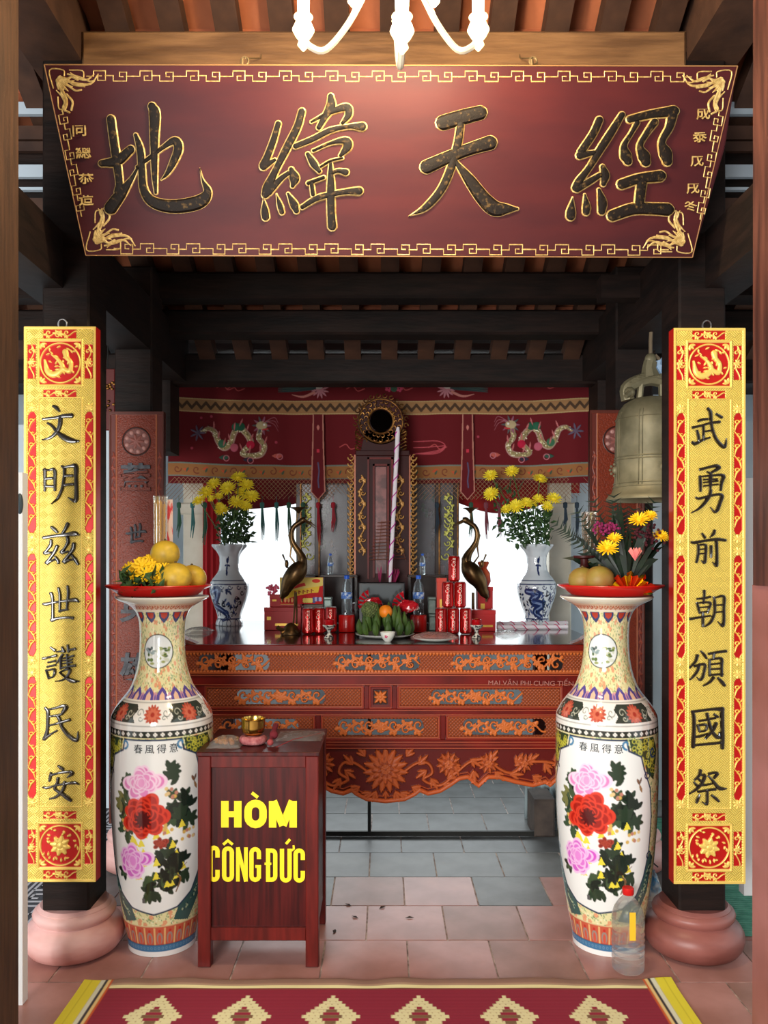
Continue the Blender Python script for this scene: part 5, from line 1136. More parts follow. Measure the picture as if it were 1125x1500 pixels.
# pointed sashes
for xm_, in ((466,),(685,)):
    c2 = Cv(44, 260, xm_-11, 607, xm_+11, 733, (98,6,18), 0.); gy, gx = np.mgrid[0:260, 0:44]; x = (gx+.5)/c2.sx+c2.x0-xm_; y = (gy+.5)/c2.sy+c2.y0
    hw = np.interp(y, [607,660,720,733], [8,9,11,0.1]); c2.m[:] = np.abs(x) < hw; e = (np.abs(x) > hw-2.2); c2.c[e] = lin((184,120,104)); c2.H[e] = .002
    c2.petal(xm_, 630, 7, 4, -1.57, (200,120,110), .003); c2.rect(xm_-2, 658, xm_+2, 663, (200,50,70), .003); c2.line([(xm_,678),(xm_+1.5,690),(xm_,704),(xm_+1,714)], 2, (90,80,110), .003)
    o = panel('pointed_sash', c2, embr, cur, X(xm_-11,CD-.05), X(xm_+11,CD-.05), Z(607,CD-.05), Z(733,CD-.05), CD-.05); md = o.modifiers.new('t', 'SOLIDIFY'); md.thickness = .004; md.offset = -1
# knotted net fringe and tassels
g = MB(); n_ = 96; dn = CD-.02
def netline(x0, y0, x1, y1): g.tube([(X(x0,dn), dn, Z(y0,dn)), (X(x1,dn), dn, Z(y1,dn))], .0016, 3, False)
for k in range(n_):
    x = 256+k*6.3; dep = 700+18+14*abs(math.sin((x-256)*math.pi/72))**.6
    if 508 < x < 604: continue
    for s_ in (-1, 1): netline(x, 699, x+s_*(dep-699)*.95, dep)
o = obj('net_fringe', g, mat('net_cord', (150,112,84), .8), cur); o['kind'] = 'stuff'
tas = [(384,'t',795),(405,'t',793),(423,'g',790),(444,'g',792),(466,'r',800),(488,'r',780),(690,'g',790),(712,'p',790),(731,'p',790),(752,'t',780),(828,'b',780),(845,'b',788),(262,'g',790),(282,'t',790),(300,'g',800),(640,'b',790)]
tc = {'t': mat('teal_thread',(52,104,104),.8), 'g': mat('green_thread',(44,84,64),.8), 'r': mat('red_thread_bright',(160,20,40),.8), 'p': mat('wine_thread',(130,60,74),.8), 'b': mat('blue_black_thread',(36,52,66),.8)}
for px, c_, yb_ in tas:
    g = MB(); d = dn-.01; x = X(px,d)
    for q in range(7):
        a = q*.9; g.tube([(x+.004*math.cos(a), d+.004*math.sin(a), Z(742,d)), (x+.01*math.cos(a)+.004, d+.008*math.sin(a), Z((742+yb_)/2,d)), (x+.007*math.cos(a)+.008*math.sin(px), d+.006*math.sin(a), Z(yb_-rg.uniform(0,14),d))], [.003,.004,.0015], 4)
    g.lathe([(.012,0),(.014,.01),(.014,.03),(.008,.036)], (x, d, Z(744,d)), 8); g.tube([(x, d, Z(738,d)), (x, d, Z(726,d))], .0015, 4)
    obj('tassel', g, tc[c_], cur)
# dark red swag hanging further back
g = MB(); n = 24; m_ = 6; pts = []
for i in range(n):
    for j in range(m_):
        t = i/(n-1); px = 318+(560-318)*t; d = 5.68; top = 700; bot = 748-44*t*t-8*math.sin(math.pi*t)*0; py = top+(bot-top)*j/(m_-1); pts.append((X(px,d), d+.02*math.sin(i*.9)*(.3+j/m_), Z(py,d)-.0))
def gridf(n, m_): return [(i*m_+j, i*m_+j+1, (i+1)*m_+j+1, (i+1)*m_+j) for i in range(n-1) for j in range(m_-1)]
g.add(pts, gridf(n, m_)); sw = mat('dark_red_cloth_plain', (120,16,26), .85, c2=(92,12,22), scale=6)
o = solo('red_swag', g, sw, 'plain dark red cloth swag hanging behind the left half of the fringe', 'drapery', (X(440,5.68), 5.68, Z(700,5.68))); md = o.modifiers.new('t','SOLIDIFY'); md.thickness = .005
g = MB(); pts = []
for i in range(n):
    for j in range(m_):
        t = i/(n-1); px = 640+(850-640)*t; d = 5.68; bot = 722+30*math.sin(math.pi*min(1, t*1.1)); py = 696+(bot-696)*j/(m_-1); pts.append((X(px,d), d+.02*math.sin(i*.9)*(.3+j/m_), Z(py,d)))
g.add(pts, gridf(n, m_)); o = solo('red_swag', g, mat('scarlet_cloth', (170,34,30), .85, c2=(130,20,24), scale=6), 'scarlet cloth swag hanging behind the right half of the fringe', 'drapery', (X(740,5.68), 5.68, Z(700,5.68))); md = o.modifiers.new('t','SOLIDIFY'); md.thickness = .005
# narrow red side curtain left of the left blue vase
g = MB(); pts = []; n = 16
for i in range(n):
    for j in range(8):
        d = 5.55; px = 297+(322-297)*i/(n-1); pts.append((X(px,d), d+.014*math.sin(i*1.3), 2.758-j*2.756/7))
g.add(pts, gridf(n, 8)); o = solo('side_curtain', g, mat('crimson_cloth', (158,20,28), .85), 'narrow crimson curtain beside the left blue and white vase', 'curtain', (X(310,5.55), 5.55, 1.1)); md = o.modifiers.new('t','SOLIDIFY'); md.thickness = .004
# ------------------------------------------------------------ MIRROR SHRINE in the middle
SD = 4.98; tz = TZt
sh = thing('mirror_shrine', 'tall dark red carved shrine stand topped by a round gold-framed mirror', 'shrine', (X(559,SD), SD+.05, tz))
x_ = lambda px: X(px, SD); z_ = lambda py: Z(py, SD)
obj('cabinet', MB().box(x_(520), x_(600), SD, SD+.14, tz+.001, z_(664), .006), lacq_d, sh)
obj('base_step', MB().box(x_(512), x_(608), SD-.02, SD+.17, tz+.001, tz+.10, .008).box(x_(516), x_(604), SD-.012, SD+.16, tz+.10, tz+.14, .006), lacq_d, sh)
obj('top_moulding', MB().box(x_(521), x_(600), SD-.012, SD+.15, z_(668), z_(660), .004), lacq_d, sh)
for a, b, c_, d_, t in ((538,576,670,848,.010),(546,570,680,846,.016)):
    obj('panel_moulding', MB().box(x_(a), x_(a+3), SD-t, SD, z_(d_), z_(c_)).box(x_(b-3), x_(b), SD-t, SD, z_(d_), z_(c_)).box(x_(a), x_(b), SD-t, SD, z_(c_+3), z_(c_)), lacq, sh)
obj('worn_panel', MB().box(x_(550), x_(566), SD-.006, SD, z_(840), z_(684)), mat('worn_rose_lacquer', (134,70,66), .35, c2=(84,30,28), scale=14, coat=.3, lo=.42, hi=.58), sh)
def carving(pxa, pxb, pya, pyb, seed, edge):
    w, h_ = pxb-pxa, pyb-pya; c2 = Cv(int(w*2.4), int(h_*2.4), 0, 0, w, h_, (60,28,20), 0.); c2.m[:] = False; rg = random.Random(seed); gc = (190,140,74)
    if edge:
        for q in range(int(h_/9)):
            y = 5+q*9; xx = w-4 if edge < 0 else 4
            c2.spiral(w/2, y, w*.42, 0 if edge > 0 else math.pi, .9*edge, w*.24, gc, .003, .014, hole=False); c2.petal(w/2-edge*1, y-3, w*.55, w*.3, -1.57+edge*.9, gc, .003, .012, hole=False)
        c2.rect(0 if edge > 0 else w-2.4, 0, 2.4 if edge > 0 else w, h_, (150,84,56), .004, hole=False)
    else: c2.vine(3, h_-3, w/2, w*.5, 34, 2.6, gc, .002, .012, hole=False, vertical=True)
    panel('gilt_carving', c2, relief_m, sh, x_(pxa), x_(pxb), z_(pya), z_(pyb), SD-.001)
carving(524, 536, 694, 816, 1, 0); carving(579, 592, 694, 816, 2, 0); carving(509, 521, 666, 846, 3, -1); carving(599, 611, 666, 846, 4, 1)
# round mirror with scalloped gilt collar
mx, mz = x_(558), z_(616); g = MB(); R = 40*SD/F
obj('mirror_neck', MB().prism([(x_(528),z_(661)),(x_(592),z_(661)),(x_(588),z_(648)),(x_(582),z_(630)),(x_(536),z_(630)),(x_(531),z_(648))], SD+.02, SD+.07), lacq_d, sh)
obj('mirror_back', MB().prism([(mx+R*.86*math.cos(a), mz+R*.86*math.sin(a)) for a in np.linspace(0, 6.283, 41)[:-1]], SD+.02, SD+.06), lacq_d, sh)
for k in range(24):
    a = k*math.pi/12+.1
    if -2.2 < a-2*math.pi*(a > math.pi) < -.9: continue
    c0 = Vector((mx+R*.94*math.cos(a), SD+.03, mz+R*.94*math.sin(a))); rr = .013
    g.tube([tuple(c0+Vector((rr*math.cos(a+t), -.004*t, rr*math.sin(a+t)))) for t in np.linspace(0, 4.8, 9)], .0042, 6)
obj('scalloped_collar', g, gold_d, sh, True)
g = MB()
for rr, t in ((.80,.008),(.47,.011)): g.tube([(mx+R*rr*math.cos(a), SD+.012, mz+R*rr*math.sin(a)) for a in np.linspace(0, 6.283, 37)[:-1]], t*.7, 8, closed=True)
for k in range(40):
    a = k*2*math.pi/40+rg.uniform(-.05,.05); r_ = R*(.63+.08*(-1)**k); c0 = Vector((mx+r_*math.cos(a), SD+.014, mz+r_*math.sin(a))); g.tube([tuple(c0+Vector((.010*math.cos(a*2+t), -.006, .010*math.sin(a*2+t)))) for t in np.linspace(0, 4, 7)], [.002,.004,.005,.005,.004,.003,.002], 6)
obj('gilt_ring', g, gold_d, sh, True)
obj('mirror_glass', MB().prism([(mx+R*.40*math.cos(a), mz+R*.40*math.sin(a)) for a in np.linspace(0, 6.283, 33)[:-1]], SD+.004, SD+.02), mat('dark_mirror', (90,92,96), .06, 1.0), sh)
for sx in (-1, 1):
    g = MB()
    for q in range(6): a = q*.5; g.tube([(mx+sx*(R*.86+.012*math.sin(a*3)), SD+.01, z_(628+q*5)), (mx+sx*(R*.80+.02), SD, z_(632+q*5)), (mx+sx*(R*.72), SD+.01, z_(636+q*5))], [.003,.008,.003], 6)
    o = obj('side_spray', g, gold_d, sh, True)
# striped pole, wire rings, magenta cloth
PD = 4.80
sp = thing('striped_incense_pole', 'tall white incense pole wound with magenta ribbon leaning on the shrine', 'incense pole', (X(571,PD), PD, tz+.26))
P0, P1 = Vector((X(571,PD), PD, Z(858,PD))), Vector((X(583,PD+.1), PD+.1, Z(622,PD)))
obj('pole', MB().tube([tuple(P0), tuple(P0+(P1-P0)*.1), tuple(P0+(P1-P0)*.97), tuple(P1)], [.006,.011,.013,.008], 14), mat('white_paper', (238,230,236), .6), sp, True)
g = MB(); ax = (P1-P0).normalized(); u = ax.orthogonal().normalized(); v = ax.cross(u)
g.tube([tuple(P0+(P1-P0)*t+(u*math.cos(t*62)+v*math.sin(t*62))*(.0118+.0018*t)) for t in np.linspace(.05, .97, 220)], .0032, 5); obj('ribbon', g, mat('magenta_ribbon', (190,30,150), .5), sp, True)
g = MB()
for k in range(12): py = 764+k*5; w = 12+k*1.4; g.tube([(X(565+w*math.cos(a)+k*.2,4.86), 4.93+.03*math.sin(a), Z(py,4.86)+.004*math.cos(a)) for a in np.linspace(0, 6.283, 17)[:-1]], .0018, 4, closed=True)
for a in (0, 2.1, 4.2): g.tube([(X(565+12*math.cos(a),4.86), 4.93+.03*math.sin(a), Z(762,4.86)), (X(567+28*math.cos(a),4.86), 4.93+.03*math.sin(a), Z(821,4.86))], .0015, 4)
solo('incense_coil', g, mat('coil_brown', (120,66,46), .8), 'cone-shaped brown incense coil hanging before the shrine panel', 'incense coil', (X(565,4.86), 4.86, Z(822,4.86)))
g = MB(); rg = random.Random(8)
for k in range(30): a = rg.uniform(-.5,.5); g.tube([(X(576,4.87), 4.87, tz+.24), (X(576+16*math.sin(a)*1.2,4.87), 4.87+rg.uniform(-.02,.02), Z(832+rg.uniform(0,8),4.87))], .0022, 4)
for k in range(14): a = rg.uniform(-.3,.3); g.tube([(X(556,4.87), 4.87, tz+.24), (X(556+10*math.sin(a),4.87), 4.87, Z(830+rg.uniform(0,10),4.87))], .0015, 4)
solo('incense_bundle', g, mat('magenta_sticks', (160,24,84), .7), 'bundle of magenta and thin incense sticks at the foot of the shrine', 'incense', (X(572,4.87), 4.87, tz+.24))
solo('incense_pot', MB().lathe([(.03,0),(.045,.01),(.05,.1),(.06,.16),(.068,.2),(.07,.236),(.06,.24),(.001,.235)], (X(567,4.85), 4.85, tz+.002), 24, False), lacq_d, 'dark lacquered incense pot at the foot of the shrine', 'pot', (X(567,4.85), 4.85, tz+.002))
# ------------------------------------------------------------ GLASS CASES either side of the shrine
gl_m = mat('dusty_glass', (170,172,178), .15, alpha=.22); fr_m = mat('dark_case_frame', (52,34,26), .35, c2=(38,24,20), scale=8); gb = mat('gilt_brocade', (186,170,90), .45, .6, c2=(120,104,50), scale=50, bump=.4)
def case(pxs, label, mir, grp='glass offering cases beside the shrine'):
    GD = 5.26; c = thing('glass_case', label, 'display case', (X(sum(pxs)/2,GD), GD, tz), grp); xx = lambda p: X(p, GD); a, b = pxs
    M_ = lambda p: (a+b)-p if mir else p      # mirrored px
    obj('case_back', MB().box(xx(a+2-(7 if mir else 0)), xx(b-2+(0 if mir else 7)), GD+.12, GD+.13, tz+.003, Z(700,GD)), mat('case_lining', (40,36,40), .6, c2=(66,54,54), scale=5), c)
    for p, w in ((a, 8),(a+27, 8),(b-6, 5)):
        p = M_(p)-(w if mir else 0); obj('post', MB().box(xx(p), xx(p+w), GD, GD+.03, Z(846,GD), Z(702,GD), .003), fr_m, c); obj('gilt_line', MB().box(xx(p+w*.8-.9), xx(p+w*.8+.9), GD-.003, GD, Z(846,GD), Z(702,GD)), gold_d, c)
    obj('bottom_rail', MB().box(xx(a), xx(b), GD, GD+.13, tz+.003, Z(842,GD), .004), fr_m, c); obj('top_rail', MB().box(xx(a), xx(b), GD, GD+.13, Z(702,GD), Z(694,GD), .004), fr_m, c)
    obj('pane', MB().box(xx(a+3), xx(b-3), GD+.012, GD+.015, Z(842,GD), Z(702,GD)), gl_m, c)
    c2 = Cv(int(40*3), int(110*3), 0, 0, 20, 110, (180,176,90)); c2.m[:] = False; gc = (196,196,96)
    c2.vine(2, 84, 8, 8, 26, 2.2, gc, 0, .006, hole=False, vertical=True); c2.ring(8, 40, 6, 1.6, gc, 0, .006); c2.m |= False
    w_ = c2.win(0, 30, 20, 50); c2.spiral(8, 40, 7, 0, 1.2, 2, gc, 0, .006, hole=False); c2.spiral(13, 92, 7, 0, 1, 2.6, gc, 0, .006, hole=False)
    p0 = M_(a+6); p1 = M_(a+26); 
    if mir: p0, p1 = p1, p0; c2.c = c2.c[:, ::-1]; c2.H = c2.H[:, ::-1]; c2.m = c2.m[:, ::-1]
    panel('gilt_scroll', c2, relief_m, c, xx(p0), xx(p1), Z(722,GD), Z(832,GD), GD-.006)
    obj('gilt_banner', MB().prism([(xx(M_(a+6)), Z(704,GD)), (xx(M_(a-1)), Z(704,GD)), (xx(M_(a-1)), Z(803,GD)), (xx(M_(a+2)), Z(798,GD)), (xx(M_(a+5)), Z(790,GD))], GD+.03, GD+.034), gb, c)
    for q in range(16):
        g = MB(); r0 = random.Random(q+int(a)); x = xx(M_(a+34+r0.uniform(-4,22))); z = Z(r0.uniform(720,820),GD); g.lathe([(.004,-.03),(.012,-.012),(.008,0),(.016,.012),(.004,.03)], (x, GD+.07, z), 8); obj('offering_ornament', g, (gold_d, mat('silver_foil',(190,190,196),.3,.9), mat('tinsel_green',(60,104,70),.4,.5))[q % 3], c, True)
    obj('lidded_jar', MB().lathe([(.03,0),(.036,.01),(.036,.055),(.03,.06),(.012,.07),(.014,.08),(.003,.088)], (xx(M_(a+27)), GD+.07, Z(842,GD)+.002), 16), mat('maroon_jar', (96,44,44), .3), c, True)
case((434, 515), 'glass-fronted offering case with gilt scroll and red tassel left of the shrine', False)
case((601, 672), 'glass-fronted offering case with gilt scroll and dark tassel right of the shrine', True)
# shelf with small grey-green boxes and back bottles
for a, b, lab in ((470,524,'low dark shelf left of the shrine foot carrying a small water bottle'),(597,652,'low dark shelf right of the shrine foot carrying a small water bottle')):
    d = 4.86; s_ = thing('low_shelf', lab, 'shelf', (X((a+b)/2,d), d, tz), 'low shelves by the shrine foot'); zs = Z(842,d)
    obj('board', MB().box(X(a,d), X(b,d), d-.05, d+.08, zs-.012, zs, .003), fr_m, s_)
    for x in (a+1, b-4): obj('leg', MB().box(X(x,d), X(x+3,d), d-.045, d-.03, tz+.001, zs-.012), fr_m, s_); obj('leg', MB().box(X(x,d), X(x+3,d), d+.06, d+.075, tz+.001, zs-.012), fr_m, s_)
tin = mat('grey_green_tin', (120,136,128), .35, .3, c2=(90,106,100), scale=30)
k = 0
for px, py0, py1, w in ((480,852,874,11),(481,876,898,11),(633,852,874,11),(634,876,900,11)):
    d = 4.70; z0 = tz+.001 if py1 > 890 else tz+.098
    t = thing('tea_tin', ('small grey-green tin, '+('upper' if py1 < 890 else 'lower')+' of the pair '+('beside the candy box' if px < 550 else 'beside the stacked soda cans')), 'tin', (X(px,d), d, z0), 'grey-green tins')
    obj('body', MB().box(X(px-w/2,d), X(px+w/2,d), d, d+.045, z0, z0+.08, .004), tin, t); obj('lid', MB().box(X(px-w/2,d)-.001, X(px+w/2,d)+.001, d-.001, d+.046, z0+.08, z0+.095, .003), tin, t)
# ------------------------------------------------------------ water bottles, jars, cans
pet = mat('clear_pet', (214,232,240), .05, trans=.9, alpha=.55, ior=1.3); cap_b = mat('blue_cap', (30,90,200), .4); lab_m = mat('blue_bottle_label', (60,110,190), .45, c2=(200,214,230), scale=50, lo=.5, hi=.6)
def bottle(x, y, z, h, label, group):
    t = thing('water_bottle', label, 'bottle', (x, y, z), group); s_ = h/.225
    P = [(.001,0),(.026,.001),(.031,.008),(.029,.03),(.031,.05),(.029,.07),(.0305,.09),(.0315,.13),(.030,.15),(.0235,.178),(.0125,.196),(.0125,.206)]
    obj('bottle_body', MB().lathe([(r*s_, q*s_) for r, q in P], (x, y, z), 24, False), pet, t, True)
    obj('cap', MB().lathe([(.0145*s_, .204*s_), (.015*s_, .206*s_), (.015*s_, .222*s_), (.013*s_, .225*s_)], (x, y, z), 16), cap_b, t, True)
    obj('paper_label', MB().lathe([(.0320*s_, .092*s_), (.0328*s_, .128*s_)], (x, y, z), 24, False), lab_m, t, True)
    return t
jar_m = mat('red_jar', (196,24,20), .3, coat=.3)
for px, s_ in ((508,'left'),(613,'right')):
    d = 4.62; x = X(px,d); z = tz+.001
    j = thing('red_candle_jar', 'red glass candle jar under the water bottle '+('left of the fruit plate' if s_ == 'left' else 'right of the fruit plate'), 'jar', (x, d, z), 'red candle jars')
    obj('glass', MB().lathe([(.001,0),(.044,.001),(.046,.006),(.046,.092),(.043,.096),(.001,.096)], (x, d, z), 28, False), jar_m, j, True)
    bottle(x, d, z+.097, .222, 'blue-capped water bottle on the red jar '+('left' if s_ == 'left' else 'right')+' of the fruit plate', 'large water bottles on red jars')
for px, lab in ((484,'small water bottle on the low shelf left of the shrine'),(619,'small water bottle on the low shelf right of the shrine')):
    bottle(X(px,4.88), 4.88, Z(842,4.86)+.001, .125, lab, 'small water bottles on the low shelves')
can_m = mat('red_can', (186,18,16), .25, .55, coat=.3); al = mat('aluminium', (206,206,206), .3, 1.0); cream = mat('cream_print', (240,214,196), .4)
can0 = None
def can(px, d, z, label):
    global can0
    x = X(px, d)
    if can0 is None:
        t = thing('soda_can', label, 'can', (x, d, z), 'red soda cans'); r = .0325; h = .143
        obj('can_body', MB().lathe([(r*.78,.001),(r,.010),(r,h-.012),(r*.84,h-.002)], (x, d, z), 28, False), can_m, t, True)
        obj('can_lid', MB().lathe([(.001,h-.006),(r*.76,h-.006),(r*.80,h-.001),(r*.86,h-.002),(r*.84,h-.006)], (x, d, z), 28, False), al, t, True)
        obj('can_foot', MB().lathe([(.001,.003),(r*.72,0),(r*.8,.002)], (x, d, z), 28, False), al, t, True)
        wrap = lambda p: (x+(r+.0006)*math.sin((p.x-x)/r), d-(r+.0006)*math.cos((p.x-x)/r), p.z)
        text_mesh('script_lettering', 'Coca-Cola', cream, t, (x-.004, d, z+h*.52), .031, 0., .0002, curvefn=wrap, ang=math.pi/2, sx=.82)
        can0 = t; return t
    return copy_of(can0, (x, d, z), label)
CZ0 = tz+.001; ch_ = .1435
for px, d, lab in ((451,4.50,'leftmost soda can, beside the left crane base'),(468,4.52,'soda can in the middle of the left row of three'),(485,4.60,'soda can just behind the left stemmed cup')): can(px, d, CZ0, lab)
for px, lab in ((646,'left can in the bottom row of the can pyramid'),(664,'middle can in the bottom row of the can pyramid'),(682,'right can in the bottom row of the can pyramid')): can(px, 4.50, CZ0, lab)
can(656, 4.505, CZ0+ch_, 'left can in the middle row of the can pyramid'); can(674, 4.505, CZ0+ch_, 'right can in the middle row of the can pyramid'); can(665, 4.51, CZ0+2*ch_, 'single soda can on top of the can pyramid')
for q in [o for o in bpy.data.objects if o.name.startswith('soda_can')]: q['group'] = 'red soda cans on the altar'
can(663, 4.585, CZ0, 'soda can standing behind the bottom row of the can pyramid')
bpy.data.objects['soda_can'].rotation_euler.z = .2
# ------------------------------------------------------------ boxes
red_c = mat('red_carton', (190,22,24), .45)
def carton(px0, px1, pya, z0, d, dep, m, label, decor=None, grp=None):
    h = CZ-(pya-HY)*d/F-z0; t = thing('gift_box', label, 'box', (X((px0+px1)/2,d), d, z0), grp)
    obj('carton', MB().box(X(px0,d), X(px1,d), d, d+dep, z0, z0+h, .002), m, t)
    g = MB().box(X(px0,d)-.001, X(px1,d)+.001, d-.0015, d+dep+.001, z0+h-.022, z0+h+.001, .001); obj('lid_edge', g, m, t)
    if decor: decor(t, d, z0, h, px0, px1)
    return t, z0+h+.002
gpr = mat('gold_print', (224,180,80), .4, .5)
def deco1(t, d, z0, h, a, b):
    obj('gold_print', MB().box(X(a+4,d), X(a+10,d), d-.003, d-.001, z0+h*.45, z0+h*.6).box(X(a+16,d), X(b-4,d), d-.003, d-.001, z0+h*.2, z0+h*.3), gpr, t)
_, zt1 = carton(387, 441, 890, CZ0, 4.72, .16, red_c, 'low red gift box on the tabletop under the candy box', deco1)
def deco2(t, d, z0, h, a, b):
    W_, H_ = 63, 46; cv = Cv(190, 138, 0, 0, W_, H_, (196,24,28), 0)
    cv.poly([(0,0),(W_,0),(W_,14),(40,20),(20,24),(0,30)], (232,206,110)); cv.ell(53, 6, 6, 3.4, 0, (220,60,40)); cv.poly([(10,16),(36,9),(38,14),(12,22)], (214,60,60))
    cv.poly([(6,30),(20,22),(46,17),(58,15),(56,26),(44,27),(20,33),(8,38)], (240,196,60)); 
    for q in range(5): cv.line([(22+q*6,24-q*.8),(22+q*6,29-q*.8)], 1.6, (150,40,30)); cv.line([(22+q*6,24-q*.8),(25+q*6,26-q*.8)], 1.2, (150,40,30))
    for q in range(9): cv.disc(36+(q % 5)*3.2, 38+(q//5)*3, 2.6, (246,220,110))
    for q in range(9): cv.disc(50+(q % 4)*3, 36+(q//4)*3, 2.2, (190,190,220) if q % 2 else (90,90,150))
    for q in range(5): cv.ell(3+q*5, 39, 1.6, 4, 0, (240,180,110))
    panel('printed_front', cv, mat('printed_card_gloss', (255,255,255), .55, vcol=True, spec=.2), t, X(a,d), X(b,d), z0+h, z0, d-.002)
ctn, zt2 = carton(395, 440, 871, zt1, 4.76, .10, red_c, 'red carton between the low gift box and the candy box, left of the crane', deco1)
carton(410, 473, 846, CZ0+.152, 4.70, .05, red_c, 'red and yellow candy box with a ribbon banner behind the left crane', deco2)
obj_ = solo('box_support', MB().box(X(446,4.74), X(474,4.74), 4.70, 4.78, CZ0, CZ0+.15, .003), mat('grey_card', (120,110,100), .6), 'plain grey carton holding up the candy box behind the left cans', 'box', (X(460,4.74), 4.74, CZ0))
carton(690, 726, 894, CZ0, 4.66, .12, red_c, 'low red gift box right of the can pyramid', deco1)
_, zr = carton(640, 654, 847, CZ0, 4.68, .08, mat('orange_red_carton', (214,60,36), .45), 'upright orange-red box behind the can pyramid', deco1)
carton(700, 722, 860, CZ0, 4.86, .10, red_c, 'upright red box behind the right crane', deco1)
solo('red_pouch', MB().lathe([(.03,0),(.045,.03),(.04,.08),(.02,.11),(.035,.14),(.03,.15)], (X(708,4.93), 4.93, Z(860,4.86)+.002), 14), mat('orange_pouch', (220,110,50), .6, c2=(190,30,40), scale=20), 'orange and red tied pouch on the box behind the right crane', 'pouch', (X(708,4.93), 4.93, Z(860,4.86)+.002))
g = MB(); rg = random.Random(2)
for _ in range(40): g.sphere((X(rg.gauss(399,3.5),4.8), 4.8+rg.uniform(-.02,.02), Z(rg.gauss(862,4),4.8)), .008, 6, 4)
fl = thing('pink_flower_head', 'small pink paper flower on the red carton at the far left', 'flowers', (X(399,4.8), 4.8, zt2)); o = obj('florets', g, mat('pink_paper', (236,120,150), .8), fl, True); o['kind'] = 'stuff'
# ------------------------------------------------------------ cups, plates, fruit
red_gl = mat('red_glass', (190,16,26), .1, trans=.35)
for px, lab in ((482,'stemmed patterned cup with a red glass light, left of the fruit plate'),(698,'stemmed patterned cup with a red glass light, right of the can pyramid')):
    d = 4.25; x = X(px,d); t = thing('stemmed_cup', lab, 'cup', (x, d, CZ0), 'stemmed altar cups'); s_ = 1.0
    obj('stem_foot', MB().lathe([(.001,0),(.026,.001),(.024,.006),(.012,.02),(.009,.034),(.014,.044),(.028,.056),(.034,.066),(.033,.070),(.028,.064),(.001,.05)], (x, d, CZ0), 24, False), mat('patterned_glaze', (200,196,186), .25, c2=(60,56,60), scale=70, lo=.46, hi=.54), t, True)
    obj('red_light', MB().lathe([(.001,.053),(.018,.054),(.024,.07),(.026,.096),(.024,.098),(.001,.09)], (x, d, CZ0), 20, False), red_gl, t, True)
FD = 4.30; fx = X(564,FD)
pl = solo('fruit_plate', MB().lathe([(.001,.002),(.09,0),(.11,.004),(.152,.016),(.156,.021),(.15,.020),(.11,.010),(.001,.006)], (fx, FD, CZ0), 40, False), mat('white_china', (226,228,220), .2), 'white china plate under the pile of green bananas', 'plate', (fx, FD, CZ0))
gfr = mat('green_fruit_skin', (72,98,40), .45, c2=(48,74,30), scale=14)
ban = thing('green_banana_hand', 'hand of short upright green bananas piled on the plate', 'fruit', (fx, FD, CZ0+.012))
rg = random.Random(12); base_me = None
for row, (nn, r_, h_) in enumerate(((13,.128,.078),(11,.095,.10),(9,.06,.118))):
    for k in range(nn):
        a = math.pi*(1+ (k+.5)/nn) if row < 3 else 0; a = 2*math.pi*k/nn+row*.3
        bxx, byy = fx+r_*math.cos(a), FD+r_*.62*math.sin(a); z0 = CZ0+.016+row*.02; L_ = h_*rg.uniform(.9,1.08); tip = (bxx+.012*math.cos(a), byy+.01*math.sin(a), z0+L_)
        pts = [(bxx*.98+fx*.02, byy, z0), (bxx+.008*math.cos(a), byy+.008*math.sin(a), z0+L_*.35), (bxx+.011*math.cos(a), byy+.01*math.sin(a), z0+L_*.75), tip]
        g = MB().tube([tuple(p) for p in spline(pts, 3)], [.009,.014,.0175,.019,.0185,.017,.013,.009,.006,.003][:len(spline(pts,3))], 8)
        obj('banana', g, gfr, ban, True)
solo('orange', MB().sphere((X(565,4.26), 4.26, Z(896,4.26)), .036, 20, 12), mat('orange_peel', (234,130,24), .45, bump=.2, bscale=300, scale=100, bdist=.001), 'single orange nestled on top of the green bananas', 'fruit', (X(565,4.26), 4.26, Z(905,4.26)))
g = MB(); c0 = Vector((X(542,4.27), 4.27, Z(893,4.27)))
for i in range(120):
    z = 1-2*(i+.5)/120; a = i*2.399; s_ = math.sqrt(1-z*z); g.sphere(tuple(c0+Vector((s_*math.cos(a), s_*math.sin(a), z*.95))*.038), .009, 6, 4)
solo('custard_apple', g, mat('custard_skin', (104,118,62), .6, c2=(66,80,40), scale=60), 'knobbly green custard apple left of the orange', 'fruit', tuple(c0-Vector((0,0,.04))))
redw = mat('red_wrapper', (186,20,34), .25, coat=.4, c2=(230,190,180), scale=30, lo=.6, hi=.7)
for px, py, d, r_, lab, sd in ((545,878,4.40,.062,'red-wrapped sweets bag behind the custard apple',1),(597,882,4.38,.068,'red-wrapped sweets bag leaning right of the green bananas',2)):
    g = MB(); rr_ = random.Random(sd); c0 = Vector((X(px,d), d, Z(py+6,d)))
    g.sphere(tuple(c0), r_*.8, 18, 10, 1.1, .6, .55)
    v = [(p[0]+rr_.gauss(0,.003), p[1]+rr_.gauss(0,.003), p[2]+rr_.gauss(0,.004)) for p in g.v]; g.v = v
    for q in range(5): a = 2+q*.35; g.add([c0+Vector((math.cos(a),0,math.sin(a)))*r_*.6, c0+Vector((math.cos(a-.15),-.2,math.sin(a-.15)))*r_*1.25, c0+Vector((math.cos(a+.15),.1,math.sin(a+.15)))*r_*1.2], [(0,1,2)])
    solo('sweets_bag', g, redw, lab, 'bag', tuple(c0-Vector((0,0,r_*.4))), smooth=False)
tcx = X(568,4.08); tcup = thing('tea_cup', 'tiny white tea cup with a pink flower before the fruit plate', 'cup', (tcx, 4.08, CZ0))
chn = mat('white_china', (226,228,220), .2)
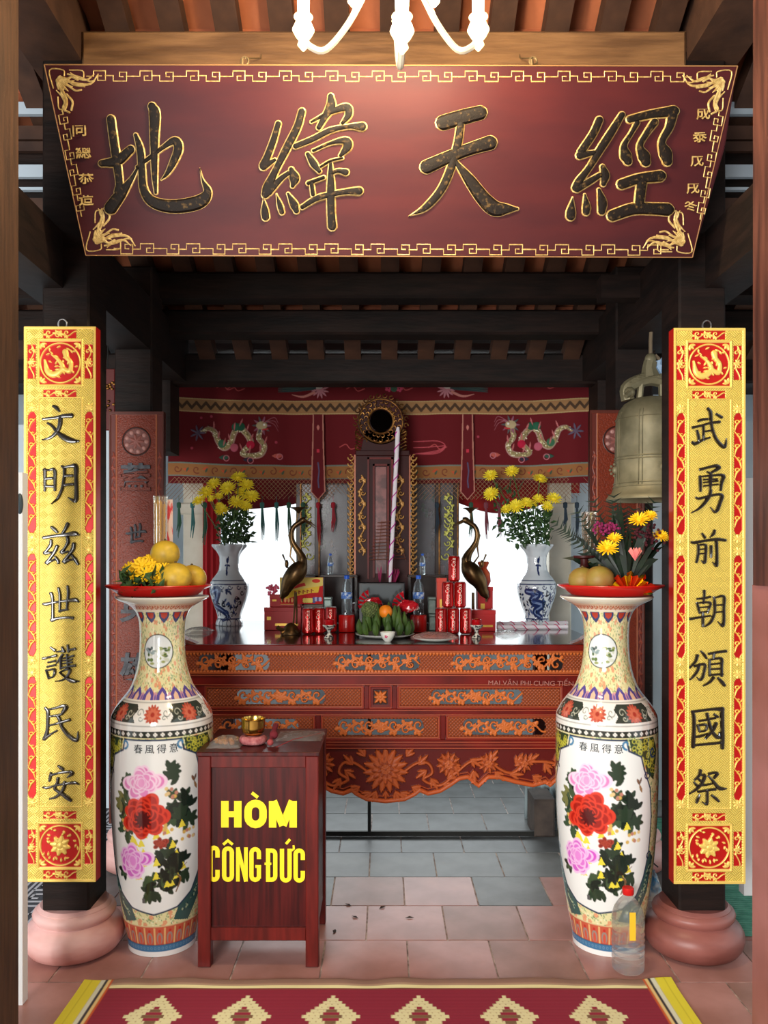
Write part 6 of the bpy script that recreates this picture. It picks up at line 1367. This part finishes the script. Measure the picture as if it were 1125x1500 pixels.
obj('cup_bowl', MB().lathe([(.001,.001),(.016,0),(.018,.004),(.028,.016),(.036,.034),(.0375,.048),(.0355,.048),(.026,.018),(.001,.008)], (tcx, 4.08, CZ0), 28, False), chn, tcup, True)
g = MB()
for q in range(5): a = q*1.257; g.sphere((tcx-.008+.005*math.cos(a), 4.08-.0335, CZ0+.028+.005*math.sin(a)), .0035, 6, 4, 1, .5)
obj('painted_flower', g, mat('pink_glaze', (210,60,110), .3), tcup, True)
sx_ = X(637,4.12)
solo('snack_plate', MB().lathe([(.001,.002),(.06,0),(.075,.003),(.11,.014),(.113,.018),(.108,.017),(.001,.006)], (sx_, 4.12, CZ0), 36, False), mat('white_china', (226,228,220), .2), 'white plate with a brown plastic-wrapped snack, right of the fruit plate', 'plate', (sx_, 4.12, CZ0))
g = MB(); g.sphere((sx_, 4.12, CZ0+.022), .075, 20, 8, 1, .7, .16); solo('rice_cracker', g, mat('brown_cracker', (160,84,40), .6, c2=(120,56,28), scale=30), 'flat brown cracker on the snack plate', 'snack', (sx_, 4.12, CZ0+.01))
crumple('cracker_wrapper', 'clear pink-edged wrapper over the brown cracker', sx_, 4.12, CZ0+.012, .12, .08, .035, mat('pink_film', (236,190,196), .15, trans=.5, alpha=.4), 'wrapper', 8)
# black framed picture behind the fruit
PDx = 4.60; fr = thing('black_picture_frame', 'black rectangular framed panel standing before the shrine', 'frame', (X(559,PDx), PDx, CZ0))
obj('frame', MB().box(X(525,PDx), X(593,PDx), PDx, PDx+.03, CZ0, Z(853,PDx), .006), mat('black_plastic', (24,24,26), .35), fr); obj('glazed_panel', MB().box(X(530,PDx), X(588,PDx), PDx-.002, PDx, CZ0+.02, Z(857,PDx)), mat('grey_glazed', (62,66,66), .12, coat=.5), fr)
# rolled sticks on the right of the tabletop
for y0, py, lab in ((4.75,914,'white rolled incense stick with pink stripes nearer the front right of the tabletop'),(5.0,911,'white rolled incense stick with pink stripes further back on the tabletop')):
    a, b = X(728,y0), X(834,y0); t = thing('rolled_incense_stick', lab, 'incense', ((a+b)/2, y0, CZ0), 'rolled incense sticks lying on the altar')
    obj('roll', MB().tube([(a, y0, CZ0+.014), (b, y0+.05, CZ0+.014)], .013, 12), mat('white_paper', (238,230,236), .6), t, True)
    g = MB(); g.tube([(a+(b-a)*k, y0+.05*k+.0132*math.cos(k*40), CZ0+.014+.0132*math.sin(k*40)) for k in np.linspace(.02,.98,120)], .003, 4); obj('pink_stripe', g, mat('pink_paper_strip', (206,50,110), .6), t, True)
crumple('clear_wrapping', 'crumpled clear wrapping at the left end of the tabletop', X(290,4.6), 4.6, CZ0, .075, .12, .03, film, 'wrapping', 11)
crumple('clear_wrapping', 'crumpled clear wrapping beside the rolled sticks on the right of the tabletop', X(742,4.45), 4.45, CZ0, .06, .08, .025, film, 'wrapping', 12)
# ------------------------------------------------------------ BLUE AND WHITE VASES
def bw_canvas(kind):
    cv = Cv(220, 250, -100, 0, 100, 118, (206,214,220)); rg = random.Random(kind+3); nv = (34,48,92)
    cv.rect(-100, 57, 100, 59, nv); cv.rect(-100, 52, 100, 53.2, nv)
    for k in range(14): cv.spiral(-93+k*14.3, 62, 4, 0, 1, 1.4, nv)
    for xs in (-100, 0, 100):
        cv.petal(xs, 28, 11, 5, -1.2, nv); cv.petal(xs, 28, 12, 6, 1.8, nv); cv.petal(xs-2, 36, 10, 5, 1.3, nv); cv.disc(xs, 24, 4, nv); cv.petal(xs, 30, 9, 3, 3.0, nv); cv.petal(xs, 30, 9, 3, .2, nv)
        pts = [(xs-30, 70), (xs-14, 66), (xs-20, 80), (xs-32, 88), (xs-14, 94), (xs+2, 104), (xs-10, 110)] if kind == 0 else [(xs-22, 68), (xs-4, 72), (xs-14, 82), (xs+6, 88), (xs-10, 98), (xs+8, 106)]
        cv.line(pts, [9,12,11,12,10,8,4][:len(pts)], nv, sp=True); cv.line(pts, [2,3,3,3,2,2,1][:len(pts)], (120,140,180), sp=True)
        for _ in range(60): cv.petal(xs+rg.uniform(-46, 30), rg.uniform(64, 106), rg.uniform(5, 9), 3, rg.uniform(0, 6.28), rg.choice([nv,(60,80,130),(30,34,50)]))
        for q in range(5): cv.spiral(xs+18+rg.uniform(-8, 14), 70+q*8, 4.5, q, 1, 1.5, (30,34,50))
        if kind: cv.ring(xs+28, 76, 7, 1.6, nv); cv.spiral(xs+28, 76, 5, 0, .8, 3, nv)
    cv.rect(-100, 107, 100, 109, nv)
    for k in range(10): cv.ring(-95+k*20, 114, 5, 1.6, nv)
    return cv
BP = [(0,23),(2,24),(5,22),(10,18),(18,14.5),(28,14),(38,15.5),(44,19),(50,24),(56,27.5),(62,28.5),(70,28),(80,25.5),(90,22),(98,19),(104,17.2),(108,17),(112,19),(116,20),(118,19.5)]
bs = BD/F
for kind, px, lab in ((0, 336, 'blue and white porcelain vase painted with a dragon, left end of the altar'), (1, 786, 'blue and white porcelain vase with a yin-yang disc, right end of the altar')):
    x = X(px, BD); v = thing('blue_white_vase', lab, 'vase', (x, BD, CZ0), 'blue and white altar vases'); c2 = bw_canvas(kind)
    me = lathe_grid(c2, BP, bs, 'body', 220); me.materials.append(porc); 
    co = np.empty(len(me.vertices)*3); me.vertices.foreach_get('co', co); co = co.reshape(-1,3); th = np.arctan2(co[:,0], -co[:,1]); top = np.clip((co[:,2]-100*bs)/(18*bs), 0, 1); co[:,:2] *= (1+.10*top*np.sin(th*8))[:, None]; me.vertices.foreach_set('co', co.reshape(-1))
    link('body', me, v); obj('inner_neck', MB().lathe([(21*bs, 116.5*bs), (13*bs, 100*bs), (12*bs, 80*bs), (.002, 78*bs)], (x, BD, CZ0), 24, False), mat('cream_glaze', (226,220,200), .15), v, True)
# ------------------------------------------------------------ BRONZE CRANES on turtles
def crane(px, f, d, label, face):
    """f: +1 the bird faces right in the view"""
    x0 = X(px, d); t = thing('bronze_crane', label, 'statue', (x0, d, CZ0), 'bronze cranes on the altar'); s_ = d/F
    P = lambda u, py: (x0+f*u*s_, d, Z(py, d))
    tz0 = Z(930, d); dz = CZ0-tz0
    Q = lambda u, py: (x0+f*u*s_, d, Z(py, d)+(dz if py > 900 else dz*max(0, (py-860)/40)))
    xt = x0-f*.022; g = MB(); g.lathe([(.001,.0),(.055,.001),(.053,.012),(.046,.022),(.036,.040),(.018,.058),(.004,.062)], (xt, d, CZ0), 24, False, 1, .9)
    for a in (.6, 2.5, 3.8, 5.6): g.tube([(xt+.038*math.cos(a), d+.036*math.sin(a), CZ0+.016), (xt+.062*math.cos(a), d+.055*math.sin(a), CZ0+.008)], [.013,.008], 8)
    g.tube([(xt-f*.04, d, CZ0+.022), (xt-f*.062, d-.01, CZ0+.03), (xt-f*.075, d-.012, CZ0+.042)], [.012,.011,.011], 8); obj('turtle_base', g, bronze, t, True)
    for o_ in (-1, 1):
        obj('leg', MB().tube([(x0+o_*.008, d+o_*.008, CZ0+.055), (x0+f*.004+o_*.006, d+o_*.006, Z(895,d)), P(1, 868)], [.005,.0045,.008], 8), bronze, t, True)
    bd = spline([(-20,876,3),(-14,866,9),(-8,852,15),(0,842,18),(7,832,16),(11,822,9),(8,812,6),(2,803,4.6),(-4,792,4.2),(-5,780,4),(-1,771,3.8),(6,766,4),(12,762,5),(16,762,4)], 4)
    obj('body_and_neck', MB().tube([P(q[0], q[1]) for q in bd], [max(.003, q[2]*s_*(.78 if q[2] > 8 else .95)) for q in bd], 12), bronze, t, True)
    g = MB(); g.tube([P(14,762), P(24,766), P(32,772)], [4.0*s_*.5, 2.5*s_*.5, .6*s_*.5], 8); g.tube([P(15,764), P(24,769), P(31,775)], [3*s_*.5, 1.8*s_*.5, .5*s_*.5], 8); obj('beak', g, bronze, t, True)
    g = MB()
    for k in range(5): g.tube([P(-2-k*2, 832+k*5), P(-12-k*1.5, 850+k*4), P(-22+k, 874+k*2)], [.008,.010,.003], 6)
    obj('wing_feathers', g, bronze, t, True)
    obj('lotus_stem', MB().tube([P(4,830), P(-7,815), P(-5,800), P(-9,784), P(2,765), P(4,756), P(5,750)], [.006,.004,.006,.004,.0045,.004,.005], 7), bronze, t, True)
    c0 = P(5, 752); obj('lotus_bowl', MB().lathe([(.006,0),(.014,.012),(.026,.022),(.044,.030),(.046,.032),(.02,.026),(.001,.022)], c0, 20, False), bronze, t, True)
    g = MB(); g.sphere(P(-12, 826), .018, 10, 6, .6, .6, 1.3); g.tube([P(-4,838), P(-10,832), P(-14,822), P(-18,812)], [.006,.004,.003,.006], 6); obj('lotus_bud', g, bronze, t, True)
    return t
crane(432, 1, 4.48, 'bronze crane on a turtle at the left, head turned right', 1)
crane(694, -1, 4.82, 'bronze crane at the right rear, half hidden by the can pyramid', 1)
# ------------------------------------------------------------ BELL
BDp = 3.62; bx_ = X(953, BDp); s_ = BDp/F
bell = thing('bronze_bell', 'large weathered bronze temple bell hanging behind the right couplet', 'bell', (bx_, BDp, Z(734,BDp)))
zb_ = Z(733, BDp); BPf = [(63,0),(63,3),(60,7),(56,10),(53,18),(51.5,30),(51,50),(50.5,80),(50,105),(49,120),(45,132),(38,141),(26,148),(12,151),(.1,152)]
obj('bell_body', MB().lathe([(r*s_, z*s_) for r, z in BPf]+[], (bx_, BDp, zb_), 64, False), bell_m, bell, True)
g = MB(); 
for z in (19, 24, 58, 62, 118): g.tube([(bx_+(np.interp(z,[q[1] for q in BPf],[q[0] for q in BPf])*s_+.001)*math.cos(a), BDp+(np.interp(z,[q[1] for q in BPf],[q[0] for q in BPf])*s_+.001)*math.sin(a), zb_+z*s_) for a in np.linspace(0,6.283,49)[:-1]], .0032, 5, closed=True)
for k in range(8):
    a = k*math.pi/4+.2
    for da in (-.05, .05): g.tube([(bx_+(np.interp(z,[q[1] for q in BPf],[q[0] for q in BPf])*s_+.001)*math.cos(a+da), BDp+(np.interp(z,[q[1] for q in BPf],[q[0] for q in BPf])*s_+.001)*math.sin(a+da), zb_+z*s_) for z in (20,40,60,80,100,118,128)], .0028, 5)
obj('raised_bands', g, bell_m, bell, True)
for a in (-math.pi/2+.06, -math.pi/2+1.6, -math.pi/2-1.5): 
    r_ = 51*s_; c0 = (bx_+r_*math.cos(a), BDp+r_*math.sin(a), zb_+44*s_); g = MB(); g.sphere(c0, .02, 14, 8, 1, .5, 1)
    for q in range(10): b_ = q*.628; g.sphere((c0[0]+.027*math.cos(b_), c0[1]+.002, c0[2]+.027*math.sin(b_)), .007, 6, 4, 1, .6, 1)
    obj('striking_boss', g, bell_m, bell, True)
g = MB(); zc = zb_+150*s_
g.tube([tuple(p) for p in spline([(bx_-.10, BDp, zc-.01), (bx_-.105, BDp, zc+.04), (bx_-.06, BDp, zc+.07), (bx_, BDp, zc+.085), (bx_+.06, BDp, zc+.07), (bx_+.105, BDp, zc+.04), (bx_+.10, BDp, zc-.01)], 4)], .030, 8)
for q in range(11): g.sphere((bx_-.09+.018*q, BDp-.01, zc+.06+.035*math.sin(math.pi*q/10)), .021, 6, 4)
for s0 in (-1, 1):
    g.sphere((bx_+s0*.1, BDp-.02, zc+.02), .026, 10, 6); g.tube([(bx_+s0*.1, BDp-.03, zc+.02), (bx_+s0*.125, BDp-.05, zc-.002)], [.016,.01], 6); g.tube([(bx_+s0*.05, BDp, zc-.01), (bx_+s0*.045, BDp-.01, zc+.06)], .014, 6)
g.tube([(bx_, BDp, zc+.09), (bx_-.006, BDp, zc+.13), (bx_, BDp, zc+.16)], [.044,.032,.03], 8); g.sphere((bx_, BDp, zc+.17), .024, 10, 8, 1.1, .8, 1.2)
obj('dragon_crown', g, bell_m, bell, True)
g = MB(); g.tube([(bx_, BDp, zc+.15), (bx_, BDp, zc+.25), (bx_+.01, BDp, 2.66)], .008, 6); g.tube([(bx_+.02, BDp, zc+.19), (bx_+.05, BDp, zc+.16), (bx_+.045, BDp-.01, zc+.11)], .007, 5); obj('hanging_rope', g, mat('hemp', (110,96,76), .9), bell)
g = MB(); rr_ = random.Random(1); c0 = Vector((bx_+.03, BDp-.02, zc+.14))
for k in range(7): p = c0+Vector((rr_.uniform(-.02,.02), rr_.uniform(-.01,.01), rr_.uniform(-.035,.035))); g.add([p, p+Vector((.03,-.01,.01)), p+Vector((.025,0,-.04)), p+Vector((-.01,-.01,-.03))], [(0,1,2),(0,2,3)])
obj('blue_plastic_strip', g, mat('pale_blue_plastic', (130,160,190), .4), bell)
struct('bell_beam', MB().box(.95, 1.4, BDp-.04, BDp+.04, 2.64, 2.74), wood_dark, origin=(1.2, BDp, 2.64))
# small red and gold hanging things behind the pillars, high up on each side
for px, D_, lab in ((160,4.4,'small red and gold hanging ornament left of the altar hall'),):
    t = thing('hanging_ornament', lab, 'ornament', (X(px,D_), D_, Z(640,D_))); obj('red_panel', MB().box(X(px-14,D_), X(px+8,D_), D_, D_+.02, Z(630,D_), Z(540,D_), .004), mat('deep_red_panel', (90,20,16), .5), t)
    g = MB(); rr_ = random.Random(3)
    for k in range(26): g.sphere((X(px+rr_.uniform(-14,8),D_), D_-.008, Z(rr_.choice([rr_.uniform(560,570), rr_.uniform(588,604)]),D_)), .008, 6, 4)
    obj('gold_beads', g, gold_d, t, True); obj('hanging_wire', MB().tube([(X(px-3,D_), D_+.01, Z(545,D_)), (X(px-3,D_), D_+.01, 2.9)], .003, 5), thin, t)
# ------------------------------------------------------------ MAT on the floor
mt = thing('woven_floor_mat', 'crimson woven mat with cream diamonds and yellow side borders', 'mat', (0, 2.65, 0))
mx0, mx1, my0, my1 = -1.06, 1.02, 2.40, 2.905
cv = Cv(760, 190, 0, 0, 2.08, .505, (146,34,56), 0.)      # y=0 is the far edge
gy, gx = np.mgrid[0:190, 0:760]; y = (gy+.5)/cv.sy; x = (gx+.5)/cv.sx
cv.c *= (.86+.14*np.cos(2*math.pi*y/.009))[..., None]; cv.H[:] = .0012*(1+np.cos(2*math.pi*y/.009))/2
for a, b, c_ in ((0,.030,(150,116,98)),(.030,.042,(170,140,112)),(.042,.060,(226,214,160)),(.060,.068,(120,60,50))): cv.rect(0, a, 2.08, b, c_)
for k in range(40): cv.rect(0, .002+k*.0014, 2.08, .0026+k*.0014, (120,88,74)) if k % 2 and k < 20 else None
for k in range(6):      # stepped diamonds
    cx = .306+k*.2905; cy = .235
    for q in range(8):
        hw = .094-.0125*q; 
        for sg in (-1, 1):
            yc_ = cy+sg*q*.017; cv.rect(cx-hw, yc_-.0085, cx+hw, yc_+.0085, (222,214,164))
            for z_q in range(int(hw*2/.02)): cv.rect(cx-hw+z_q*.02+.001, yc_-.0075, cx-hw+z_q*.02+.0045, yc_-.002, (176,150,110))
    for q in range(4):
        for sg in (-1, 1): cv.rect(cx-.036+.009*q, cy+sg*q*.017-.0085, cx+.036-.009*q, cy+sg*q*.017+.0085, (120,90,60) if q % 2 == 0 else (146,34,56))
for s0 in (0, 1):
    E = lambda a, b: (a, b) if s0 == 0 else (2.08-b, 2.08-a)
    for a, b, c_ in ((0,.062,(222,208,52)),(.062,.078,(214,214,190)),(.078,.087,(40,46,50)),(.087,.098,(226,196,130)),(.098,.105,(200,90,40))):
        a, b = E(a, b); cv.rect(a, 0, b, .505, c_, .0015)
    a, b = E(.028,.031); cv.rect(a, 0, b, .505, (196,180,40))
rr_ = np.random.default_rng(3)
def mwave(gx, gy, gz): return gx, gy, gz
u = np.linspace(mx0, mx1, cv.w); v = np.linspace(my1, my0, cv.h); GX, GY = np.meshgrid(u, v); GZ = .006+cv.H+.003*np.exp(-((GY-my1)/.05)**2)*(1+np.sin(GX*19+np.sin(GX*7)*2)); GY = GY+.006*np.exp(-((GY-my1)/.05)**2)*np.sin(GX*14)
me = grid_mesh('weave', np.stack([GX, GY-2.65, GZ], -1), cv.c, None); me.materials.append(embr); o = link('weave', me, mt); md = o.modifiers.new('t','SOLIDIFY'); md.thickness = .004; md.offset = -1
# grey meander mat on the left, green mat on the right
sm = thing('meander_floor_mat', 'dark grey mat with a white meander border beyond the left pillar', 'mat', (-1.9, 3.7, 0)); obj('mat_body', MB().box(-2.6, -1.40, 3.02, 5.2, .001, .006), mat('slate_mat', (72,72,80), .8, c2=(60,60,66), scale=30), sm)
g = MB()
for xx in (-1.43, -1.46, -1.60, -1.63): g.box(xx-.006, xx+.006, 3.05, 5.1, .006, .0075)
for k in range(16):
    y0 = 3.06+k*.125
    for a, b, c_, d_ in ((-1.58,-1.48,y0,y0+.012),(-1.49,-1.478,y0,y0+.09),(-1.56,-1.48,y0+.08,y0+.092),(-1.56,-1.548,y0+.035,y0+.09),(-1.56,-1.52,y0+.035,y0+.047),(-1.582,-1.57,y0,y0+.125)): g.box(a, b, c_, d_, .006, .0075)
obj('meander_pattern', g, mat('white_weave', (190,190,196), .8), sm)
gmt = thing('green_floor_mat', 'ribbed sea-green floor mat beyond the right pillar', 'mat', (1.9, 4, 0)); obj('mat_body', MB().box(1.36, 2.7, 3.25, 4.72, .001, .006), mat('sea_green_mat', (96,164,140), .7, c2=(72,140,118), scale=20), gmt)
g = MB()
for k in range(70): y0 = 3.27+k*.0205; g.box(1.37, 2.69, y0, y0+.009, .006, .0085)
o = obj('ribs', g, mat('sea_green_mat', (96,164,140), .7), gmt); o['kind'] = 'stuff'
# ------------------------------------------------------------ plastic bottle on the floor, bag and bowl behind the right vase
D = 2.985; x = X(920,D); bt_ = thing('plastic_floor_bottle', 'clear ribbed plastic bottle with a red cap standing before the right vase', 'bottle', (x, D, .001))
ribs = [(.001,.0),(.048,.001),(.056,.008),(.058,.02)]
for k in range(6): z = .03+k*.022; ribs += [(.0585, z), (.0555, z+.006), (.0555, z+.011), (.0585, z+.017)]
ribs += [(.059,.17),(.0575,.20),(.05,.228),(.036,.25),(.02,.268),(.0165,.275),(.0165,.285)]
obj('bottle_body', MB().lathe(ribs, (x, D, .001), 32, False), mat('scuffed_clear_plastic', (222,222,214), .12, trans=.85, alpha=.5, ior=1.25), bt_, True)
obj('cap', MB().lathe([(.019,.276),(.0205,.278),(.0205,.298),(.018,.301)], (x, D, .001), 20), mat('red_cap', (206,24,22), .4), bt_, True)
obj('yellow_strip', MB().box(x-.012, x+.010, D-.0595, D-.0585, .135, .235), mat('yellow_paper', (240,190,40), .6), bt_)
D = 3.50; x = X(948,D); 
solo('white_bowl', MB().lathe([(.001,.001),(.05,0),(.055,.006),(.075,.04),(.08,.07),(.077,.072),(.07,.045),(.001,.012)], (x, D, .001), 32, False), mat('white_china', (226,228,220), .2), 'white bowl on the floor between the right vase and the right pillar', 'bowl', (x, D, .001))
crumple('blue_bag', 'blue and clear plastic bag with orange contents in the white bowl', x-.005, D, .04, .07, .06, .15, mat('blue_film', (60,150,200), .2, trans=.3, alpha=.7, c2=(236,236,230), scale=14, lo=.42, hi=.55), 'bag', 17, [('orange_peel_scrap', mat('orange_scrap', (220,140,50), .6), [(-.1,-.5,.022),(.3,-.4,.018)])])
g = MB().tube([(x-.03, D-.04, .25), (x+.03, D-.05, .20)], .003, 5); solo('black_cable_end', g, mat('black_rubber', (20,20,22), .5), 'short black cable end above the blue bag', 'cable', (x, D-.04, .2))
# scattered dry leaves between box and altar
lm = mat('dry_leaf', (60,44,36), .9); rr_ = random.Random(6)
for px, py, wh in ((510,1326,'farther of the two beside the donation box'),(520,1344,'second from the donation box'),(490,1365,'nearest the donation box and the mat'),(560,1330,'in the middle, straight before the altar'),(600,1345,'farthest from the donation box')):
    d = 1.5*F/(py-HY); x = X(px,d); g = MB(); a = rr_.uniform(0,3); c_, s_ = math.cos(a)*.02, math.sin(a)*.02
    g.add([(x-c_,d-s_,.001),(x-s_*.4,d+c_*.4,.006),(x+c_,d+s_,.002),(x+s_*.4,d-c_*.4,.004)], [(0,1,2),(0,2,3)])
    o = solo('dry_leaf', g, lm, 'dark dry leaf scrap on the floor tiles, '+wh, 'leaf', (x, d, .001), 'leaf scraps on the tiles', False)
# wall lamp far left
t = thing('oval_wall_lamp', 'dark oval fitting on the white daylight strip at the far left', 'lamp', (X(29,2.74), 2.74, Z(738,2.74))); g = MB(); g.sphere((X(29,2.735), 2.735, Z(738,2.735)), .022, 14, 8, .5, .6, 1.6); obj('lamp_body', g, mat('blue_grey_enamel', (70,86,96), .4), t, True)
